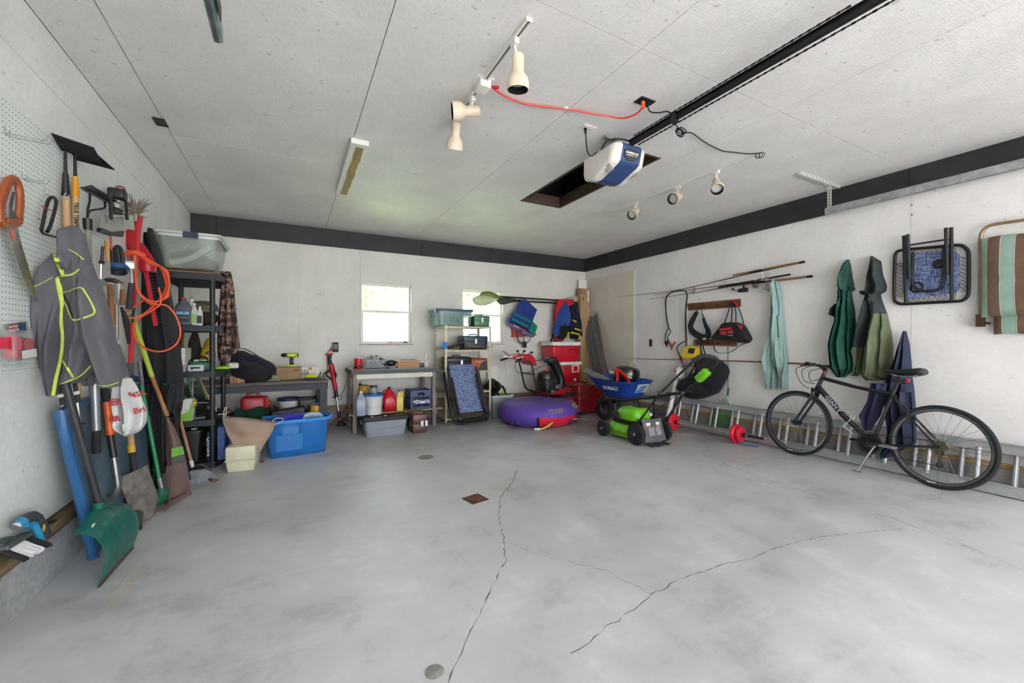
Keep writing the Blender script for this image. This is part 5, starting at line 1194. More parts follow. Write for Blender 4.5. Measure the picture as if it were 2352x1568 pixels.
g0 = at('x', 5.05, 1380, 858); B().tube([g0 + V((0, .10, .04)), g0 + V((0, .09, -.03)), g0 + V((0, .03, -.08)), g0 + V((0, -.03, -.08)), g0 + V((0, -.09, -.03)), g0 + V((0, -.10, .04))], .014, 8, sm=3).cyl(g0 + V((0, .10, .035)), g0 + V((0, -.10, .035)), .014).obj('grip', M_BLK, t)
B().cyl(g0 + V((0, 0, -.08)), V((g0.x + .0, g0.y, .02)), .016).obj('shaft', M_BLK, t)
# ================================================================== white pipe, bucket, work light near the rods
t = thing('white_pipe', 'thick white plastic pipe leaning against the right wall behind the mower', 'pipe', at('x', 5.0, 1536, 950))
a, b_ = at('x', 5.235, 1561, 842), at('x', 4.98, 1532, 965); d_ = b_ - a; b_ = a + d_ * (a.z - .02) / (a.z - b_.z) if b_.z < a.z else b_
B().cyl(a, b_, .036, n=16).obj('pipe', M('d9d6d4', .4), t)
t = thing('white_bucket', 'white plastic tub hanging below the yellow work light', 'tub', X_(1562, 867, .1)); p = X_(1562, 867, .10)
B().lathe([(.07, 0), (.085, .13), (.088, .13), (.088, .14), (.08, .14), (.066, .01)], p, n=20).obj('tub', M('dedcda', .4), t)
B().plate([X_(1549, 846, .19), X_(1553, 848, .19), X_(1553, 856, .19), X_(1549, 854, .19)], (-1, 0, 0), .001).obj('red_mark', M('b0625a', .6), t, sm=0)
B().tube([p + V((.06, .05, .13)), p + V((.07, .01, .22)), p + V((.06, -.05, .13))], .004, 6, sm=3).obj('bail', M_STEEL, t)
B().cyl(X_(1578, 712, .02), X_(1583, 796, .02), .014).obj('conduit_pipe', M('d5d2ce', .4), label='thin white conduit pipe running down the wall behind the belt bag', cat='pipe')
t = thing('work_light', 'yellow hand lamp with chrome base hanging left of the duffel strap', 'work light', X_(1590, 842, .1))
pl = [(1574, 812), (1580, 797), (1592, 793), (1606, 797), (1610, 805), (1606, 820), (1590, 824), (1576, 822)]
B().plate([X_(u, v, .05) for u, v in pl], (-1, 0, 0), .10).obj('housing', M('d9b926', .4), t, sm=0, bevel=.012)
B().plate([X_(u, v, .152) for u, v in ((1579, 810), (1583, 799), (1597, 800), (1593, 812))], (-1, 0, 0), .004).obj('lens', M('16181a', .25), t, sm=0)
B().plate([X_(u, v, .06) for u, v in ((1576, 823), (1600, 822), (1604, 838), (1590, 842), (1575, 838))], (-1, 0, 0), .08).obj('base', metal('b7b7b4', .25, .4, 60), t, sm=0, bevel=.008)
B().torus(X_(1594, 788, .05), (1, 0, 0), .03, .004, 16, 6).obj('hook', M_STEEL, t)
# ================================================================== paddles and life vests on the back wall
BWp = lambda u, v, d: bw(u, v, d)
def paddle(label, pb, sh0, sh1, m, ms, d, second=None):
    t = thing('paddle', label, 'paddle', BWp(*sh0, d))
    B().cyl(BWp(*sh0, d), BWp(*sh1, d), .014, n=10).obj('shaft', ms, t)
    for pts in ([pb] + ([second] if second else [])):
        P = [BWp(u, v, d) for u, v in pts]; C0 = sum(P, V((0, 0, 0))) / len(P)
        B().loft([[C0 + (p - C0) * q + V((0, -h, 0)) for p in smooth_path(P, 4, True)] for q, h in ((.96, -.004), (1, 0), (.96, .006), (.6, .012), (.1, .014))]).obj('blade', m, t, sm=60)
M_PALE = M('b9c094', .45, 0, .1, 6, 0, .85); M_OLV = M('6f7a38', .45, 0, .15, 6, 0, .92); M_DKG = M('2b332a', .5, 0, .2)
paddle('kayak paddle with pale translucent blade in front of the window', [(1140, 688), (1130, 681), (1108, 678), (1092, 681), (1085, 688), (1089, 697), (1104, 702), (1120, 700), (1133, 694)], (1140, 689), (1329, 697), M_PALE, M_BLK, .16, [(1300, 688), (1312, 682), (1324, 680), (1328, 684), (1325, 692), (1310, 692)])
paddle('kayak paddle with olive green blade behind the pale one', [(1152, 681), (1140, 675), (1125, 669), (1108, 671), (1100, 679), (1110, 683), (1130, 686), (1145, 686)], (1150, 681), (1325, 692), M_OLV, M_BLK, .12)
paddle('kayak paddle with short dark green blade overlapping the shafts', [(1142, 690), (1146, 697), (1155, 699), (1170, 696), (1190, 690), (1170, 684), (1150, 684)], (1180, 690), (1326, 699), M_DKG, M_BLK, .20)
for u in (1180, 1322):
    p = BWp(u, 690, 0); B().tube([p, p + V((0, -.24, -.01)), p + V((0, -.26, .04))], .008, 7).obj('wall_hook', M_BLK, label='black wall hook holding the paddles at their ' + ('blade end' if u < 1200 else 'corner end'), cat='hook')
def Dy(rows, m, par, nm, off=.012, **k): return drape(rows, 'y', YB, -1, off, **k).obj(nm, m, par, sm=60)
vb = fabric('20367e', .15, fold=6); vg = fabric('0f7a68', .12); vp = fabric('6f5f8c', .12); vr = fabric('c4202a', .12, fold=6); vr2 = fabric('b8443f', .12, fold=6)
def padp(pts, d0, d1, m, par, nm, bev=.0):
    base = [BWp(u, v, (d0 + d1) / 2) for u, v in pts]; C0 = sum(base, V((0, 0, 0))) / len(base); rings = []
    for q, dd in ((.95, d0), (1, d0 + (d1 - d0) * .2), (1, d0 + (d1 - d0) * .8), (.94, d1), (.5, d1 + .006), (.05, d1 + .008)): rings.append([V((C0.x + (p.x - C0.x) * q, YB - dd, C0.z + (p.z - C0.z) * q)) for p in base])
    return B().loft(rings).obj(nm, m, par, sm=50)
t = thing('life_vest', 'blue life vest with green bands and purple lining hanging from the paddles', 'life vest', BWp(1205, 775, .1))
padp([(1198, 688), (1207, 687), (1213, 694), (1232, 711), (1222, 737), (1213, 756), (1180, 742), (1165, 740), (1174, 724), (1183, 716), (1192, 698)], .17, .26, vb, t, 'front_panel')
padp([(1166, 736), (1176, 722), (1182, 715), (1181, 722), (1172, 742), (1168, 744)], .12, .20, vg, t, 'side_panel')
padp([(1222, 738), (1232, 748), (1231, 755), (1226, 766), (1224, 774), (1211, 758), (1219, 742)], .14, .22, vg, t, 'side_panel')
for a in ([(1183, 718), (1220, 737), (1219, 742), (1181, 722)], [(1177, 729), (1214, 748), (1212, 753), (1175, 734)]): B().plate([BWp(u, v, .272) for u, v in a], (0, -1, 0), .004).obj('band', vg, t, sm=0)
padp([(1167, 743), (1170, 739), (1196, 754), (1195, 759), (1188, 758), (1168, 746)], .13, .2, vp, t, 'lining'); padp([(1196, 757), (1200, 755), (1225, 772), (1222, 774), (1208, 770), (1195, 765)], .13, .2, vp, t, 'lining')
B().plate([BWp(u, v, .21) for u, v in ((1180, 746), (1192, 751), (1191, 753), (1179, 748))], (0, -1, 0), .003).obj('label_patch', M('d9d9d6', .6), t, sm=0)
B().tube([BWp(u, v, .12) for u, v in ((1187, 756), (1189, 775), (1193, 785), (1203, 790))], .012, 6, sm=4, flat=.25).tube([BWp(u, v, .12) for u, v in ((1219, 774), (1215, 783), (1208, 789), (1203, 790))], .007, 6, sm=4, flat=.3).tube([BWp(u, v, .12) for u, v in ((1203, 770), (1203, 786))], .008, 6, flat=.3).obj('strap', fabric('1d3a4a', .1), t)
B().plate([BWp(u, v, .11) for u, v in ((1201.5, 784), (1209, 784), (1209, 798), (1201, 798))], (0, -1, 0), .006).obj('tag', M_BLK, t, sm=0)
t = thing('life_vest', 'faded red life vest hanging behind the blue banded one', 'life vest', BWp(1188, 775, .05))
padp([(1174, 721), (1200, 716), (1226, 745), (1230, 770), (1210, 772), (1198, 773), (1176, 774), (1178, 765), (1175, 745)], .03, .11, vr2, t, 'panel'); B().tube([BWp(1228, 766, .08), BWp(1231, 770, .08)], .01, 6).obj('strap', vr2, t)
t = thing('life_vest', 'bright red life vest hanging over the paddle shaft by the corner', 'life vest', BWp(1290, 785, .1))
padp([(1281, 687), (1317, 687), (1314, 699), (1303, 698), (1299, 704), (1285, 708), (1280, 720), (1278, 737), (1276, 736), (1274, 718), (1277, 702)], .17, .24, vr, t, 'collar'); padp([(1274, 725), (1280, 720), (1280, 740), (1290, 772), (1294, 780), (1290, 784), (1274, 784), (1273, 776)], .03, .12, vr2, t, 'panel')
B().tube([BWp(u, v, .08) for u, v in ((1272, 762), (1268, 775), (1265, 790), (1263, 816))], [.012, .016, .02, .022], 6, sm=3, flat=.2).obj('strap', M_BLKR, t)
t = thing('life_vest', 'royal blue and black life vest in front of the red one', 'life vest', BWp(1290, 775, .2)); vb2 = fabric('2a4590', .15, fold=6)
Dy([(693, 1299, 1301, .03), (705, 1290, 1307, .07), (720, 1281, 1311, .09), (738, 1278, 1313, .10), (748, 1279, 1308, .10)], vb2, t, 'back_panel', off=.24, seed=3, folds=1.5, famp=.2)
Dy([(740, 1275, 1290, .06), (755, 1272, 1284, .08), (772, 1272, 1281, .06)], vb2, t, 'side_panel', off=.22, seed=5, folds=1); Dy([(737, 1284, 1302, .08), (755, 1280, 1304, .12), (772, 1281, 1301, .1), (779, 1286, 1296, .06)], blkf, t, 'lining', off=.22, seed=6, folds=1.6)
t = thing('life_vest', 'navy life vest with yellow trim hanging nearest the corner', 'life vest', BWp(1322, 780, .15)); vn = fabric('151d38', .25, fold=6); vy = M('d9c02a', .6)
Dy([(700, 1308, 1328, .08), (730, 1309, 1332, .12), (750, 1306, 1336, .14), (770, 1308, 1337, .12), (778, 1312, 1334, .08)], vn, t, 'panel', off=.10, seed=7, folds=2)
for pts in (((1316, 735), (1324, 739)), ((1320, 754), (1337, 760)), ((1306, 762), (1306, 780)), ((1310, 766), (1313, 763), (1331, 768), (1332, 774), (1329, 778))): B().tube([BWp(u, v, .27) for u, v in pts], .014, 6, flat=.3, up=(0, -1, 0)).obj('trim', vy, t)
# ================================================================== beige metal shelf
M_BEI = M('c3b999', .5, .2, .2, 20); yf, yb = 6.10, 6.60
sx0, sx1 = at('y', yf, 1022, 880).x, at('y', yf, 1128, 880).x; ms = thing('metal_shelf', 'beige metal shelving unit in front of the right window', 'shelf', ((sx0 + sx1) / 2, 6.35, 0))
zt = at('y', yf, 1024, 748).z; zs_ = [at('y', yf, 1030, v).z for v in (748, 803, 853, 901)] + [.06]
for x in (sx0, sx1):
    for y in (yf, yb):
        s = 1 if x == sx0 else -1; s2 = 1 if y == yf else -1
        B().bb(x, x + s * .035, y, y + s2 * .003, 0, zt + .01).bb(x, x + s * .003, y, y + s2 * .035, 0, zt + .01).obj('post', M_BEI, ms, sm=0)
for z in zs_:
    B().bb(sx0 + .003, sx1 - .003, yf + .003, yb - .003, z - .004, z).bb(sx0 + .003, sx1 - .003, yf + .003, yf + .006, z - .03, z).bb(sx0 + .003, sx1 - .003, yb - .006, yb - .003, z - .03, z).bb(sx0 + .003, sx0 + .006, yf + .006, yb - .006, z - .03, z).bb(sx1 - .006, sx1 - .003, yf + .006, yb - .006, z - .03, z).obj('shelf_board', M_BEI, ms, sm=0)
def clear_plastic(col, alpha):
    return M(col, .25, 0, .05, 8, 0, alpha)
def tub(name, label, cat, x0, x1, y0, y1, z0, z1, m, rim, taper=.88, th=.006, rz=0, wall=.02, group=None):
    cx_, cy_ = (x0 + x1) / 2, (y0 + y1) / 2; t = thing(name, label, cat, (cx_, cy_, z0), rz, group)
    b = B(); o = B(); hx, hy, H = (x1 - x0) / 2, (y1 - y0) / 2, z1 - z0
    def ring(k, z, ins): return [V((max(-1, min(1, 1)) * 0 + p.x, p.y, z)) for p in rr([V((-hx * k + ins, -hy * k + ins, 0)), V((hx * k - ins, -hy * k + ins, 0)), V((hx * k - ins, hy * k - ins, 0)), V((-hx * k + ins, hy * k - ins, 0))], min(.05, hx * .3), z, 4)]
    rings = [ring(taper, 0, 0), ring(taper + (1 - taper) * .05, H * .04, -.003), ring(1, H * .97, 0), ring(1, H * .97, th), ring(taper + (1 - taper) * .05, H * .05, th), ring(taper, H * .03, th * 2)]
    B().loft(rings).obj('tub', m, t, local=True, sm=50)
    rg = [ring(1, H * .92, -.012), ring(1, H, -.014), ring(1, H, th), ring(1, H * .95, th)]
    o.loft(rg, (False, False)).obj('rim', rim, t, local=True, sm=50); return t
p0, p1 = at('y', 6.12, 1009, 740), at('y', 6.12, 1086, 740); zz = zt + .001
t = tub('storage_tub', 'clear plastic tub with blue lid on top of the metal shelf', 'storage tub', 1.98, p1.x, 6.12, 6.56, zz, at('y', 6.12, 1040, 712).z, clear_plastic('8fb0a8', .42), M('3a5c80', .4, 0, .1, 9, 0, .9), .92)
hx = (p1.x - 1.98) / 2; H = at('y', 6.12, 1040, 712).z - zz
B().rbox((0, 0, H + .008), (2 * hx + .03, .46, .018), .03).obj('lid', M('2f4a66', .4, 0, .1), t, local=True)
B().rbox((-hx - .012, -.16, H - .03), (.02, .07, .07), .006).obj('latch', M('2d6fa8', .4), t, local=True)
r_ = random.Random(11)
for k in range(12): B().rbox((r_.uniform(-hx * .75, hx * .75), r_.uniform(-.13, .13), .06 + r_.random() * .11), (r_.uniform(.06, .16), r_.uniform(.05, .1), r_.uniform(.05, .09)), .012, r_.uniform(0, 3)).obj('contents', M(r_.choice(['3d4a5a', '58616a', '6f8f86', '8c7f6a', '2f3338']), .7), t, local=True)
B().bb(-hx + .06, -hx + .10, -.19, .18, .02, H - .02).obj('contents', M('d8d6cf', .6), t, local=True, sm=0)
def toolbox(name, label, x0, x1, y0, y1, z0, z1, m, latch=(.5,), lidk=.55, taper=.96, hm=None, rz=0):
    cx_, cy_ = (x0 + x1) / 2, (y0 + y1) / 2; t = thing(name, label, 'tool box', (cx_, cy_, z0), rz); W, Dp, H = x1 - x0, y1 - y0, z1 - z0
    B().rbox((0, 0, H * lidk / 2), (W * .97, Dp * .97, H * lidk), .012, None, taper).obj('base', m, t, local=True); B().rbox((0, 0, H * (lidk + 1) / 2), (W, Dp, H * (1 - lidk)), .02, None, 1).obj('lid', m, t, local=True)
    B().bb(-W / 2, W / 2, -Dp / 2 - .003, Dp / 2 + .003, H * lidk - .006, H * lidk + .006).obj('seam_lip', m, t, local=True, sm=0)
    for q in latch: B().tube([(W * (q - .5) - .014, -Dp / 2 - .007, H * lidk + .05), (W * (q - .5) - .012, -Dp / 2 - .007, H * lidk - .03), (W * (q - .5) + .012, -Dp / 2 - .007, H * lidk - .03), (W * (q - .5) + .014, -Dp / 2 - .007, H * lidk + .05)], .006, 6).box((W * (q - .5), -Dp / 2 - .004, H * lidk + .012), (.034, .006, .07)).obj('latch', M_STEEL, t, local=True)
    B().tube([(-.07, 0, H), (-.06, 0, H + .025), (.06, 0, H + .025), (.07, 0, H)], .009, 8).obj('handle', hm or m, t, local=True); return t
toolbox('metal_toolbox', 'green metal tool box on top of the metal shelf', at('y', 6.12, 1089, 740).x, at('y', 6.12, 1126, 740).x, 6.12, 6.40, zt + .001, at('y', 6.12, 1105, 725).z, M('4f7d5c', .4, .2, .15))
toolbox('metal_toolbox', 'slate blue tool box on the second shelf against the window', at('y', 6.2, 1064, 790).x, at('y', 6.2, 1121, 790).x, 6.2, 6.46, zs_[1] + .001, at('y', 6.2, 1090, 771).z, M('36444f', .4, .2, .15))
t = toolbox('metal_toolbox', 'black tool box with blue label on the third shelf', at('y', 6.13, 1027, 840).x, at('y', 6.13, 1082, 840).x, 6.13, 6.42, zs_[2] + .001, at('y', 6.13, 1050, 820).z, M('191b24', .4, .1, .15), (.6,))
B().bb(-.03, .16, -.149, -.146, .01, .06).obj('label', M('2d6f9c', .4), t, local=True, sm=0)
x0, x1, z1 = at('y', 6.15, 1083, 840).x, at('y', 6.15, 1119, 840).x, at('y', 6.15, 1100, 823).z
t = thing('cardboard_box', 'orange and black product box beside the black tool box', 'box', ((x0 + x1) / 2, 6.3, zs_[2]))
B().bb(x0, x1, 6.15, 6.42, zs_[2] + .001, z1).obj('carton', M('b0532d', .6, 0, .08), t, sm=0, bevel=.003)
B().plate([(x0, 6.148, zs_[2] + .005), (x1, 6.148, zs_[2] + .005), (x1, 6.148, z1 - .03), (x1 - .10, 6.148, z1 - .06), (x0 + .12, 6.148, zs_[2] + .02)], (0, -1, 0), .001).obj('print', M('40322e', .6), t, sm=0)
B().bb(x0, x1, 6.147, 6.15, z1 - .02, z1 - .002).obj('print_band', M('6b2a2a', .6), t, sm=0); text('HOMELITE', 'lettering', t, ((x0 + x1) / 2, 6.146, z1 - .055), (1, 0, 0), (0, 0, 1), .028, M('e6ded6', .6))
z_ = zs_[1]
t = thing('folded_tripod_bag', 'brown cloth bag and black tripod lying on the second shelf', 'bag', (2.3, 6.2, z_))
B().tube([at('y', 6.16, 1066, 788) , at('y', 6.16, 1072, 793), at('y', 6.16, 1095, 795), at('y', 6.16, 1122, 797)], [.02, .042, .035, .015], 10, sm=3, flat=.6).obj('cloth_bag', fabric('6b5f54', .2), t); B().tube([at('y', 6.16, 1120, 797), at('y', 6.16, 1134, 795)], [.008, .004], 6).obj('stick_tip', M('7a6a58', .7), t)
r_ = random.Random(8)
for k in range(9): B().tube([at('y', 6.14 + .02 * k, 1024 + 2 * k, 798), at('y', 6.14 + .02 * k, 1045 + 3 * k, 793 - 1.5 * (k % 4)), at('y', 6.14 + .02 * k, 1064 + k, 783 + 2 * (k % 4))], .013, 7).obj('pole', M(r_.choice(['17171a', '1f1d1c', '2b2420']), .5), t)
for k in range(5): B().ell(at('y', 6.12, 1026 + 9 * k, 798), (.014, .014, .010), 8, 6).obj('foot', M(r_.choice(['b0a040', '8a8a3a', '3a3a3a']), .6), t)
p = V((at('y', 6.1, 1022, 793).x - .022, 6.068, at('y', 6.07, 1014, 793).z)); B().rbox(p, (.085, .06, .10), .008).obj('blue_block', M('2f78b8', .5), label='small bright blue box clipped to the left post of the metal shelf', cat='box')
x_ = at('y', 6.64, 1130, 880).x; B().bb(x_ - .08, x_ + .12, 6.64, 6.655, .286, at('y', 6.64, 1133, 840).z).obj('white_board', M_WHITE, sm=0, label='narrow white board standing on the floor behind the shelf right post', cat='board')
# ---- folded zero gravity lounge chair
t = thing('lounge_chair', 'folded black lounge chair with blue woven seat leaning on the metal shelf', 'lounge chair', (2.35, 5.85, 0))
L0, R0 = V((2.10, 5.74, .02)), V((2.73, 5.82, .02)); lean = V((-.02, .26, .90)).normalized(); lx = (R0 - L0).normalized(); ln = lx.cross(lean)
def lc(a, h, d=0.0): return L0 + lx * a + lean * h - ln * (-d if ln.y < 0 else d)
W_ = (R0 - L0).length
for k, (ins, hh, dd, r) in enumerate(((0, .80, .0, .016), (.045, .86, .03, .015), (.085, .70, .06, .014), (.02, .76, -.06, .015))):
    a0, a1, b0 = ins, W_ - ins, .02 + ins * .7
    B().tube([lc(a0 - .05, hh, dd), lc(a0 - .02, .35, dd), lc(a0, b0 + .10, dd), lc(a0 + .03, b0 + .03, dd), lc(a0 + .10, b0, dd), lc(a1 - .10, b0, dd), lc(a1 - .03, b0 + .03, dd), lc(a1, b0 + .10, dd), lc(a1 - .05, .35, dd), lc(a1 - .10, hh, dd)], r, 9, sm=4).obj('frame_tube', M_BLK, t)
B().grid(lambda u, v: lc(.12 + .43 * u - .07 * v, .17 + .74 * v, -.03 + .02 * math.sin(PI * u)), 8, 10, .006).obj('seat_mesh', M_MESH, t)
B().rbox(lc(.28, .80, -.05), (.43, .05, .14), .02, Matrix((lx, -ln if ln.y > 0 else ln, lean)).transposed() if False else math.atan2(lx.y, lx.x)).obj('head_pillow', M_MESH, t)
B().bar(lc(.10, .70, -.07), lc(.48, .70, -.07), .03, .012).obj('pillow_strap', M_BLKR, t, sm=0); B().bar(lc(.27, .75, -.085), lc(.255, .86, -.085), .06, .002, ln).obj('care_label', M('d9d7d2', .7), t, sm=0)
for s in (0, 1):
    a0 = .12 if s == 0 else .535
    for k in range(15): q = .20 + k * .035; B().tube([lc(a0 - .05 * q - (.02 if s == 0 else -.02), q, -.02), lc(a0 - .05 * q + (.035 if s == 0 else -.035), q + .012, -.03)], .006, 5).obj('lacing', M_BLKR, t)
    B().tube([lc(.0 if s == 0 else W_ - .03, .28, -.05), lc(-.06 if s == 0 else W_ - .10, .78, -.05)], [.024, .02], 8, flat=.6).obj('armrest', M('1b1b1d', .5), t)
# ---- grey bin of cables, black bag
t = tub('storage_tub', 'translucent grey tub full of black hoses behind the tow tube', 'storage tub', 2.90, 3.30, 6.10, 6.55, 0, .36, clear_plastic('a9b2b6', .8), M('bcc3c6', .4, 0, .05, 9, 0, .9), .86)
B().tube([(-.10, -.08, .30), (-.07, -.08, .44), (.03, -.08, .50), (.10, -.08, .42), (.10, -.08, .28)], .02, 9, sm=5).tube([(-.12, .05, .30), (-.02, .05, .38), (.10, .06, .30)], .018, 9, sm=5).obj('hose', M_BLKR, t, local=True)
B().tube([(.0, -.10, .36), (.05, -.10, .40), (.09, -.08, .34)], .016, 8, sm=3).obj('hose', M('a8c22a', .5), t, local=True)
for k in range(8): B().rbox((random.uniform(-.12, .14), random.uniform(-.1, .15), .24 + .05 * random.random()), (.1, .08, .08), .02, random.uniform(0, 3)).obj('contents', M(random.choice(['1c1c1e', '2a2a2c', '8d8f8e']), .6), t, local=True)
bg = B(); rings = []
for k in range(9):
    q = k / 8; r = .02 + .14 * math.sin(PI * min(1, q * 1.05)) ** .7
    rings.append([V((2.99 + r * (1 + .25 * noise.noise(V((math.cos(a) * 2, math.sin(a) * 2, q * 5)))) * math.cos(a), 6.30 + r * (1 + .25 * noise.noise(V((math.cos(a) * 2, math.sin(a) * 2, q * 5 + 9)))) * math.sin(a), .36 + .27 * q)) for a in [2 * PI * j / 18 for j in range(18)]])
B().loft(rings).obj('black_bag', M('121214', .35, 0, .3), sm=30, label='crumpled black plastic bag on the end of the grey tub', cat='bag')
# ================================================================== long workbench under the window
Zt2 = .862; b2 = thing('workbench', 'wooden workbench with dark edged top under the left window', 'workbench', (1.32, 6.28, 0))
greyw = wood('8d817a', '5f554f', (30, 30, 3)); B().bb(.715, 1.94, 5.94, 6.62, .80, Zt2 - .004).obj('top', M('4b504f', .6, 0, .2, 9), b2, sm=0, bevel=.004)
B().bb(.73, 1.925, 5.955, 6.60, Zt2 - .004, Zt2).obj('top_sheet', M('a9b2b6', .5, 0, .3, 4), b2, sm=0)
for x in (.765, 1.875):
    for y in (5.985, 6.565): B().bb(x - .026, x + .026, y - .035, y + .035, 0, .80).obj('leg', greyw, b2, sm=0, bevel=.003)
B().bb(.79, 1.85, 5.952, 5.972, .735, .80).obj('apron', M('d9d6c6', .6, 0, .08), b2, sm=0); B().bb(.79, 1.85, 6.58, 6.60, .71, .80).obj('apron', M('8d857f', .7), b2, sm=0)
ZS2 = .262
for k in range(6): y = 5.955 + k * .107; B().bb(.69 + .008 * (k % 3), 2.0, y, y + .10, ZS2 - .02, ZS2).obj('shelf_plank', wood('b08c6a', '806349', (3, 30, 30)), b2, sm=0)
for x in (.765, 1.875): B().bb(x - .03, x + .03, 5.96, 6.59, ZS2 - .055, ZS2 - .021).obj('shelf_bearer', greyw, b2, sm=0)
def on(u, v, z): return fl(u, v, z)
def jug(name, label, cat, p, w, d, h, m, cap, capc, capr=.02, neck=.75, hand=None, rz=0, liquid=None):
    t = thing(name, label, cat, p, rz)
    B().rbox((0, 0, h * neck / 2), (w, d, h * neck), min(w, d) * .25, None, .96).obj('body', m, t, local=True)
    rings = []
    for q in range(5):
        a = q / 4; k = (1 - a) ** .9; rings.append([V((w * .46 * (.3 + .7 * k) * math.cos(b_) * 1.05, d * .46 * (.3 + .7 * k) * math.sin(b_) * 1.05, h * (neck - .02) + h * (.94 - neck) * a)) for b_ in [2 * PI * j / 16 for j in range(16)]])
    B().loft(rings).obj('shoulder', m, t, local=True)
    B().cyl((0, 0, h * .93), (0, 0, h), capr, n=14).obj('cap', capc, t, local=True)
    if hand: B().tube([(w * .05, 0, h * .92), (w * .42, 0, h * .86), (w * .46, 0, h * .66)], .014, 8, sm=3).obj('handle', m, t, local=True)
    return t
p = on(829, 955, ZS2); t = jug('washer_fluid_jug', 'clear plastic jug with blue liquid at the left end of the bench shelf', 'jug', p, .13, .11, .33, M('c2ccd8', .25, 0, .05, 6, 0, .55), .02, M_WHITE, .022, .7)
B().rbox((0, 0, .045), (.122, .10, .085), .03, None, .96).obj('liquid', M('3f63b8', .2), t, local=True)
def bucket(name, label, p, r, h, m, rim=None, lid=None):
    t = thing(name, label, 'bucket', p); B().lathe([(.001, 0), (r * .86, 0), (r * .88, .01), (r * .98, h * .82), (r * 1.04, h * .83), (r * 1.04, h * .87), (r, h * .88), (r * 1.02, h), (r * .97, h), (r * .84, .02), (.001, .02)], (0, 0, 0), n=28).obj('pail', m, t, local=True)
    if lid: B().lathe([(r * 1.07, h - .02), (r * 1.09, h - .015), (r * 1.09, h + .008), (r * 1.0, h + .012), (r * .96, h + .002), (.001, h + .002)], n=28).obj('lid', lid, t, local=True)
    B().tube([(-r * 1.05, 0, h * .82), (-r * .8, -r * .85, h * .48), (0, -r * 1.12, h * .38), (r * .8, -r * .85, h * .48), (r * 1.05, 0, h * .82)], .003, 6, sm=5).obj('bail', M_STEEL, t, local=True); return t
p = on(861, 953, ZS2) + V((0, .10, 0)); bucket('plastic_bucket', 'white bucket with blue lid on the workbench shelf', p, .12, .27, M('dcdad8', .4, 0, .03), None, M('2b66b4', .4))
t = thing('glass_jar', 'small jar with dark lid standing on the blue bucket lid', 'jar', p + V((0, 0, .273))); B().lathe([(.001, 0), (.045, 0), (.048, .01), (.05, .09), (.046, .10)], n=18).obj('glass', M('9aa0a4', .2, 0, .1, 9, 0, .7), t, local=True); B().lathe([(.05, .09), (.052, .095), (.052, .115), (.001, .118)], n=18).obj('lid', M('4a3a38', .4), t, local=True)
p = on(838, 948, ZS2) + V((0, .22, 0)); t = thing('fuel_jug', 'yellow plastic fuel jug behind the white bucket', 'jug', p)
rings = []
for k in range(8):
    q = k / 7; rings.append([V(((.10 - .03 * q) * (1 + .2 * noise.noise(V((a, q * 4, 1)))) * math.cos(a) + .02 * q, (.08) * (1 + .2 * noise.noise(V((a, q * 4, 7)))) * math.sin(a), .36 * q)) for a in [2 * PI * j / 16 for j in range(16)]])
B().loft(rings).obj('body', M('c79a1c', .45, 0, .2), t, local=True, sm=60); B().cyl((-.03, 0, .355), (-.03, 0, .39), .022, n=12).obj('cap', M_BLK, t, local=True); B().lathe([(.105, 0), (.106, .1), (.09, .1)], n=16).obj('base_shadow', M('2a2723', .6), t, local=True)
p = on(897, 946, ZS2) + V((0, .10, 0)); t = thing('fuel_can', 'red plastic fuel can with black cap on the workbench shelf', 'fuel can', p)
B().rbox((0, 0, .115), (.19, .16, .23), .05).obj('body', M('bf1426', .3, 0, .06), t, local=True)
B().loft([[V((.095 * k * math.cos(a), .078 * k * math.sin(a), z)) for a in [2 * PI * j / 20 for j in range(20)]] for z, k in ((.215, .98), (.25, .8), (.29, .45), (.31, .28))]).obj('shoulder', M('bf1426', .3, 0, .06), t, local=True)
B().cyl((0, 0, .305), (0, 0, .345), .024, n=14).obj('cap', M_BLK, t, local=True); B().tube([(-.09, 0, .23), (-.07, 0, .29), (-.02, 0, .31)], .012, 8, sm=3).obj('handle', M('bf1426', .3, 0, .06), t, local=True)
for s in (-.055, 0, .055): B().bb(s - .01, s + .01, -.083, -.078, .08, .17 if s else .21).obj('rib', M('d43a46', .3), t, local=True, sm=0, bevel=.004)
p = on(920, 945, ZS2) + V((0, .06, 0)); jug('oil_bottle', 'pale yellow oil bottle with blue cap beside the fuel can', 'bottle', p, .10, .07, .30, M('dcc668', .4), .02, M('31549a', .4), .018, .68, 1)
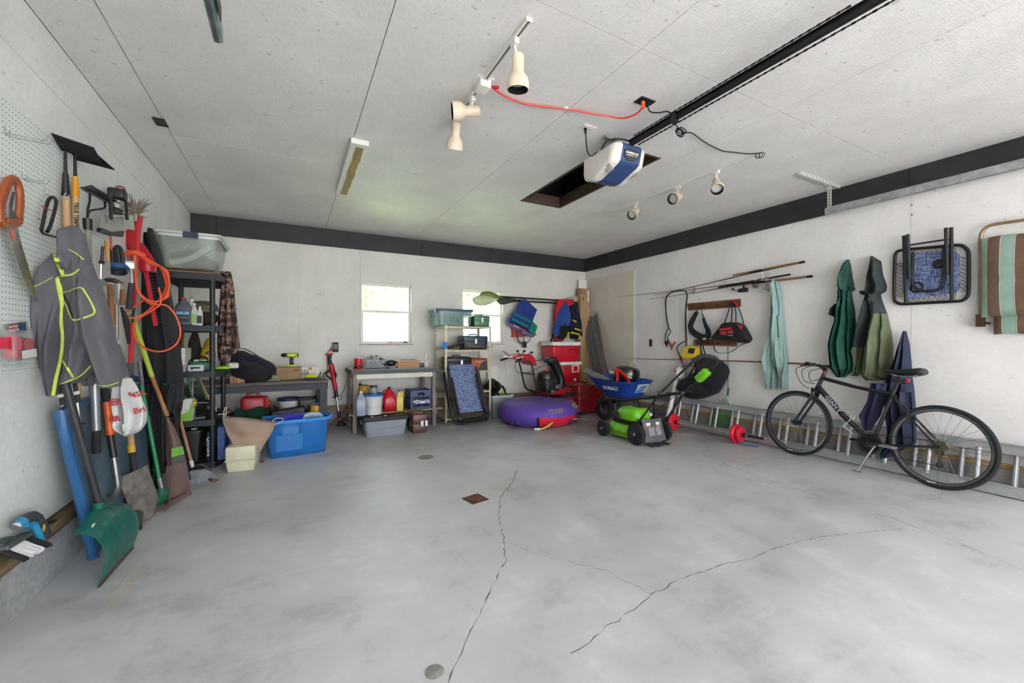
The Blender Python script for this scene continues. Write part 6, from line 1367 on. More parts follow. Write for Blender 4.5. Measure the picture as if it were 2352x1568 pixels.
# milk crate
t = thing('milk_crate', 'dark blue milk crate with white dairy lettering on the workbench shelf', 'crate', (1.69, 6.15, ZS2 + .001)); CB = M('1c2d5e', .4, 0, .1); cw, cd, chh = .32, .32, .27
for s in (-1, 1):
    for s2 in (-1, 1): B().bb(s * cw / 2 - s * .035, s * cw / 2, s2 * cd / 2 - s2 * .035, s2 * cd / 2, 0, chh).obj('corner_post', CB, t, local=True, sm=0, bevel=.004)
for k in range(2):
    for s in (-1, 1):
        f = lambda x0, x1, z0, z1: (B().bb(x0, x1, s * cd / 2 - s * .014, s * cd / 2, z0, z1) if k == 0 else B().bb(s * cw / 2 - s * .014, s * cw / 2, x0, x1, z0, z1))
        h_ = .16 - .035
        f(-.126, .126, .0, .03).obj('rail', CB, t, local=True, sm=0); f(-.126, .126, .07, .135).obj('name_panel', CB, t, local=True, sm=0); f(-.126, .126, .175, .19).obj('rail', CB, t, local=True, sm=0); f(-.126, -.05, .19, chh).obj('grip_side', CB, t, local=True, sm=0); f(.05, .126, .19, chh).obj('grip_side', CB, t, local=True, sm=0); f(-.05, .05, .235, chh).obj('grip_rail', CB, t, local=True, sm=0)
        bl = B()
        for z0, z1 in ((.03, .07), (.135, .175)):
            for j in range(8):
                x = -.125 + j * .032
                if k == 0: bl.bar((x, s * (cd / 2 - .007), z0), (x + .036, s * (cd / 2 - .007), z1), .006, .012, (0, 1, 0))
                else: bl.bar((s * (cw / 2 - .007), x, z0), (s * (cw / 2 - .007), x + .036, z1), .006, .012, (1, 0, 0))
        bl.obj('lattice', CB, t, local=True, sm=0, kind='stuff')
B().bb(-.15, .15, -.15, .15, .004, .012).obj('floor_panel', CB, t, local=True, sm=0)
text("Dean's", 'lettering', t, (.022, -cd / 2 - .0015, .103), (1, 0, 0), (0, 0, 1), .075, M('e4e6ea', .5), .0006, local=True, bold=.0018); B().lathe([(.012, 0), (.012, .001), (.001, .001)], (-.098, -cd / 2 - .001, .10), (0, -1, 0), 12).ell((-.098, -cd / 2 - .0015, .12), (.005, .001, .009), 8, 5).ell((-.109, -cd / 2 - .0015, .115), (.005, .001, .008), 8, 5).ell((-.087, -cd / 2 - .0015, .115), (.005, .001, .008), 8, 5).obj('emblem', M('e4e6ea', .5), t, local=True)
# grey tote and brown case on the floor
p = on(905, 1001, 0) ; t = tub('storage_tote', 'grey plastic tote with black lid on the floor under the workbench', 'storage tote', .84, 1.40, 5.62, 5.98, 0, .22, M('8f969f', .45, 0, .05), M('2a2c2e', .5), .9)
B().rbox((0, 0, .232), (.62, .40, .03), .04, None, 1.0).obj('lid', M('2a2c2e', .5, 0, .1), t, local=True); B().bb(-.27, .27, -.178, -.174, .10, .106).obj('moulded_line', M('7d848d', .5), t, local=True, sm=0); B().rbox((-.31, -.05, .19), (.03, .12, .05), .01).obj('end_handle', M('3a3c3e', .5), t, local=True)
for x in (-.17, .0): B().box((x, -.08, .252), (.03, .02, .008), .5).obj('paint_chip', M('e0ddd8', .7), t, local=True, sm=0)
t = toolbox('tackle_box', 'reddish brown plastic tackle box on the floor under the crate', 1.45, 1.66, 5.56, 5.86, 0, .26, M('5f3a34', .4, 0, .08), (.62, .9), .46, .92)
B().rbox((0, 0, .263), (.14, .10, .012), .01).obj('lid_label', M('8a7a48', .5), t, local=True); B().bb(-.108, -.104, -.06, -.02, .08, .16).obj('side_latch', M('b08a3a', .4, .5), t, local=True, sm=0)
# on the bench top
def tp2(u, y): return V((at('y', y, u, 840).x, y, Zt2))
p = tp2(823, 6.12); t = thing('battery_lantern', 'small red and black battery lantern at the left end of the workbench', 'lantern', p)
B().lathe([(.001, 0), (.06, 0), (.062, .02), (.055, .045)], n=20).obj('base', M_BLK, t, local=True); B().lathe([(.05, .04), (.054, .05), (.054, .10), (.05, .105), (.054, .11), (.05, .15), (.03, .158), (.001, .158)], n=20).obj('body', M_RED, t, local=True); B().lathe([(.02, .156), (.018, .17), (.001, .172)], n=12).obj('knob', M('ddd8d2', .5), t, local=True)
p = tp2(822, 6.01); B().lathe([(.001, 0), (.05, 0), (.055, .012), (.045, .02), (.001, .022)], p, n=18, sx=1.3).obj('red_tin_lid', M_RED, label='flat red dish in front of the battery lantern', cat='dish')
p = tp2(860, 6.22); t = tub('clear_bin', 'clear plastic bin heaped with metal hardware on the workbench', 'bin', p.x - .17, p.x + .17, p.y - .11, p.y + .11, Zt2 + .001, Zt2 + .12, clear_plastic('b9bdbf', .35), clear_plastic('c9cdd0', .6), .88)
r_ = random.Random(21)
for k in range(130):
    a = r_.uniform(-1, 1); b_ = r_.uniform(-1, 1); hh = .02 + r_.random() * (.09 + .085 * max(0, 1 - a * a) * max(.1, 1 - b_ * b_))
    B().rbox((a * .145, b_ * .085, hh), (r_.uniform(.02, .05), r_.uniform(.012, .03), r_.uniform(.008, .018)), .004, (r_.uniform(-.6, .6), r_.uniform(-.6, .6), r_.uniform(0, 3)), 1, 1).obj('fitting', M(r_.choice(['d9d9d8', 'a8a7a5', '7b7876', '4a4644', 'c2bdb6']), .35, .5), t, local=True, sm=0)
p = tp2(898, 6.14); t = thing('hand_sander', 'black rounded power sander lying on the workbench', 'sander', p); B().ell((0, 0, .075), (.075, .05, .05), 16, 10).obj('body', M_BLK, t, local=True); B().ell((-.085, 0, .06), (.03, .03, .03), 12, 8).obj('motor_end', M_BLK, t, local=True); B().rbox((.0, 0, .016), (.12, .08, .03), .01).obj('pad', M('9a8d7d', .7), t, local=True); B().ell((.07, -.02, .05), (.012, .02, .02), 8, 6).obj('switch', M('c9c5c0', .5), t, local=True)
p = tp2(936, 6.16); t = thing('wooden_box', 'small light wooden box with metal bits on top on the workbench', 'box', p, -.03); B().bb(-.16, .16, -.085, .085, 0, .085).obj('body', wood('b98a64', '9a6f4c', (3, 30, 60)), t, local=True, sm=0, bevel=.003); B().bb(-.163, .163, -.088, .088, .085, .105).obj('lid', wood('c49a74', 'a57c58', (3, 30, 60)), t, local=True, sm=0, bevel=.003)
for k in range(6): B().torus((-.09 + .04 * k, -.02 + .02 * (k % 3), .11), (r_.uniform(-1, 1), 1, r_.uniform(0, 1)), .014, .003, 12, 5).obj('metal_ring', M('55524f', .4, .6), t, local=True)
p = tp2(967, 6.18); t = thing('small_black_caddy', 'small black case next to the wooden box', 'case', p); B().rbox((0, 0, .03), (.08, .07, .06), .008).obj('case', M_BLK, t, local=True); B().bb(-.03, .03, -.04, -.035, .02, .05).obj('latch', M('4a4c48', .5), t, local=True, sm=0)
p = tp2(979, 6.24); t = thing('spray_can', 'white spray can with red and blue marks at the bench right end', 'spray can', p); B().lathe([(.001, 0), (.03, 0), (.031, .005), (.031, .145), (.024, .16)], n=18).obj('can', M('dfdcd8', .3), t, local=True); B().lathe([(.025, .158), (.026, .16), (.025, .19), (.001, .192)], n=16).obj('cap', M('e6e3de', .4), t, local=True)
B().lathe([(.011, 0), (.011, .002), (.001, .002)], (.01, -.031, .125), (0, -1, 0), 12).obj('red_mark', M_RED, t, local=True); B().bb(-.022, -.008, -.033, -.029, .09, .11).obj('blue_mark', M('2b4f9c', .5), t, local=True, sm=0)
sc_ = thing('bench_clutter', 'scatter of small hand tools and parts along the front of the workbench', 'tools', tp2(870, 6.04)); sc_['kind'] = 'stuff'; bl = B()
for k in range(26):
    p = tp2(833 + k * 2.6, 6.03 + r_.uniform(-.02, .03)) + V((0, 0, .008)); bl.tube([p + V((r_.uniform(-.03, 0), r_.uniform(-.02, .02), 0)), p + V((.0, 0, r_.uniform(.0, .01))), p + V((r_.uniform(0, .03), r_.uniform(-.02, .02), 0))], r_.uniform(.004, .009), 6)
bl.obj('small_parts', M('6a6a6e', .4, .4, .8, 60), sc_)
# things on the window sill
si = thing('sill_clutter', 'small red and dark tools lying on the sill of the left window', 'tools', (1.45, 6.75, 1.21))
B().tube([(1.35, 6.76, 1.222), (1.42, 6.75, 1.226), (1.46, 6.76, 1.222)], [.008, .016, .006], 8).obj('tape_roll', M_RED, si); B().tube([(1.47, 6.76, 1.222), (1.53, 6.75, 1.222), (1.60, 6.76, 1.222)], .007, 7).obj('pliers', M('3a4a44', .5), si); B().tube([(1.58, 6.75, 1.222), (1.74, 6.755, 1.222)], [.012, .006], 8).ell((1.65, 6.76, 1.238), (.03, .02, .016), 10, 6).obj('trowel', M('4a4c50', .5, .4), si)
# ================================================================== string trimmer on the wall and its charger
t = thing('string_trimmer', 'red and black string trimmer hanging upright on the back wall between the benches', 'string trimmer', bw(782, 985, .1))
T = lambda u, v, d=.10: bw(u, v, d)
B().tube([T(757, 814), T(757, 826), T(759, 838)], [.03, .026, .03], 12).obj('rear_grip', M_BLK, t); B().rbox(T(756, 813), (.10, .07, .03), .01).obj('battery_end', M_RED, t)
B().tube([T(760, 836), T(763, 850), T(765, 860), T(767, 874), T(771, 894)], [.036, .04, .028, .03, .03], 12, sm=3).obj('housing', M('c8152c', .35), t)
B().tube([T(748, 857), T(752, 853), T(764, 852), T(770, 856), T(771, 864), T(766, 871), T(760, 870), T(749, 861)], .014, 8, True, sm=3).obj('loop_handle', M_BLK, t)
B().tube([T(771, 893), T(773, 912)], [.022, .026], 10).obj('coupler', M_BLK, t); B().cyl(T(773, 910), T(778, 946), .013, n=10).obj('shaft', M_STEEL, t); B().tube([T(778, 944), T(781, 970)], [.02, .03], 10).obj('motor_neck', M_BLK, t)
B().lathe([(.001, 0), (.06, 0), (.07, .03), (.06, .10), (.03, .13)], T(783, 986) + V((0, 0, .0)), n=18).obj('line_head', M('2b2b26', .6), t); B().ell(T(781, 962, .16), (.035, .02, .03), 12, 8).obj('motor_cap', M('a02028', .4), t)
B().plate([T(753, 985), T(757, 975), T(772, 960), T(800, 958), T(806, 962), T(790, 968), T(786, 982)], (0, -1, .3), .012).obj('guard', M('3d3f35', .6, 0, .2), t, sm=0)
t = thing('battery_charger', 'black battery charger plugged in the wall above the string trimmer', 'charger', T(770, 810, .03)); B().rbox(T(771, 797, .045), (.075, .07, .145), .01).obj('body', M_BLK, t); B().bb(T(771, 797).x - .03, T(771, 797).x + .03, YB - .084, YB - .079, T(771, 800).z, T(771, 790).z).obj('slot', M('2a2a2d', .4), t, sm=0)
B().tube([T(767, 792, .03), T(757, 803, .03), T(752, 815, .02), T(752, 860, .02)], .004, 6, sm=4).tube([T(797, 868, .02), T(790, 895, .02), T(778, 910, .02), T(764, 912, .02), T(782, 917, .02), T(785, 908, .02)], .004, 6, sm=4).obj('cord', M_BLKR, t)
B().plate([T(757, 803, .05), T(761, 799, .05), T(764, 804, .05), T(760, 808, .05)], (0, -1, 0), .003).obj('tag', M('9c3038', .6), t, sm=0)
# ================================================================== dark painted bench
Zt1 = .752; b1 = thing('workbench', 'heavy charcoal painted workbench left of the string trimmer', 'workbench', (-.3, 6.25, 0)); M_CH = M('34363b', .6, 0, .2, 8, .1)
B().bb(-1.06, .43, 5.88, 6.62, Zt1 - .04, Zt1).obj('top', wood('6b625a', '3c3836', (3, 30, 30)), b1, sm=0, bevel=.004); B().bb(-1.06, .415, 5.87, 5.91, .635, Zt1 - .041).obj('front_apron', M_CH, b1, sm=0, bevel=.004); B().bb(.39, .43, 5.91, 6.6, .635, Zt1 - .041).obj('side_apron', M_CH, b1, sm=0)
for x in (-1.0, .375):
    for y in (5.94, 6.56): B().bb(x - .045, x + .045, y - .045, y + .045, 0, .71).obj('leg', M_CH, b1, sm=0, bevel=.004)
B().bb(-1.04, .41, 5.90, 6.60, .225, .25).obj('lower_shelf', M_CH, b1, sm=0); B().bb(-1.04, .41, 5.885, 5.90, .145, .25).obj('lower_apron', M_CH, b1, sm=0); ZL1 = .251
p = on(664, 872, Zt1); t = thing('cardboard_box', 'small brown cardboard box under the green drill on the charcoal bench', 'box', (p.x, p.y + .12, Zt1)); B().bb(-.145, .145, -.10, .12, 0, .16).obj('carton', M('9c7d60', .85, 0, .1, 6), t, local=True, sm=0, bevel=.003); B().bb(-.146, .146, -.003, .003, .158, .162).bb(-.145, .145, -.102, -.1, .10, .104).obj('tape_line', M('7d6149', .6), t, local=True, sm=0); B().bb(.06, .12, -.1025, -.1, .12, .13).obj('print', M('3a2f28', .7), t, local=True, sm=0)
bp = V((p.x, p.y + .12, Zt1 + .163)); t = thing('cordless_drill', 'lime green and black cordless drill standing on the cardboard box', 'drill', bp + V((.02, 0, 0))); LG = M('b5c71f', .4, 0, .06)
def drill(t, m, s=1.0, flip=1):
    B().rbox((0, 0, .014), (.12, .075, .028), .01).obj('battery', m, t, local=True); B().tube([(.015, 0, .02), (.005, 0, .07), (.01 * flip, 0, .12)], [.024, .021, .026], 10).obj('grip', M_BLK, t, local=True)
    B().tube([(.075 * flip, 0, .155), (.06 * flip, 0, .155), (-.04 * flip, 0, .155), (-.05 * flip, 0, .155)], [.03, .035, .033, .024], 12).obj('motor_body', m, t, local=True); B().tube([(-.05 * flip, 0, .155), (-.09 * flip, 0, .155), (-.115 * flip, 0, .155)], [.025, .026, .012], 12).obj('chuck', M_BLK, t, local=True); B().cyl((-.11 * flip, 0, .155), (-.135 * flip, 0, .155), .003, n=6).obj('bit', M_STEEL, t, local=True); B().tube([(.075 * flip, 0, .155), (.088 * flip, 0, .155)], [.03, .024], 12).obj('end_cap', M_BLK, t, local=True)
    B().bb(-.03, .04, -.037, -.033, .145, .163).obj('label', M('e3e6d8', .5), t, local=True, sm=0); B().bb(-.018, -.006, -.008, .008, .10, .12).obj('trigger', M_BLK, t, local=True, sm=0)
drill(t, LG)
p = on(706, 870, Zt1) + V((0, .10, 0)); t = thing('license_plate', 'white license plate reading 656 leaning on the charcoal bench', 'license plate', p); fx, fy = V((1, 0, 0)), V((0, .25, .97)).normalized(); o = p + V((0, 0, .002)); B().prism([(-.13, 0), (.13, 0), (.13, .15), (-.13, .15)], o, fx, fy, .003).obj('plate', M('d6d2ca', .4), t, sm=0)
B().box(o + V((0, .10, .06)), (.02, .14, .02)).obj('stand', M_BLK, t, sm=0); text('656', 'lettering', t, o + fx * -.03 + fy * .075 - fx.cross(fy) * -.0045, fx, fy, .10, M('26282c', .5), .0006, sx=.7, bold=.0012); B().prism([(.02, .115), (.06, .115), (.06, .145), (.02, .145)], o - fx.cross(fy) * -.004, fx, fy, .001).obj('sticker', M('c9602a', .5), t, sm=0)
p = V((at('y', 5.98, 716, 867).x, 5.98, Zt1)); t = thing('palm_sander', 'flat lime yellow and black palm sander beside the license plate', 'sander', p); B().rbox((0, 0, .02), (.17, .09, .03), .015).obj('base', M('3a3b3d', .5), t, local=True); B().loft([[V((-.01 + .08 * k * math.cos(a), .04 * k * math.sin(a), z)) for a in [2 * PI * j / 18 for j in range(18)]] for z, k in ((.035, 1), (.05, .95), (.07, .6), (.075, .2))]).obj('body', M('c9c61f', .4), t, local=True)
p = V((at('y', 6.03, 738, 866).x, 6.03, Zt1)); t = thing('spring_clamp', 'small black clamp at the right end of the charcoal bench', 'clamp', p); B().bar((-.04, 0, .02), (.05, .0, .02), .03, .03).tube([(-.02, 0, .03), (-.01, 0, .08), (.0, 0, .09)], .008, 6).tube([(.02, 0, .03), (.025, 0, .07)], .008, 6).obj('jaws', M('26282a', .4, .3), t, local=True, sm=0); B().tube([(-.05, 0, .03), (.06, 0, .05)], .006, 6).obj('screw', M_STEEL, t, local=True)
p = V((at('y', 6.0, 627, 873).x, 6.0, Zt1)); t = thing('folded_cloth', 'folded pale striped cloth left of the cardboard box', 'cloth', p)
for k in range(4): B().tube([(-.08 + .01 * k, 0, .012 + .018 * k), (0, -.01 * k, .016 + .018 * k), (.075 - .012 * k, 0, .014 + .018 * k)], .013, 8, sm=3).obj('fold', fabric(['a89f80', '6d685a', 'b3aa8c', '77705f'][k], .15), t, local=True)
p = V((at('y', 5.95, 546, 878).x, 5.95, Zt1)); t = thing('wood_offcuts', 'row of small wooden blocks at the left end of the charcoal bench', 'wood blocks', p)
for k in range(4): B().bb(-.075 + k * .038, -.040 + k * .038, -.03, .04, 0, .085 + .006 * (k % 2)).obj('block', wood(['b08a6a', 'a57a58', 'c09c7c', 'ad8563'][k], '8a6448', (30, 30, 3)), t, local=True, sm=0, bevel=.002)
def sack(name, label, cat, st, m, fl_=.7, par=None, nz=.18, seed=0):
    """soft bag lofted along stations of (point, radius)"""
    P = [V(p) for p, r in st]; rings = []
    Q = smooth_path(P, 4); R = []
    for i in range(len(st) - 1):
        for k in range(4): R.append(st[i][1] + (st[i + 1][1] - st[i][1]) * k / 4)
    R.append(st[-1][1])
    for i, (p, r) in enumerate(zip(Q, R)):
        x, y, z = frame(Q[min(len(Q) - 1, i + 1)] - Q[max(0, i - 1)], (0, 0, 1))
        rings.append([p + x * (r * math.cos(a) * (1 + nz * noise.noise(V((math.cos(a) * 2 + seed, math.sin(a) * 2, i * .35))))) + y * (r * fl_ * math.sin(a) * (1 + nz * noise.noise(V((math.cos(a) * 2, math.sin(a) * 2 + seed, i * .35 + 5))))) for a in [2 * PI * j / 20 for j in range(20)]])
    return B().loft(rings).obj(name, m, par, sm=60, label=label, cat=cat)
nf = fabric('171c28', .3, fold=7); t = thing('duffel_bag', 'big navy duffel bag slumped on the left end of the charcoal bench', 'bag', at('y', 6.3, 580, 870))
S_ = lambda u, v, y: at('y', y, u, v)
sack('bag_body', None, None, [(S_(528, 812, 6.35), .05), (S_(545, 822, 6.35), .13), (S_(575, 838, 6.3), .17), (S_(605, 850, 6.25), .15), (S_(632, 861, 6.2), .09), (S_(640, 865, 6.2), .03)], nf, .85, t)
B().tube([S_(540, 800, 6.2), S_(565, 802, 6.12), S_(600, 822, 6.1), S_(628, 836, 6.1), S_(622, 842, 6.1)], .014, 6, sm=4, flat=.3).obj('strap', M('3a3f48', .7), t)
sack('black_sack', 'limp black cloth bag drooping over the front of the charcoal bench', 'bag', [(S_(528, 842, 6.02), .07), (S_(550, 848, 6.0), .12), (S_(580, 855, 5.98), .13), (S_(605, 862, 5.95), .10), (S_(622, 862, 5.97), .04)], fabric('141516', .3, fold=7), .9, None, .25, 4)
# below the charcoal bench
p = on(588, 972, ZL1); t = thing('fuel_can', 'large red jerry can on the shelf under the charcoal bench', 'fuel can', (-.42, 6.22, ZL1), .1); JR = M('b8262e', .4, 0, .08); B().rbox((0, 0, .15), (.28, .20, .30), .05, None, .97).obj('body', JR, t, local=True); B().tube([(-.05, 0, .29), (-.04, 0, .35), (.04, 0, .355), (.06, 0, .29)], .018, 9, sm=3).obj('handle', JR, t, local=True); B().rbox((.135, .02, .19), (.06, .18, .2), .03).obj('side_rib', M('c4383e', .4), t, local=True); B().cyl((.15, -.06, .20), (.19, -.07, .21), .03, n=12).obj('spout_cap', M('c8583e', .5), t, local=True)
t = thing('tote_bag', 'dark green cloth shopping bag in front of the jerry can', 'bag', (-.42, 5.98, ZL1)); gt = fabric('10402f', .2, fold=8)
B().grid(lambda u, v: V((-.17 + .34 * u, -.05 + .012 * math.sin(u * 11), .0 + .15 * v + .014 * math.sin(u * 17) * v)), 18, 6, .004).obj('front_panel', gt, t, local=True); B().grid(lambda u, v: V((-.17 + .34 * u, .07 + .012 * math.sin(u * 9), .0 + .17 * v + .02 * math.sin(u * 8 + 2) * v)), 18, 6, .004).obj('back_panel', gt, t, local=True)
for s in (-.17, .17): B().grid(lambda u, v: V((s + .01 * math.sin(u * 6), -.05 + .12 * u, .15 * v)), 6, 6, .004).obj('side_panel', gt, t, local=True)
B().tube([(-.17, 0, .13), (-.21, -.02, .13), (-.22, -.02, .08), (-.18, 0, .06)], .005, 6, sm=4).obj('strap', M_BLKR, t, local=True)
bucket('plastic_bucket', 'white bucket with dark blue lid under the charcoal bench', (-.02, 6.30, ZL1), .13, .235, M('dcdad6', .4), None, M('26375e', .4))
t = thing('plastic_case', 'ribbed black power tool case lying tilted under the charcoal bench', 'case', (-.02, 6.02, ZL1)); rt = Matrix.Rotation(-.10, 4, 'Y') @ Matrix.Rotation(.1, 4, 'Z'); bl = B(); bl.mx = rt; bl.rbox((0, 0, .08), (.40, .16, .13), .025).obj('shell', M('1e1f22', .45), t, local=True)
for k in range(13): b_ = B(); b_.mx = rt; b_.bb(-.17 + k * .024, -.158 + k * .024, -.088, -.02, .145, .152).obj('rib', M('2f3135', .5), t, local=True, sm=0)
b_ = B(); b_.mx = rt; b_.bb(-.10, .17, -.085, -.078, .06, .085).obj('latch_bar', M('50535a', .4), t, local=True, sm=0)
B().bb(-.30, .12, 5.92, 6.10, ZL1 + .0, ZL1 + .012).obj('cream_board', M('c4ad8a', .7), sm=0, label='thin cream board under the black tool case', cat='board')
t = thing('dark_green_case', 'dark green case behind the yellow coffee can', 'case', (.20, 6.18, ZL1)); B().rbox((0, 0, .12), (.22, .14, .235), .02).obj('shell', M('1f2a26', .45), t, local=True); B().rbox((0, 0, .245), (.24, .15, .02), .02).obj('lid', M('2b3a33', .45), t, local=True)
t = thing('coffee_can', 'yellow tin can stuffed with plastic at the bench leg', 'can', (.29, 5.985, ZL1)); B().lathe([(.001, 0), (.074, 0), (.076, .004), (.076, .16), (.074, .165), (.07, .165), (.07, .02)], n=24).obj('can', M('d09c1a', .4, 0, .08), t, local=True); B().bb(.02, .05, -.0775, -.073, .015, .05).obj('label', M('e3ded2', .5), t, local=True, sm=0)
r_ = random.Random(2)
for k in range(5): B().tube([(r_.uniform(-.05, .05), r_.uniform(-.05, .05), .13), (r_.uniform(-.07, .07), r_.uniform(-.06, .06), .185), (r_.uniform(-.06, .06), r_.uniform(-.05, .05), .17)], .012, 6, sm=3).obj('wrapper', M('8d9aa0', .3, .2), t, local=True)
for k, (x, y) in enumerate(((-.22, 6.02), (-.17, 6.1))): B().tube([(x, y, ZL1 + .01), (x + .03, y - .02, ZL1 + .12), (x - .02, y, ZL1 + .17), (x + .05, y + .02, ZL1 + .1)], .014, 7, sm=4).obj('cable_bundle', M_BLKR, label='black cable bundle %s the red jerry can' % ('just right of' if k == 0 else 'further behind'), cat='cable')
# blue tote, cream tackle box, paper bag on the floor
BT = M('2b86dc', .3, 0, .06, 6, 0, .38); t = tub('storage_tote', 'translucent bright blue storage tote on the floor before the charcoal bench', 'storage tote', -.26, .36, 5.06, 5.48, 0, .40, BT, M('3a97e6', .3, 0, .05, 6, 0, .85), .88)
t.rotation_euler = (0, 0, math.radians(8)); t.location = (.055, 5.30, 0)
B().rbox((-.09, -.13, .14), (.26, .05, .17), .01).obj('contents', M('7fb6e6', .6), t, local=True); B().rbox((-.07, -.02, .26), (.18, .18, .1), .03).obj('contents', M('9fc4e0', .6), t, local=True); B().rbox((.15, .05, .2), (.2, .2, .3), .03).obj('contents', M('3c74b8', .6), t, local=True)
sk = B().tube([(-.26, -.05, .36), (-.12, -.06, .405), (.03, -.04, .41), (.10, -.04, .39)], [.03, .06, .05, .03], 10, sm=3, flat=.7); sk.obj('blue_pack', M('2a2fa8', .3, 0, .2, 30), t, local=True); B().tube([(.05, -.04, .385), (.12, -.05, .41), (.22, -.03, .40), (.27, 0, .37)], [.03, .05, .05, .03], 10, sm=3, flat=.7).obj('clear_wrap', M('a9bccc', .25, .2, .4, 40), t, local=True)
B().tube([(.315, -.12, .375), (.36, -.06, .385), (.36, .06, .385), (.315, .12, .375)], .016, 8, sm=3).obj('handle', M('2f86d0', .3), t, local=True)
t = toolbox('tackle_box', 'cream plastic tackle box on the floor under the brown paper bag', -.535, -.285, 4.70, 5.16, 0, .25, M('d2cdb2', .45, 0, .05), (), .46, .90); B().bb(-.128, .128, -.236, -.23, .112, .118).obj('seam_line', M('a9a48c', .5), t, local=True, sm=0); B().tube([(.128, -.1, .16), (.15, -.05, .17), (.15, .05, .17), (.128, .1, .16)], .01, 7, sm=3).obj('carry_handle', M('b9b49c', .5), t, local=True)
t.location.x += .0; t.rotation_euler = (0, 0, math.radians(-4))
t = thing('paper_bag', 'brown kraft paper bag with string handles on the cream tackle box', 'bag', (-.40, 4.92, .252)); kp = M('a08877', .85, 0, .12, 5, .1)
G = lambda u, v, y: at('y', y, u, v)
def pbag(u, v, y, k=1):
    w0, w1 = G(539, 1026, y), G(598, 1031, y); a0, a1 = G(510, 958, y), G(633, 972, y); c = w0.lerp(w1, u); d = a0.lerp(a1, u); q = c.lerp(d, v)
    bulge = .04 * math.sin(PI * v) * (abs(u - .5) * 2) * (-1 if u < .5 else 1)
    return q + V((bulge * .4, .0 + k * (.012 * math.sin(u * 7 + v * 3) + .02 * noise.noise(V((u * 4, v * 4, k)))), 0))
B().grid(lambda u, v: pbag(u, v, 4.80), 16, 14, .002).obj('front_panel', kp, t, sm=25); B().grid(lambda u, v: pbag(u, v, 5.02, 1.5) + V((0, 0, .02 * v)), 16, 14, .002).obj('back_panel', kp, t, sm=25)
for uu in (0, 1): B().grid(lambda u, v: pbag(uu, v, 4.80).lerp(pbag(uu, v, 5.02, 1.5), u) + V(((.03 if uu == 0 else -.03) * math.sin(PI * u), 0, 0)), 5, 14, .002).obj('gusset', kp, t, sm=25)
B().grid(lambda u, v: pbag(u, 0, 4.80).lerp(pbag(u, 0, 5.02, 1.5), v), 6, 4, .002).obj('base', kp, t)
for uu in (.06, .94):
    a, b_ = pbag(max(0, uu - .05), .99, 4.80), pbag(min(1, uu + .05), .99, 4.80)
B().tube([G(515, 957, 4.81), G(514, 948, 4.82), G(518, 935, 4.84), G(521, 938, 4.86), G(518, 955, 4.84)], .004, 6, sm=4).tube([G(625, 967, 4.82), G(635, 960, 4.86), G(648, 961, 4.9), G(650, 965, 4.9), G(642, 971, 4.86), G(632, 974, 4.82)], .004, 6, sm=4).obj('string_handle', M('d6cdb8', .8), t)
B().ell(fl(602, 1062) + V((0, 0, .012)), (.025, .02, .012), 10, 6).obj('brown_leaf', M('7a4a38', .8), label='small crumpled brown leaf on the floor beside the blue tote', cat='leaf')
B().tube([fl(478, 1102) + V((0, 0, .008)), fl(490, 1106) + V((0, 0, .012)), fl(503, 1103) + V((0, 0, .008))], [.008, .014, .006], 6, sm=3).obj('brown_leaf', M('6b4a3a', .8), label='curled brown leaf on the floor in front of the broom', cat='leaf')
# ================================================================== black plastic shelf along the left wall
M_PLA = M('1f2023', .5, 0, .15); sx0, sx1, sy0, sy1 = -1.11, -.665, 5.02, 5.84
bs = thing('plastic_shelf', 'black plastic shelf unit along the left wall at the back', 'shelf', ((sx0 + sx1) / 2, 5.47, 0)); ZB = [.055, .475, .955, 1.405, 1.915]
def shelf_outline(z): return [(sx0, sy0, z), (sx1, sy0, z), (sx1 + .05, sy0 + .14, z), (sx1 + .075, (sy0 + sy1) / 2, z), (sx1 + .05, sy1 - .14, z), (sx1, sy1, z), (sx0, sy1, z)]
for z in ZB:
    so = B().plate(shelf_outline(z - .008), (0, 0, 1), .008).obj('shelf_board', M_PLA, bs, sm=0); o = shelf_outline(z - .055)
    bl = B()
    for a, b_ in zip(o, o[1:] + o[:1]): bl.bar(V(a) + V((0, 0, .028)), V(b_) + V((0, 0, .028)), .008, .055, (0, 0, 1))
    bl.obj('edge_band', M_PLA, so, sm=0)
    for k in range(7): y = sy0 + .1 + k * .118; B().bb(sx0 + .02, sx1 + .02, y, y + .01, z - .03, z - .009).obj('rib', M('18191b', .5), so, sm=0)
for x in (sx0 + .03, sx1 - .025):
    for y in (sy0 + .03, sy1 - .03):
        B().cyl((x, y, 0), (x, y, 1.935), .024, n=14).obj('post', M_PLA, bs)
        for z in ZB: B().cyl((x, y, z - .06), (x, y, z + .005), .031, n=14).obj('post_collar', M('2a2b2e', .45), bs)
G = lambda u, v, y: at('y', y, u, v)
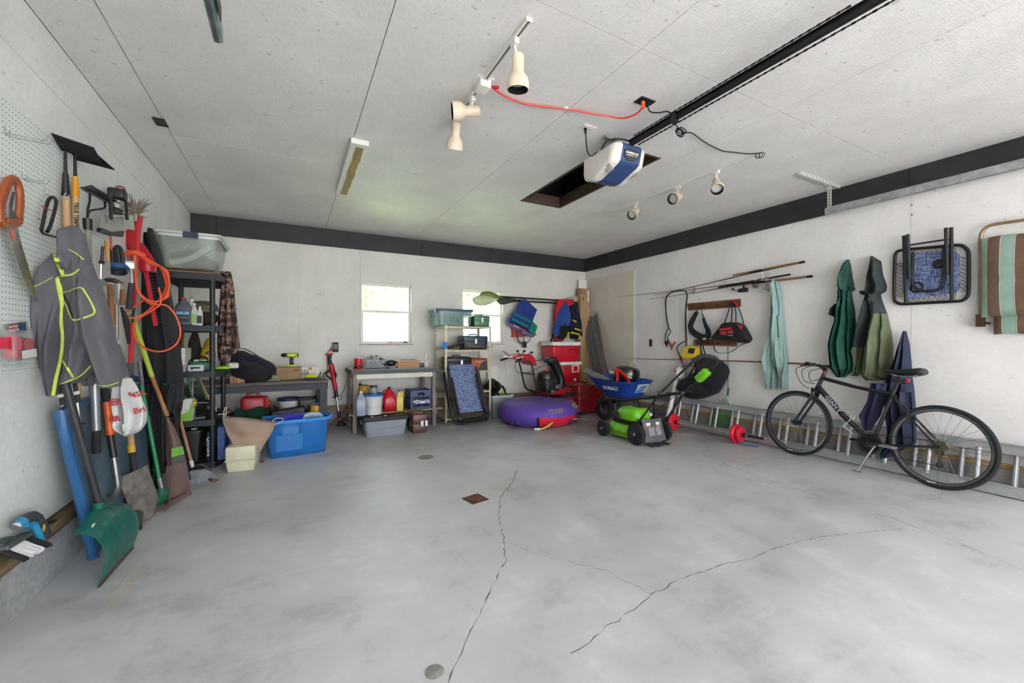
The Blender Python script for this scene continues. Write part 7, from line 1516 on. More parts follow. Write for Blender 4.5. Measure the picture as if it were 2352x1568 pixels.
# -- top: clear bin with shoe, boards
t = tub('storage_bin', 'clear plastic bin with a sneaker inside on top of the black shelf', 'storage bin', -1.10, -.63, 4.98, 5.60, 1.955, 2.275, M('b9c4bb', .2, 0, .05, 6, 0, .3), M('dfe0d8', .3, 0, .05, 6, 0, .8), .84)
B().rbox((0, 0, .335), (.53, .68, .025), .04).obj('lid', M('d9dcd3', .35, 0, .05, 6, 0, .85), t, local=True); B().bb(-.04, .075, -.345, -.325, .29, .345).obj('latch', M('1f2a4a', .4), t, local=True, sm=0)
sh = B(); rings = []
for k in range(10):
    q = k / 9; y = -.14 + .0 * q; w = .045 + .012 * math.sin(q * PI); h = .11 - .05 * q; x = -.16 + .30 * q
    rings.append([V((x, -.18 + w * math.cos(a), .10 + .12 * q + h * .5 * math.sin(a))) for a in [2 * PI * j / 14 for j in range(14)]])
B().loft(rings).obj('sneaker_upper', fabric('3f4d55', .2), t, local=True); B().tube([(-.16, -.235, .055), (-.02, -.24, .10), (.08, -.24, .17), (.15, -.23, .235)], [.028, .024, .03, .028], 10, sm=3, flat=.6, up=(0, -1, 0)).obj('sneaker_sole', M('d9d3c6', .6), t, local=True); B().tube([(-.05, -.245, .20), (.0, -.245, .215), (.01, -.245, .25)], .006, 6, sm=4).obj('lace', M('b08c50', .7), t, local=True)
B().ell((.04, .02, .09), (.16, .2, .07), 14, 8).obj('contents', M('7a665c', .8), t, local=True); B().ell((-.05, .1, .16), (.15, .15, .08), 14, 8).obj('contents', M('5e7076', .8), t, local=True)
B().bb(-1.08, -.66, 5.0, 5.75, 1.917, 1.937).obj('plywood_board', wood('7d6247', '54412e', (3, 30, 30)), sm=0, label='thin plywood board lying on the black shelf top', cat='board'); B().plate([(-1.08, 4.96, 1.939), (-.80, 4.94, 1.939), (-.70, 5.0, 1.939), (-.70, 5.5, 1.939), (-1.08, 5.5, 1.939)], (0, 0, 1), .012).obj('cardboard_sheet', M('5c4534', .8), sm=0, label='dark cardboard sheet between the plywood and the clear bin', cat='cardboard')
t = thing('spirit_level', 'small orange and black level on the right end of the shelf top', 'level', (-.62, 5.3, 1.94)); B().bb(-.64, -.60, 5.10, 5.25, 1.938, 1.965).obj('black_end', M_BLK, t, sm=0); B().bb(-.64, -.60, 5.25, 5.40, 1.938, 1.972).obj('orange_end', M('c98024', .5), t, sm=0)
# -- camouflage jacket on the shelf corner
def camo():
    t = NT('camouflage'); n = t.noise(9, 2, t.map((1, 1, 1.6))); m = t.noise(6, 2, t.map((1, 1, 1.8), (0, 0, 0), (5, 3, 1)))
    c = t.ramp(n, [(0, lin('2b241f')), (.42, lin('54423a')), (.5, lin('8a6a5c')), (.6, lin('a98f80')), (.68, lin('3c3a2c'))], 'CONSTANT'); c = t.mix(t.ramp(m, [(.62, (0, 0, 0)), (.63, (1, 1, 1))]), c, lin('c2a896')); t.base(c, .9); t.bump(t.noise(150), .2, .003); return t.m
M_CAMO = camo(); t = thing('camouflage_jacket', 'brown camouflage jacket hanging from the corner of the black shelf', 'jacket', G(522, 832, 5.2))
def Dc(rows, m, nm, face=5.40, **k): return drape(rows, 'y', face, -1, .01, **k).obj(nm, m, t, sm=60)
Dc([(624, 512, 530, .05), (650, 507, 535, .10), (700, 502, 540, .12), (760, 497, 546, .13), (800, 497, 549, .12), (812, 498, 540, .10)], M_CAMO, 'jacket_body', seed=3, folds=2.5); Dc([(660, 525, 537, .06), (720, 530, 542, .09), (790, 533, 550, .09), (797, 534, 551, .06)], M_CAMO, 'sleeve', face=5.36, seed=5, folds=1); Dc([(770, 500, 530, .08), (820, 499, 530, .10), (830, 502, 528, .06)], M_CAMO, 'sleeve', face=5.33, seed=6, folds=1.5)
# -- second shelf: bottles
z = ZB[3] + .001
def botl(name, label, u, y, w, d, h, m, capm, lab=None, cr=.016, cat='bottle', neck=.72):
    p = V((G(u, 700, y).x, y, z)); t = jug(name, label, cat, p, w, d, h, m, 0, capm, cr, neck)
    if lab: B().bb(-w * .4, w * .4, -d / 2 - .003, -d / 2, h * .12, h * .52).obj('label', lab, t, local=True, sm=0)
    return t
t = botl('oil_jug', 'grey motor oil jug with red cap on the black shelf', 422, 5.06, .125, .09, .27, M('5a5f66', .4), M_RED, M('23262c', .5), .02, 'bottle', .74); B().bb(-.05, .05, -.0495, -.0485, .10, .135).obj('label_band', M('2f86a8', .5), t, local=True, sm=0); text('5W-20', 'lettering', t, (0, -.0505, .117), (1, 0, 0), (0, 0, 1), .034, M('e6e6e6', .5), .0004, local=True); text('FULL SYNTHETIC', 'lettering', t, (0, -.0505, .075), (1, 0, 0), (0, 0, 1), .012, M('cfcfcf', .5), .0004, local=True)
botl('spray_bottle', 'slim silver and white spray bottle beside the motor oil', 446, 5.07, .05, .05, .22, M('c6c8c6', .3), M_WHITE, M('8fae6a', .5), .014); botl('lubricant_bottle', 'small white bottle with black label nearest the shelf post', 459, 5.08, .05, .045, .19, M('d4d2cf', .4), M_WHITE, M('2b2627', .5), .010)
botl('solvent_bottle', 'white trigger bottle standing behind the motor oil jug', 440, 5.22, .07, .06, .27, M('d8d8d6', .4), M_WHITE)
sack('cap_and_bag', 'tan cap and black pouch heaped behind the small bottles', 'clothing', [((-.92, 5.5, z + .04), .06), ((-.86, 5.45, z + .09), .11), ((-.78, 5.42, z + .10), .10), ((-.70, 5.42, z + .06), .05)], fabric('2b2a24', .4, fold=6), .9, None, .2, 3); B().lathe([(.11, 0), (.115, .02), (.10, .07), (.05, .10), (.001, .105)], (-.82, 5.42, z + .17), (0, -.2, 1), 18, 1.2, 1).obj('canvas_cap', fabric('6b6450', .2), label='khaki cap lying on the black pouch on the shelf', cat='cap')
# -- third shelf
z = ZB[2] + .001
t = thing('file_box', 'white folder and pink carton standing at the left of the third shelf', 'box', (G(428, 800, 5.06).x, 5.06, z)); B().bb(-.035, -.005, -.02, .25, 0, .23).obj('folder', M('dcdcd2', .6), t, local=True, sm=0); B().bb(-.035, -.002, -.024, -.02, 0, .07).obj('pink_end', M('b58aa0', .6), t, local=True, sm=0)
t = thing('slotted_box', 'small white box with a dark slot on the third shelf', 'box', (G(449, 845, 5.05).x, 5.05, z)); B().rbox((0, .06, .032), (.125, .12, .062), .006).obj('case', M('c9cbd2', .5), t, local=True); B().rbox((0, -.003, .036), (.08, .006, .018), .006).obj('slot', M('2f3138', .5), t, local=True)
t = thing('green_box', 'green plastic box behind the white slotted box', 'box', (G(463, 840, 5.25).x, 5.25, z)); B().rbox((0, 0, .045), (.16, .14, .09), .008).obj('box', M('1f7a3a', .5), t, local=True); B().rbox((0, 0, .10), (.12, .10, .02), .006).obj('lid', M('c9d0d4', .4), t, local=True)
sack('yellow_sack', 'yellow printed bag at the back of the third shelf', 'bag', [((-.80, 5.5, z + .02), .06), ((-.79, 5.5, z + .14), .10), ((-.78, 5.5, z + .26), .07), ((-.77, 5.5, z + .33), .03)], M('b89a1c', .5, 0, .3, 12), .7, None, .2, 8)
text('e', 'lettering', bpy.data.objects['yellow_sack'], (-.775, 5.405, z + .17), (1, 0, 0), (0, 0, 1), .13, M('20262c', .5), .001, bold=.003)
sack('mesh_net_bag', 'dark mesh net hanging at the back of the third shelf', 'net', [((-.92, 5.6, z + .40), .02), ((-.92, 5.58, z + .25), .06), ((-.90, 5.56, z + .10), .09), ((-.90, 5.55, z + .03), .05)], M('2c2d28', .8, 0, .4, 90), .6)
for k, (a, b_, c, lab) in enumerate((((-.97, 5.15), (-1.02, 5.6), 'b98d5a', 'wooden garden stake leaning at the back of the third shelf'),)):
    B().cyl((a[0], a[1], z), (b_[0], b_[1], z + .40), .012, n=8).obj('garden_stake', wood('b98d5a', '8a6540', (3, 3, 30)), label=lab, cat='stake')
t = thing('lime_pack', 'lime green package with white wrapper on the right of the third shelf', 'package', (-.62, 5.30, z)); B().rbox((-.01, -.05, .02), (.14, .1, .035), .015).obj('pack', M('86c22a', .4), t, local=True); B().rbox((.06, .06, .035), (.10, .12, .06), .015, .4).obj('wrapper', M('c9c6bd', .5), t, local=True)
B().tube([(-.85, 5.04, z + .02), (-.9, 5.2, z + .10), (-.80, 5.3, z + .14), (-.74, 5.15, z + .09), (-.80, 5.06, z + .10)], .006, 6, sm=5).obj('black_wire', M_BLKR, label='tangled black wire over the boxes on the third shelf', cat='wire')
# -- fourth shelf
z = ZB[1] + .001
t = thing('printed_carton', 'white and green printed carton at the left of the lower shelf', 'box', (G(431, 940, 5.06).x, 5.06, z)); B().bb(-.055, .04, -.02, .10, 0, .215).obj('carton', M('d3d6cc', .6), t, local=True, sm=0); B().plate([(-.055, -.022, .0), (.04, -.022, .0), (.04, -.022, .20), (.01, -.022, .09), (-.055, -.022, .06)], (0, -1, 0), .001).obj('print', M('7fb83e', .6), t, local=True, sm=0)
t = thing('cordless_drill', 'yellow and black cordless drill lying on the lower black shelf', 'drill', (G(452, 930, 5.12).x, 5.14, z), PI); 
dm = B(); dm.tube([(.07, 0, .155), (.06, 0, .16), (.0, 0, .16)], [.03, .038, .036], 12).obj('motor_body', M('c99a1a', .4), t, local=True); B().tube([(.0, 0, .16), (-.05, 0, .158), (-.09, 0, .155), (-.12, 0, .152)], [.034, .03, .026, .012], 12).obj('chuck', M_BLK, t, local=True); B().tube([(.04, 0, .14), (.05, 0, .05)], [.024, .022], 10).obj('grip', M('c99a1a', .4), t, local=True); B().rbox((.05, 0, .025), (.1, .07, .05), .01).obj('battery', M_BLK, t, local=True)
t = thing('rope_coil', 'pale coil of rope on the lower black shelf', 'rope', (-.72, 5.2, z)); bl = B()
for k in range(5): bl.torus((-.72 + .004 * k, 5.22, z + .075), (1, .25 * math.sin(k), .1 * k - .2), .055, .010, 20, 6)
bl.obj('coil', M('c2b7a8', .8), t)
t = thing('tool_jumble', 'jumble of black cables and a steel punch on the lower shelf', 'tools', (-.80, 5.12, z)); bl = B(); r_ = random.Random(5)
for k in range(9): c0 = V((-.88 + .03 * k, 5.16 + .02 * (k % 3), z + .02)); bl.tube([c0 + V((r_.uniform(-.06, .06), r_.uniform(-.05, .05), r_.uniform(0, .05))) for _ in range(5)], .007, 6, sm=3)
bl.obj('cables', M_BLKR, t); B().cyl((-.86, 5.06, z + .012), (-.75, 5.05, z + .022), .012, n=10).obj('punch', M_STEEL, t); B().tube([(-.68, 5.3, z + .006), (-.60, 5.35, z + .006), (-.60, 5.5, z + .006), (-.66, 5.55, z + .006)], .006, 6, sm=4).obj('white_cord', M('cfc9bd', .7), t)
for k, (x, y, lab, c) in enumerate(((-.99, 5.4, 'first green plastic stake standing behind the lower shelf', '2f7a48'), (-.90, 5.5, 'second green plastic stake standing behind the lower shelf', '3a8a52'), (-.84, 5.55, 'third green plastic stake leaning right behind the lower shelf', '2f7a48'), (-1.05, 5.5, 'white plastic stake behind the lower shelf', 'c9c9bd'), (-.95, 5.62, 'pale grey stake behind the lower shelf', 'b3b3a8'), (-.80, 5.45, 'wooden stake leaning right behind the lower shelf', 'b98d5a'))):
    B().cyl((x + (.08 if k in (0, 2, 5) else 0), y, z + .002), (x - (.08 if k in (0, 1, 2, 5) else 0), y + .05, z + .42), .009, n=8).obj('garden_stake', M(c, .5), label=lab, cat='stake')
# -- bottom shelf
z = ZB[0] + .001
t = thing('waste_bin', 'black plastic waste bin on the bottom of the black shelf', 'bin', (-.90, 5.18, z)); B().loft([[V((p.x, p.y, h)) for p in rr([V((-.12 * k, -.11 * k, 0)), V((.12 * k, -.11 * k, 0)), V((.12 * k, .11 * k, 0)), V((-.12 * k, .11 * k, 0))], .04, 0, 4)] for h, k in ((0, .82), (.30, 1.0), (.30, 1.06), (.315, 1.06), (.315, .95), (.01, .76))]).obj('bin', M('1c1d20', .45), t, local=True); B().ell((0, 0, .30), (.10, .09, .04), 14, 6).obj('liner', M('151517', .3), t, local=True); B().ell((.05, -.06, .325), (.03, .02, .012), 10, 6).obj('rubbish', M('b9b99a', .6), t, local=True)
t = thing('blue_box', 'blue box with white lettering beside the waste bin on the bottom shelf', 'box', (-.622, 5.25, z)); B().bb(-.03, .03, -.18, .22, 0, .33).obj('carton', M('4a66a8', .6, 0, .12, 30), t, local=True, sm=0, bevel=.003); B().bb(-.115, -.085, -.16, .1, 0, .28).obj('carton_sleeve', M('2c3d70', .6), t, local=True, sm=0)
text('NAVAJO', 'lettering', t, (-.10, -.163, .14), (0, 0, 1), (-1, 0, 0), .05, M('dfe4ee', .5), .0006, local=True, bold=.001)
t = thing('white_carton', 'small plain white carton at the back of the bottom shelf', 'box', (-.60, 5.62, z)); B().bb(-.05, .05, -.06, .06, 0, .20).obj('carton', M('d5d3cd', .6), t, local=True, sm=0, bevel=.003); B().bb(-.05, .05, -.061, .06, .201, .22).obj('flap', M('c4a06a', .7), t, local=True, sm=0)
# ================================================================== left wall: pegboard and what hangs on it
def pegboard_mat():
    t = NT('pegboard'); s = t.node('SeparateXYZ', {0: t.co}); k = 1 / .0254
    fy = t.math('SUBTRACT', t.math('FRACT', t.math('MULTIPLY', s.outputs[1], k)), .5); fz = t.math('SUBTRACT', t.math('FRACT', t.math('MULTIPLY', s.outputs[2], k)), .5)
    d = t.math('SQRT', t.math('ADD', t.math('MULTIPLY', fy, fy), t.math('MULTIPLY', fz, fz)))
    t.base(t.mix(t.math('LESS_THAN', d, .13), t.ramp(t.noise(2, 2), [(.3, lin('dde3df')), (.7, lin('e9eeea'))]), lin('4e4a44')), .6); return t.m
pg = B().bb(XL + .001, XL + .012, 1.9, 4.0, 1.105, 2.345).obj('pegboard', pegboard_mat(), sm=0, label='white pegboard fixed to the left wall behind the hanging tools', cat='pegboard')
WP = lambda u, v, d=.03: lw(u, v, d)
def hook(label, u, v, L_=.10):
    p = WP(u, v, .012); t = thing('peg_hook', label, 'hook', p); B().tube([p + V((0, 0, .03)), p, p + V((L_, -.0, -.005)), p + V((L_ + .012, 0, .02))], .0028, 6).obj('prong', M_GALV, t); B().tube([p + V((0, .04, .03)), p + V((0, .04, 0)), p + V((L_, .04, -.005)), p + V((L_ + .012, .04, .02))], .0028, 6).tube([p, p + V((0, .04, 0))], .0028, 6).obj('prong', M_GALV, t)
hook('empty double wire hook at the upper left of the pegboard', 10, 305, .13); hook('small wire hook right of the orange saw grip', 50, 408, .07); hook('wire hook above the black elongated loop', 102, 445, .07); hook('wire hook holding the battery lantern', 232, 445, .07)
# saw
t = thing('pruning_saw', 'curved pruning saw with orange wooden handle at the left edge', 'saw', WP(40, 690)); OW = M('9c4c22', .4, 0, .2, 6)
def wpl(pts, d): return [WP(u, v, d) for u, v in pts]
hp = wpl([(10, 440), (18, 418), (32, 412), (42, 425), (46, 455), (44, 490), (38, 512), (4, 512), (0, 490), (2, 465)], .05)
B().tube(hp, .013, 8, True, sm=3, flat=1.6).obj('handle', OW, t); B().plate(wpl([(4, 500), (40, 500), (38, 514), (2, 513)], .045), (1, 0, 0), .022).obj('handle_heel', OW, t, sm=0, bevel=.003); B().plate(wpl([(20, 470), (27, 440), (30, 441), (24, 480), (38, 500), (20, 503)], .058), (1, 0, 0), .006).obj('grip_plate', M('4a4a4c', .5), t, sm=0)
up = [(12, 512), (22, 545), (34, 590), (50, 635), (66, 668), (80, 690)]; lo_ = [(36, 512), (44, 550), (56, 590), (68, 628), (76, 660), (83, 692)]
B().plate(wpl(up + lo_[::-1], .055), (1, 0, 0), .002).obj('blade', metal('a9a9a4', .35), t, sm=0); tb = B()
for k in range(30):
    q = k / 30 * 5; i = min(4, int(q)); f = q - i; u0, v0 = lo_[i][0] + (lo_[i + 1][0] - lo_[i][0]) * f, lo_[i][1] + (lo_[i + 1][1] - lo_[i][1]) * f
    tb.plate(wpl([(u0 - 1, v0 - 2), (u0 + 3.2, v0 + 1), (u0 - 1, v0 + 3)], .055), (1, 0, 0), .002)
tb.obj('teeth', metal('a9a9a4', .35), t, sm=0, kind='stuff'); B().plate(wpl([(22, 528), (32, 528), (36, 550), (28, 552)], .058), (1, 0, 0), .001).obj('label', M('cc6a5a', .6), t, sm=0)
# black loop (sharpening clamp)
t = thing('metal_loop', 'black elongated metal loop with red wire ties on the pegboard', 'loop', WP(110, 535))
B().tube(wpl([(95, 528), (100, 505), (106, 475), (112, 458), (120, 453), (127, 457), (129, 466), (124, 490), (115, 520), (108, 532)], .05), .008, 8, sm=3).obj('loop', M_BLK, t); B().tube(wpl([(94, 528), (100, 536), (122, 543), (135, 546)], .05), .006, 7, sm=3).obj('foot', M_BLK, t)
for a in ((97, 474, 107, 477), (108, 480, 122, 484), (88, 502, 97, 507)): B().tube([WP(a[0], a[1], .06), WP(a[2], a[3], .06)], .003, 5).obj('wire_tie', M('a83030', .6), t)
# ratchet strap package
t = thing('strap_package', 'clear blister pack of red ratchet tie down straps on the pegboard', 'package', WP(40, 828)); 
B().plate(wpl([(5, 745), (60, 738), (82, 822), (15, 832)], .02), (1, 0, 0), .004).obj('card', M('b9c0bf', .5, 0, .05, 9, 0, .55), t, sm=0); B().plate(wpl([(20, 745), (58, 740), (60, 764), (22, 768)], .026), (1, 0, 0), .002).obj('header_card', M('a8394a', .5), t, sm=0); B().plate(wpl([(40, 742), (58, 740), (59, 762), (44, 764)], .029), (1, 0, 0), .001).obj('header_panel', M('3a5577', .5), t, sm=0)
B().rbox(WP(42, 800, .05), (.05, .16, .17), .012).obj('blister', M('b9bfc0', .2, 0, .05, 9, 0, .25), t)
for (u, v, r) in ((25, 788, .035), (55, 790, .028), (30, 812, .024)): B().lathe([(.008, -.018), (r, -.018), (r, .018), (.008, .018)], WP(u, v, .05), (1, -.3, 0), 18).obj('strap_roll', M('b82038', .6), t)
B().rbox(WP(42, 795, .05), (.03, .03, .09), .006).obj('ratchet', M('2a2a2c', .4, .5), t); B().plate(wpl([(50, 806), (83, 800), (85, 818), (52, 824)], .085), (1, 0, 0), .001).obj('label', M('d8d8d4', .5), t, sm=0)
fxp = (WP(60, 745, .03) - WP(20, 750, .03)); text('RATCHET\nTIE-DOWN', 'lettering', t, WP(32, 754, .031), fxp, (0, 0, 1), .016, M('e6e0dc', .5), .0004)
# garden hoes hung by their heads
hw = wood('c9a678', '9a7548', (30, 30, 3))
def hoe(label, u0, u1, v0, v1, d, s0, s1, slm, blade, name='garden_hoe'):
    a, b_ = WP(u0, v0, d), WP(u1, v1, d); t = thing(name, label, 'hoe', b_)
    B().cyl(a.lerp(b_, s1 - .01), b_, .016, n=12).obj('handle', hw, t); B().tube([a.lerp(b_, s0), a.lerp(b_, s1)], [.012, .019], 12).obj('sleeve', slm, t); B().tube([a, a.lerp(b_, s0 + .01)], [.007, .009], 10).obj('neck', M_BLK, t)
    P = [a + V(o_) for o_ in blade]; B().plate(P, (0, 0, 1), .006).obj('blade', M('222326', .45, .5, .3), t, sm=0); return t, a, b_
t, a, b_ = hoe('garden hoe with black sleeve and pale handle, left of the pair', 150, 157, 350, 880, .045, .09, .19, M_BLK, [(-.02, -.10, .055), (.12, -.01, .045), (.13, .07, -.005), (-.01, -.02, .0)])
t, a, b_ = hoe('garden hoe with yellow sleeve and printed wooden handle, right of the pair', 172, 178, 356, 930, .05, .085, .165, M('d9961c', .4), [(-.03, -.05, .03), (.10, .0, .015), (.15, .08, -.03), (.0, .03, -.02)])
text('TRUE TEMPER', 'lettering', t, a.lerp(b_, .245) + V((.008, -.0165, 0)), b_ - a, V((1, 0, 0)), .026, M('26221e', .6), .0004, bold=.0008)
# bow rake
t = thing('bow_rake', 'steel bow rake hanging tines up beside the hoes', 'rake', WP(205, 800)); hd0, hd1 = WP(188, 432, .14), WP(250, 466, .05)
B().cyl(hd0, hd1, .008, n=8).obj('head_bar', M('3c3d3f', .4, .6), t)
for k in range(13): q = hd0.lerp(hd1, k / 12); B().tube([q, q + V((.05, -.03, .012)), q + V((.075, -.04, -.01))], [.005, .0045, .003], 6).obj('tine', M('333436', .4, .6), t)
s0 = WP(201, 502, .10)
for e in (hd0.lerp(hd1, .25), hd0.lerp(hd1, .8)): B().tube([e, e + V((0, 0, -.05)), s0 + V((0, 0, .03)) + (e - s0) * .15, s0], .006, 7, sm=3).obj('bow', M('2b2c2e', .4, .6), t)
B().cyl(s0, WP(202, 528, .10), .022, .020, 12).obj('ferrule', M_BLK, t); B().cyl(WP(202, 525, .10), WP(212, 900, .10), .0155, n=12).obj('handle', wood('8f8a80', '6b665e', (30, 30, 3)), t)
# lantern / mouse trap box / wire duster
t = thing('battery_lantern', 'black battery lantern with chrome cup hanging at the pegboard edge', 'lantern', WP(270, 500, .1)); c = WP(268, 470, .10)
B().rbox(WP(270, 446, .10), (.09, .09, .07), .015).obj('head', M_BLK, t); B().lathe([(.03, 0), (.032, .05), (.036, .06), (.036, .0)], WP(268, 482, .10), (0, 0, 1), 18).obj('reflector', metal('b9b7b2', .2), t); B().lathe([(.001, 0), (.034, 0), (.036, .02), (.03, .035)], WP(267, 490, .10), (0, 0, 1), 18).obj('base', M_BLK, t)
for (u0, u1) in ((252, 254), (284, 290)): B().tube([WP(u0, 440, .13), WP(u1, 470, .13), WP(u1 + 2, 505, .13)], .010, 7).obj('guard_bar', M_BLK, t)
B().torus(WP(276, 436, .1), (0, 1, 0), .025, .006, 16, 6).obj('hanger', M('7a2a28', .5), t)
t = thing('clear_box', 'open clear plastic twin box with black base under the lantern', 'box', WP(250, 540, .1))
for a in ([(232, 488), (256, 500), (248, 532), (223, 524)], [(258, 500), (283, 498), (278, 530), (250, 532)]): B().plate(wpl(a, .09), (.8, -.6, 0), .014).obj('clear_lid', M('a9aaa2', .2, 0, .1, 9, 0, .6), t, sm=0, bevel=.004)
B().plate(wpl([(222, 522), (250, 533), (279, 530), (275, 544), (248, 541), (221, 532)], .085), (.8, -.6, 0), .03).obj('base', M_BLK, t, sm=0, bevel=.004)
t = thing('twig_brush', 'spiky dry brush of twigs standing above the red trimmer', 'brush', WP(318, 470, .12)); r_ = random.Random(9); c = WP(312, 492, .13); bl = B()
for k in range(60):
    d = V((r_.gauss(0, .6), r_.gauss(0, .6), 1 + r_.gauss(0, .5))).normalized(); L_ = r_.uniform(.07, .15); bl.tube([c, c + d * L_ * .5, c + d * L_ + V((r_.uniform(-.015, .015), 0, r_.uniform(-.01, .01)))], [.004, .006, .002], 5)
bl.obj('bristles', M('7d7566', .7, 0, .5, 90), t, kind='stuff'); B().cyl(c + V((0, 0, -.05)), c + V((0, 0, .02)), .009, n=8).obj('stem', M('9a948a', .5), t)
# hedge trimmer and red pole
t = thing('hedge_trimmer', 'red electric hedge trimmer with toothed bar hanging blade down', 'hedge trimmer', WP(360, 748, .1)); HRD = M('b81426', .35, 0, .1)
HT = lambda u, v, y=4.35: G(u, v, y)
B().tube([HT(303, 530), HT(306, 560), HT(318, 578), HT(326, 600)], [.045, .05, .05, .045], 12, sm=3, flat=.8).obj('motor_housing', HRD, t); B().tube([HT(318, 560), HT(330, 590), HT(338, 610), HT(340, 625)], [.03, .055, .06, .05], 12, sm=3).obj('gear_case', HRD, t); B().tube([HT(300, 528), HT(298, 545), HT(304, 570)], .018, 8, sm=3).obj('rear_handle', HRD, t)
B().bar(HT(336, 625), HT(358, 748), .028, .012, (0, 1, 0)).obj('blade_bar', HRD, t, sm=0)
for k in range(16):
    q = HT(338, 636).lerp(HT(357, 742), k / 15)
    for s in (-1, 1): B().bar(q, q + V((s * .045, 0, .012)), .006, .012, (0, 1, 0), .002, .004).obj('tooth', M('3a3a3c', .4, .5), t, sm=0)
t = thing('red_tool_pole', 'long red handled lopper with grey grip among the hanging tools', 'lopper', G(300, 880, 4.2)); B().tube([G(313, 498, 4.2), G(322, 498, 4.2)], .02, 8).tube([G(318, 495, 4.2), G(317, 530, 4.2), G(310, 640, 4.2), G(308, 700, 4.2)], [.03, .018, .017, .016], 10).obj('upper_arm', HRD, t); B().tube([G(304, 740, 4.2), G(300, 835, 4.2)], .017, 10).obj('lower_arm', M('c41a28', .4), t); B().tube([G(300, 832, 4.2), G(298, 880, 4.2)], [.02, .021], 10).obj('grip', M('4c5054', .6), t); B().cyl(G(308, 700, 4.2), G(304, 742, 4.2), .009).obj('link', M_BLK, t)
# orange extension cord coil
t = thing('extension_lead', 'coiled orange extension cord hung over the red trimmer', 'cord', G(350, 808, 4.05)); bl = B(); r_ = random.Random(12); OC = M('e0552c', .5, 0, .08)
def loop_px(pts, y): bl.tube([G(u + r_.uniform(-1.5, 1.5), v, y + r_.uniform(-.03, .03)) for u, v in pts], .0065, 7, sm=6)
for k in range(8):
    w = k * 2.2; loop_px([(312, 578), (330 + w, 590 + k * 2), (370 + w * .9, 615 + k), (390 - abs(k - 4) * 2, 650), (386 - w, 680), (355 - w * .5, 692 + k), (325 - w * .5, 678 - k), (312, 640), (308 + k * .5, 585)], 4.05)
loop_px([(355, 700), (385, 702), (405, 730), (413, 765), (402, 793), (370, 807), (335, 800), (312, 780), (306, 755), (315, 735), (345, 715), (370, 695), (365, 660)], 4.02); loop_px([(330, 690), (300, 710), (285, 722), (300, 730), (330, 722), (355, 700)], 4.0)
bl.obj('cable', OC, t, kind='stuff'); B().tube([G(292, 586, 4.05), G(300, 580, 4.03), G(318, 582, 4.03), G(330, 588, 4.05)], .02, 8, sm=3).obj('wrap', OC, t)
# ear muffs, hammer, chisels, pliers
t = thing('ear_muffs', 'black and blue ear muffs hanging below the lantern', 'ear muffs', G(271, 638, 3.75)); B().tube([G(258, 610, 3.75), G(262, 575, 3.75), G(270, 566, 3.75), G(278, 575, 3.75), G(283, 610, 3.75)], .012, 8, sm=4, flat=.6).obj('headband', M_BLK, t); B().bar(G(262, 570, 3.74), G(268, 605, 3.74), .05, .02).obj('headband_pad', M_BLK, t, sm=0, bevel=.006); c = G(271, 622, 3.72)
B().lathe([(.001, .0), (.05, .0), (.055, .012), (.05, .03), (.048, .045), (.036, .045), (.03, .02)], c + V((0, 0, .03)), (.1, -.35, -1), 22).obj('cushion', M_BLK, t); B().lathe([(.05, 0), (.058, .01), (.058, .026), (.05, .034)], c + V((0, 0, .035)), (.1, -.35, -1), 22).obj('ear_cup', M('2c4a7a', .4), t)
t = thing('claw_hammer', 'claw hammer with wooden handle hanging under the ear muffs', 'hammer', G(256, 750, 3.6)); B().cyl(G(252, 652, 3.6), G(258, 745, 3.6), .015, .017, 12).obj('handle', wood('8f5f3a', '6a4226', (30, 30, 3)), t); B().tube([G(236, 648, 3.6), G(246, 643, 3.6), G(256, 643, 3.6), G(270, 646, 3.6), G(283, 650, 3.6)], [.016, .014, .016, .012, .004], 10).obj('head', M('4d4945', .35, .8), t); B().cyl(G(237, 652, 3.58), G(236, 645, 3.6), .017, n=12).obj('face', M_STEEL, t)
t = thing('wood_chisel', 'wooden handled chisel hanging left of the ear muffs', 'chisel', G(245, 640, 3.6)); B().cyl(G(245, 553, 3.6), G(248, 600, 3.6), .013, .011, 10).obj('handle', wood('c99a62', 'a2733e', (30, 30, 3)), t); B().bar(G(248, 600, 3.6), G(250, 640, 3.6), .02, .005).obj('blade', M_STEEL, t, sm=0)
t = thing('screwdriver', 'thin screwdriver with red shaft and black grip behind the muffs', 'screwdriver', G(256, 620, 3.7)); B().cyl(G(254, 540, 3.7), G(256, 575, 3.7), .006, n=8).obj('shaft', M('a83a3a', .4), t); B().cyl(G(256, 575, 3.7), G(258, 610, 3.7), .013, n=10).obj('grip', M_BLK, t)
t = thing('bar_clamp', 'small silver and black clamp hanging left of the wood chisel', 'clamp', G(235, 628, 3.5)); B().cyl(G(236, 566, 3.5), G(234, 605, 3.5), .008, n=8).obj('arm', M_BLK, t); B().bar(G(228, 602, 3.5), G(240, 603, 3.5), .02, .02).obj('jaw', M_BLK, t, sm=0); B().cyl(G(232, 605, 3.5), G(231, 640, 3.5), .007, n=8).obj('screw', M_STEEL, t)
t = thing('adjustable_wrench', 'steel adjustable tool with black grip beside the trimmer pole', 'wrench', G(300, 710, 3.9)); B().rbox(G(294, 608, 3.9), (.075, .03, .06), .008, .3).obj('head', metal('c4c4c0', .35), t); B().cyl(G(300, 618, 3.9), G(302, 655, 3.9), .013, n=10).obj('shaft', M_STEEL, t); B().tube([G(302, 650, 3.9), G(296, 710, 3.9)], [.018, .02], 10).obj('grip', M('2f2d2c', .6), t)
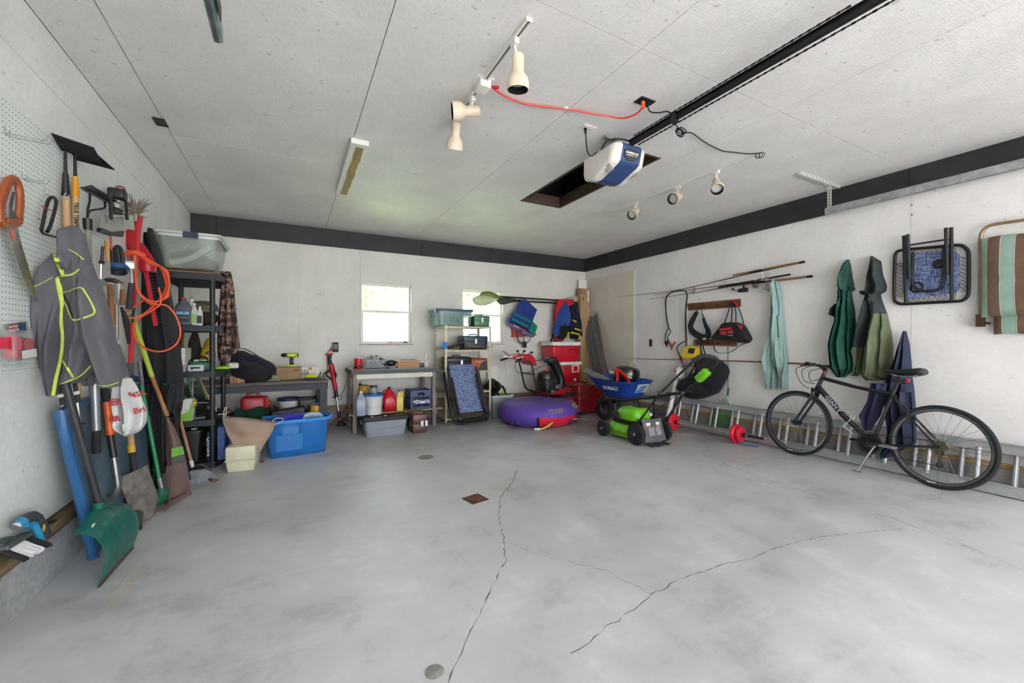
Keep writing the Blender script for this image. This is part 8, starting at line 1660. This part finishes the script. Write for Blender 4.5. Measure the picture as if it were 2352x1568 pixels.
t = thing('hand_tool', 'chromed tool with wooden grip hanging between hammer and trimmer', 'tool', G(275, 730, 3.8)); B().tube([G(270, 648, 3.8), G(271, 680, 3.8), G(276, 702, 3.8)], [.02, .024, .016], 10).obj('body', metal('b4b0aa', .3), t); B().tube([G(283, 665, 3.79), G(281, 700, 3.79)], [.016, .018], 10).obj('grip', wood('7d5438', '57381f', (30, 30, 3)), t); B().cyl(G(268, 700, 3.8), G(268, 780, 3.8), .012).obj('tube', M('8a857c', .4, .5), t); B().tube([G(279, 705, 3.8), G(290, 740, 3.8), G(296, 790, 3.8)], [.008, .018, .008], 8, sm=3).obj('hose', M_BLKR, t)
# waders
wf = fabric('17191d', .25, fold=7, rough=.8); t = thing('chest_waders', 'long black chest waders with rubber boots hanging in front of the shelf', 'waders', G(375, 1100, 4.62))
def Dw(rows, m, nm, face=4.58, **k): return drape(rows, 'y', face, -1, .01, **k).obj(nm, m, t, sm=60)
Dw([(535, 328, 352, .06), (560, 326, 362, .09), (620, 322, 378, .12), (700, 320, 395, .14), (780, 322, 408, .15), (860, 322, 418, .15), (920, 322, 420, .14)], wf, 'body', seed=2, folds=2.2, famp=.25); Dw([(880, 318, 366, .12), (960, 322, 365, .12), (1000, 330, 366, .11), (1040, 334, 364, .1)], wf, 'leg', face=4.52, seed=5, folds=1.2); Dw([(880, 362, 421, .12), (930, 374, 417, .12), (945, 378, 415, .10)], wf, 'leg', face=4.50, seed=6, folds=1.2)
BO = M('231f1e', .3, 0, .3); Dw([(925, 376, 415, .11), (960, 378, 412, .11), (1010, 385, 408, .10), (1030, 388, 405, .08)], BO, 'boot', face=4.48, seed=8, folds=1); Dw([(1010, 334, 366, .12), (1040, 336, 368, .12), (1090, 340, 368, .12), (1116, 344, 372, .11)], M_BLKR, 'boot', face=4.48, seed=9, folds=1)
Dw([(525, 340, 350, .05), (545, 336, 352, .07), (565, 345, 352, .05)], blkf, 'shoulder_strap', face=4.52, seed=4)
# fleece jacket
ff = fabric('5d5c62', .12, 260, fold=5); YG = M('c3d15a', .7); t = thing('fleece_jacket', 'grey fleece jacket with lime green zip hanging on the left wall', 'jacket', G(180, 905, 3.0))
JV, JF = [], []
def Df(rows, nm, face, m=ff, **k):
    d_ = drape(rows, 'y', face, -1, .008, **k); n_ = len(JV); JV.extend(d_.v); JF.extend([[i + n_ for i in f] for f in d_.f]); return d_.obj(nm, m, t, sm=65)
Df([(522, 158, 180, .05), (535, 124, 188, .09), (570, 125, 196, .11), (600, 128, 204, .12), (622, 140, 200, .10)], 'collar', 3.02, seed=3, folds=1.4, famp=.18)
Df([(585, 118, 150, .06), (620, 88, 165, .10), (660, 76, 170, .13), (720, 76, 150, .14), (790, 80, 140, .13), (850, 92, 135, .11), (908, 106, 128, .06)], 'left_front', 3.06, seed=4, folds=1.3, famp=.2)
Df([(600, 140, 205, .10), (650, 134, 222, .12), (700, 136, 238, .12), (760, 140, 252, .12), (800, 142, 225, .11), (850, 138, 212, .10), (880, 130, 180, .06)], 'right_front', 3.03, seed=5, folds=1.6, famp=.15)
Df([(640, 180, 222, .11), (700, 172, 240, .14), (770, 178, 258, .14), (830, 205, 270, .13), (870, 216, 275, .12), (888, 220, 272, .10)], 'sleeve', 2.98, seed=6, folds=1.2, famp=.15)
Df([(790, 250, 272, .06), (830, 262, 285, .09), (865, 272, 293, .08)], 'far_sleeve', 3.2, seed=7, folds=1); Df([(845, 182, 214, .07), (880, 190, 216, .07), (886, 196, 212, .04)], 'hem', 3.1, seed=8, folds=1)
JT = BVHTree.FromPolygons(JV, JF)
def onj(u, v, r):
    d = ray(u, v).normalized(); h = JT.ray_cast(CAMP, d); return (h[0] if h[0] else G(u, v, 3.0)) - d * r * .4
def piping(pts, r=.006, dy=0, fl_=.5, nm='zip', m=None): B().tube([onj(p.x, p.y, r) for p in smooth_path([V((u, v, 0)) for u, v in pts], 4)], r, 7, flat=fl_).obj(nm, m or YG, t)
piping([(131, 640), (138, 668), (141, 700), (139, 740), (142, 775), (138, 820), (128, 865), (120, 908)], .011, -.03, .4, 'zipper'); piping([(127, 585), (133, 605), (147, 633)], .010, -.005, .4, 'zip_tape'); piping([(181, 618), (165, 630), (140, 634), (130, 640)], .005, -.02, .6, 'piping'); piping([(141, 672), (160, 668), (185, 660), (198, 675), (212, 700), (217, 718), (200, 727), (170, 735), (160, 722), (152, 700), (142, 688)], .005, -.10, .6, 'piping'); piping([(156, 572), (175, 582), (192, 596)], .004, -.03, .6, 'piping'); piping([(128, 885), (150, 878), (185, 862), (208, 840)], .004, -.06, .6, 'piping'); piping([(222, 884), (245, 886), (272, 878)], .004, -.10, .6, 'piping'); piping([(139, 818), (155, 845), (168, 866)], .005, -.06, .6, 'piping'); piping([(78, 658), (100, 648), (120, 636)], .003, .01, .6, 'piping')
piping([(146, 675), (158, 700), (168, 727)], .005, 0, .6, 'pocket_zip', M_BLKR)
# ================================================================== long tools leaning at the left wall
t = thing('folding_table', 'blue folding table standing on edge against the left wall behind the shovels', 'folding table', (-1.05, 3.8, 0))
n0, n1, f0, f1 = V((-1.00, 3.20, .02)), V((-1.085, 3.05, .88)), V((-1.02, 4.62, .02)), V((-1.085, 4.55, .90))
B().grid(lambda u, v: n0.lerp(f0, u).lerp(n1.lerp(f1, u), v), 4, 4, .03).obj('table_top', M('4d6577', .55, 0, .2, 4), t, sm=0); EB = M('2f5f8f', .35, 0, .1)
B().tube([n0 + V((.01, 0, 0)), n0.lerp(n1, .5) + V((.012, 0, 0)), n0.lerp(n1, .93) + V((.012, 0, 0)), n1 + V((.01, .08, .0)), n1.lerp(f1, .5) + V((.01, 0, .02)), f1 + V((.01, 0, .01)), f0], [.026, .026, .026, .026, .022, .022, .022], 10, sm=2).obj('edge_tube', EB, t); B().tube([n0 + V((.03, .10, .02)), n1 + V((.03, .14, -.05))], .012, 8).obj('leg_tube', M('3a6c9a', .4), t)
# snow shovel
t = thing('snow_shovel', 'green plastic snow shovel with dark handle in front of the blue table', 'snow shovel', (-.9, 3.05, 0)); SG = M('0f5a50', .35, 0, .15, 6); A0, B0 = V((-.865, 2.84, .004)), V((-.845, 3.28, .004)); pf = [(0, 0), (.022, .07), (.032, .14), (.024, .20), (-.005, .255), (-.05, .285), (-.085, .29)]
def scoop(u, v):
    q = v * (len(pf) - 1); i = min(len(pf) - 2, int(q)); f = q - i; ox, oz = pf[i][0] + (pf[i + 1][0] - pf[i][0]) * f, pf[i][1] + (pf[i + 1][1] - pf[i][1]) * f
    rib = .009 * max(0, math.cos(u * PI * 2 * 6)) * math.sin(PI * v) * (1 if .06 < u < .94 else 0); bow = .03 * math.sin(PI * u) * (v)
    return A0.lerp(B0, u) + V((ox + rib, 0, oz * (1 + .16 * math.sin(PI * u))))
B().grid(scoop, 50, 22, .006).obj('blade', SG, t, sm=60); B().bar(A0 + V((.004, 0, .004)), B0 + V((.004, 0, .004)), .012, .014).obj('wear_strip', M('6b4a40', .5, .4, .3, 30), t, sm=0)
hs0, hs1 = V((-.915, 3.075, .285)), WP(150, 880, .13); B().tube([hs0 + V((.06, .01, -.03)), hs0, hs0.lerp(hs1, .12)], [.02, .03, .024], 12, sm=3).obj('socket', SG, t); B().cyl(hs0.lerp(hs1, .05), hs1, .0175, n=12).obj('handle', M('2e2f33', .45, .2), t); B().box(scoop(.12, .8) + V((.008, 0, .006)), (.004, .03, .012)).obj('sticker', M('d9d8cf', .6), t, sm=0)
# other handles under the jacket
YP = 3.18; P_ = lambda u, v, y=YP: G(u, v, y)
for k, (du, dv, y, lab) in enumerate(((0, 0, 3.12, 'left silver and black trekking pole hanging below the fleece jacket'), (34, -6, 3.14, 'right silver and black trekking pole hanging below the fleece jacket'))):
    t = thing('trekking_pole', lab, 'trekking pole', P_(150 + du, 1005 + dv, y)); q = lambda u, v: P_(u + du, v + dv, y)
    B().cyl(q(137, 880), q(141, 905), .010, n=10).obj('upper_section', M_BLK, t); B().cyl(q(139, 905), q(142, 912), .016, n=12).obj('flick_lock', M('d5d2ca', .5), t); B().cyl(q(142, 912), q(146, 930), .012, n=10).obj('clamp', M_BLK, t); B().cyl(q(143, 930), q(148, 978), .0075, n=10).obj('lower_section', metal('c9c9c6', .3), t); B().lathe([(.001, 0), (.028, 0), (.026, .006), (.001, .008)], q(148, 980), (0, 0, 1), 16).obj('basket', M_BLK, t); B().cyl(q(148, 980), q(151, 1005), .007, .002, 8).obj('tip', M('4a4a48', .5), t)
t = thing('garden_tool', 'yellow painted tool handle end below the fleece jacket', 'tool handle', P_(178, 985, 3.3)); B().cyl(P_(176, 900, 3.3), P_(180, 982, 3.3), .019, n=12).obj('handle', M('b98a2a', .5, 0, .2), t)
t = thing('aluminium_pole', 'grey aluminium pole with black end cap hanging before the blue table', 'pole', P_(222, 1042, 3.3)); B().cyl(P_(217, 880, 3.3), P_(221, 988, 3.3), .021, n=14).obj('tube', M('8d8f91', .35, .5), t); B().cyl(P_(221, 988, 3.3), P_(222, 1040, 3.3), .019, .021, 14).obj('end_cap', M_BLKR, t)
t = thing('grabber_tool', 'black and orange long handled tool with bent steel tube', 'tool', fl(252, 1140, .3)); q = lambda u, v: P_(u, v, 3.45)
B().cyl(q(239, 890), q(246, 922), .02, n=12).obj('upper_grip', M_BLKR, t); B().cyl(q(245, 922), q(254, 998), .02, n=12).obj('orange_sleeve', M('d2591f', .45), t); B().cyl(q(253, 998), q(262, 1052), .0185, n=12).obj('lower_grip', M_BLK, t); B().tube([q(261, 1050), q(267, 1090), q(270, 1115), q(264, 1132), q(253, 1142)], .021, 12, sm=4).obj('steel_bend', metal('8d8c8a', .3), t)
# white plastic bag
t = thing('plastic_bag', 'white plastic shopping bag with red print hanging beside the jacket', 'bag', G(295, 998, 3.55)); wb_ = M('d9d8d8', .35, 0, .06, 6)
drape([(868, 262, 300, .05), (890, 254, 312, .09), (920, 252, 322, .13), (950, 253, 332, .15), (975, 258, 330, .15), (992, 272, 318, .12), (998, 285, 306, .06)], 'y', 3.60, -1, .01, folds=2.3, famp=.35, seed=3).obj('bag', wb_, t, sm=55)
RDT = M('a81f2f', .5)
for (u, v, tx, sz, rot) in ((266, 924, 'ER', .055, 0), (264, 962, 'ER', .045, 0), (318, 905, '4SA', .045, .3), (320, 942, 'Bri', .05, .25), (300, 905, 'K', .03, .3)): text(tx, 'lettering', t, G(u, v, 3.40 if u < 300 else 3.43), (1, 0, rot), (-rot, 0, 1), sz, RDT, .0006, bold=.0015)
# spade with dirty blade
t = thing('digging_spade', 'flat spade with yellow collar and muddy steel blade', 'spade', fl(335, 1188)); q = lambda u, v: P_(u, v, 3.72)
B().cyl(q(288, 860), q(302, 1022), .0185, n=12).obj('handle', wood('c09a68', '94703f', (30, 30, 3)), t); B().cyl(q(301, 1022), q(303, 1038), .021, n=12).obj('collar', M('c99c24', .5), t); B().tube([q(303, 1036), q(306, 1065), q(308, 1085)], [.02, .018, .022], 10).obj('socket', M('2c2b2b', .4, .5), t)
sT, sF, sW = q(306, 1082), fl(343, 1187, .004), V((.10, .20, .02))
B().grid(lambda u, v: sT.lerp(sF, v) + sW * ((u - .5) * (1 if v < .75 else 1 - (v - .75) * 2.6)) + V((.02, -.02, .01)) * math.sin(PI * u), 8, 10, .004).obj('blade', M('7d7672', .7, .3, .4, 14), t)
t = thing('old_shovel', 'dark steel shovel lying behind the green snow shovel', 'shovel', fl(318, 1215)); oT, oF = fl(285, 1120, .22), fl(318, 1214, .004)
B().grid(lambda u, v: oT.lerp(oF, v) + V((.08, .16, 0)) * ((u - .5) * (1 if v < .6 else 1 - (v - .6) * 1.8)) + V((.02, -.02, 0)) * math.sin(PI * u), 8, 10, .004).obj('blade', M('37332f', .5, .4, .3), t); B().box(fl(319, 1205, .02), (.02, .03, .012), .6).obj('red_tape', M('a83a2c', .5), t, sm=0)
# green broom
t = thing('push_broom', 'broom with green handle and green bristles leaning by the waders', 'broom', fl(365, 1168)); q = lambda u, v, y=4.05: P_(u, v, y)
B().cyl(q(320, 830), q(326, 885), .014, n=10).obj('upper_tube', metal('6d6f6e', .35), t); B().cyl(q(325, 885), q(366, 1100), .0135, n=12).obj('handle', M('1d7a4c', .4), t); B().cyl(q(365, 1098), q(370, 1120), .017, n=10).obj('ferrule', metal('b5b5b2', .3), t)
rr0, rr1 = fl(354, 1163, .0), fl(385, 1150, .0); bl = B(); r_ = random.Random(4); tp_ = q(370, 1118)
for k in range(70): a = rr0.lerp(rr1, r_.random()) + V((r_.uniform(-.03, .03), r_.uniform(-.02, .02), .004)); bl.tube([tp_ + (a - tp_) * .25, a], [.006, .0035], 4)
bl.obj('bristles', M('0f6a40', .7, 0, .3, 50), t, kind='stuff'); B().tube([tp_, tp_ + (rr0.lerp(rr1, .5) - tp_) * .3], [.02, .05], 10).obj('cap', M('1d5a40', .6), t)
# leaf rake
t = thing('leaf_rake', 'brown plastic leaf rake with lime grip and wooden handle standing head down', 'rake', fl(405, 1172)); q = lambda u, v, y=4.30: P_(u, v, y)
B().tube([q(301, 722), q(310, 745), q(349, 865)], [.018, .019, .018], 12).obj('lime_grip', M('a3b83a', .5), t); B().cyl(q(348, 862), q(384, 955), .016, n=12).obj('handle', wood('b07a4e', '8a5832', (30, 30, 3)), t)
RK = M('6b5550', .55, 0, .12)
YRK = 4.28
def rkp(u, v, y=YRK): return G(u, v, y)
# head: a solid fan narrowing upwards, then tines to the floor
top_w = [(378, 958, 388, 958), (379, 985, 402, 985), (381, 1010, 414, 1012), (381, 1040, 422, 1042), (384, 1062, 428, 1058), (383, 1073, 429, 1072)]
B().grid(lambda u, v: (lambda i, f: rkp(*(lambda a, b_: ((a[0] + (b_[0] - a[0]) * f) * (1 - u) + (a[2] + (b_[2] - a[2]) * f) * u, (a[1] + (b_[1] - a[1]) * f) * (1 - u) + (a[3] + (b_[3] - a[3]) * f) * u))(top_w[i], top_w[i + 1]), YRK - .05 * math.sin(PI * u)))(min(4, int(v * 5)), v * 5 - min(4, int(v * 5))), 12, 16, .005).obj('fan', RK, t)
for k in range(19):
    u_ = k / 18; a = (384 + 45 * u_, 1070); b_ = (374 + 61 * u_, 1130); yb_ = YRK - .05 * math.sin(PI * u_)
    v2 = 1172 - 36 * u_ if u_ > .3 else 1168; fp = fl(372 + 66 * u_, v2, .006)
    B().tube([rkp(*a, yb_), rkp(*b_, yb_).lerp(fp, .5), fp + V((0, 0, .03)), fp + V((-.02, -.03, 0))], [.006, .006, .005, .003], 6, sm=2).obj('tine', RK, t)
B().tube([rkp(376, 1128, 4.22), rkp(400, 1134, 4.18), rkp(422, 1126, 4.18), rkp(433, 1112, 4.22)], .005, 6, sm=3).obj('cross_band', RK, t)
B().plate([rkp(u, v, 4.222) for u, v in ((394, 1030), (420, 1024), (424, 1042), (394, 1050))], (0, -1, 0), .001).obj('label', M('6fa83a', .5), t, sm=0); B().plate([rkp(u, v, 4.222) for u, v in ((394, 1050), (424, 1043), (428, 1060), (396, 1070))], (0, -1, 0), .001).obj('label_panel', M('4c4846', .5), t, sm=0)
# white broom by the shelf
t = thing('house_broom', 'broom with wooden handle, black cap and pale bristles before the black shelf', 'broom', fl(460, 1100)); q = lambda u, v, y=4.72: P_(u, v, y)
B().cyl(q(415, 968), q(439, 1060), .0135, n=12).obj('handle', wood('b98d6a', '96694a', (30, 30, 3)), t); B().cyl(q(438, 1057), q(443, 1072), .016, n=10).obj('ferrule', M('d5d2cc', .4), t); B().tube([q(435, 1080), q(446, 1070), q(462, 1066), q(480, 1076), q(478, 1082), q(436, 1088)], .012, 8, True, sm=2).obj('cap', M_BLK, t)
bl = B(); r_ = random.Random(6)
for k in range(110):
    f = r_.random(); a = q(436 + 44 * f, 1082 - 3 * f); b_ = fl(434 + 62 * f, 1113 - 14 * f, .004) + V((r_.uniform(-.02, .02), r_.uniform(-.03, .03), 0)); bl.tube([a, b_], [.003, .0025], 4)
bl.obj('bristles', M('b9c0c9', .6, 0, .2, 60), t, kind='stuff')
t = thing('wire_stand', 'small bent black wire stand on the floor left of the broom bristles', 'wire stand', fl(436, 1108)); B().tube([fl(434, 1090, .06), fl(438, 1098, .04), fl(436, 1104, .02), fl(440, 1100, .02), fl(436, 1094, .05)], .004, 6).obj('wire', M_BLK, t)
# on the sill: brush, nozzle
zs2 = .293; t = thing('dustpan_brush', 'black dustpan brush with white bristles lying on the left sill', 'brush', lw(40, 1270, .02)); q = lambda u, v, d=.07: lw(u, v, d)
B().bar(q(0, 1262, .05), q(62, 1225, .05), .05, .02).obj('back', M('4a5552', .4), t, sm=0, bevel=.005); B().rbox(q(6, 1250, .03), (.05, .10, .04), .015).obj('handle', M('3a4446', .4), t); bl = B(); bk_ = B(); r_ = random.Random(7)
for k in range(70):
    f = r_.random(); a = q(2 + 72 * f, 1268 - 36 * f, .06); b_ = a + V((.075, -.015, -.045 + r_.uniform(-.01, .01))); (bl if .18 < f < .75 else bk_).tube([a, b_], [.005, .004], 4)
bl.obj('white_bristles', M('d3d1d6', .7), t, kind='stuff'); bk_.obj('black_bristles', M_BLKR, t, kind='stuff')
t = thing('hose_nozzle', 'blue and grey hose nozzle lying on the left sill', 'hose nozzle', lw(75, 1235, .03)); NB, NG = M('2a86b0', .4), M('45494e', .45)
B().tube([q(38, 1205, .06), q(58, 1192, .05), q(74, 1186, .04), q(86, 1194, .04)], [.024, .024, .026, .024], 12, sm=3).obj('barrel', NG, t); B().lathe([(.001, -.006), (.010, -.006), (.026, -.004), (.028, .006), (.026, .02), (.012, .022)], q(42, 1204, .06), (.15, .55, .25), 18).obj('nozzle_face', NB, t); B().lathe([(.010, -.012), (.018, -.012), (.018, -.006), (.010, -.006)], q(42, 1204, .06), (.15, .55, .25), 16).obj('ring', M('d5d8da', .4), t); B().tube([q(82, 1190, .04), q(96, 1212, .05), q(108, 1228, .06)], [.026, .026, .02], 12, sm=3).obj('grip', NG, t); B().tube([q(60, 1206, .055), q(75, 1205, .06), q(85, 1220, .07), q(96, 1240, .08)], [.010, .018, .016, .012], 10, sm=3).obj('trigger', NB, t); B().ell(q(101, 1212, .075), (.004, .016, .018), 12, 6).obj('label', M('c9a84a', .5), t)
B().ell(lw(118, 1198, .03), (.02, .04, .008), 10, 5).obj('dry_leaf', M('3a2a20', .8), label='dark dry leaf on the left sill right of the hose nozzle', cat='leaf')
# yellow scuff streaks on the floor by the shovel, blue pencil by the barbell
B().cyl(fl(1680, 1016, .006), fl(1742, 1026, .006), .006, n=8).obj('blue_stick', M('2f5f9c', .5), label='thin blue and white stick on the floor below the barbell', cat='stick')
for k, pts in enumerate((((228, 1398), (275, 1340), (300, 1310)), ((255, 1395), (300, 1335), (345, 1275)), ((300, 1345), (322, 1310)), ((290, 1318), (310, 1290)))):
    bl = B(); P = [fl(u, v, .0008) for u, v in pts]; L = []
    for i, p in enumerate(P): d = (P[min(len(P) - 1, i + 1)] - P[max(0, i - 1)]).normalized(); s = V((-d.y, d.x, 0)); w = .0035 if 0 < i < len(P) - 1 else .001; L += [p + s * w, p - s * w]
    bl.add(L, [[2 * i, 2 * i + 1, 2 * i + 3, 2 * i + 2] for i in range(len(P) - 1)]).obj('paint_scuff', M('ccb183', .8), floor, sm=0)

# small things on the right sill and walls
t = thing('screwdriver', 'red handled screwdriver lying on the ledge behind the ladder', 'screwdriver', X_(1598, 927, .07)); B().cyl(X_(1591, 926, .075), X_(1604, 927, .075), .012, n=10).obj('grip', M_RED, t); B().cyl(X_(1604, 927, .075), X_(1628, 931, .075), .005, n=8).obj('shaft', M_STEEL, t)
B().tube([X_(1585, 925, .11), X_(1583, 945, .11), X_(1588, 962, .11), X_(1584, 968, .11)], .004, 6, sm=4).tube([X_(1585, 945, .11), X_(1590, 960, .11), X_(1593, 966, .11)], .004, 6, sm=3).obj('white_string', M('c9c4b8', .8), label='frayed white string hanging over the right wall ledge', cat='string')
for k, (u, v) in enumerate(((732, 676), (737, 676), (743, 676))): B().lathe([(.006, 0), (.006, .003), (.001, .003)], bw(u, v, 0), (0, -1, 0), 10).obj('screw_hole', M_DARKGAP, wall_back)
for k, (u, v) in enumerate(((1547, 694), (1607, 687), (1665, 647), (2095, 471), (2095, 493))): B().lathe([(.006, 0), (.006, .012), (.001, .014)], rw(u, v, 0), (-1, 0, 0), 10).obj('nail', M('4a4542', .5, .5), wall_right)
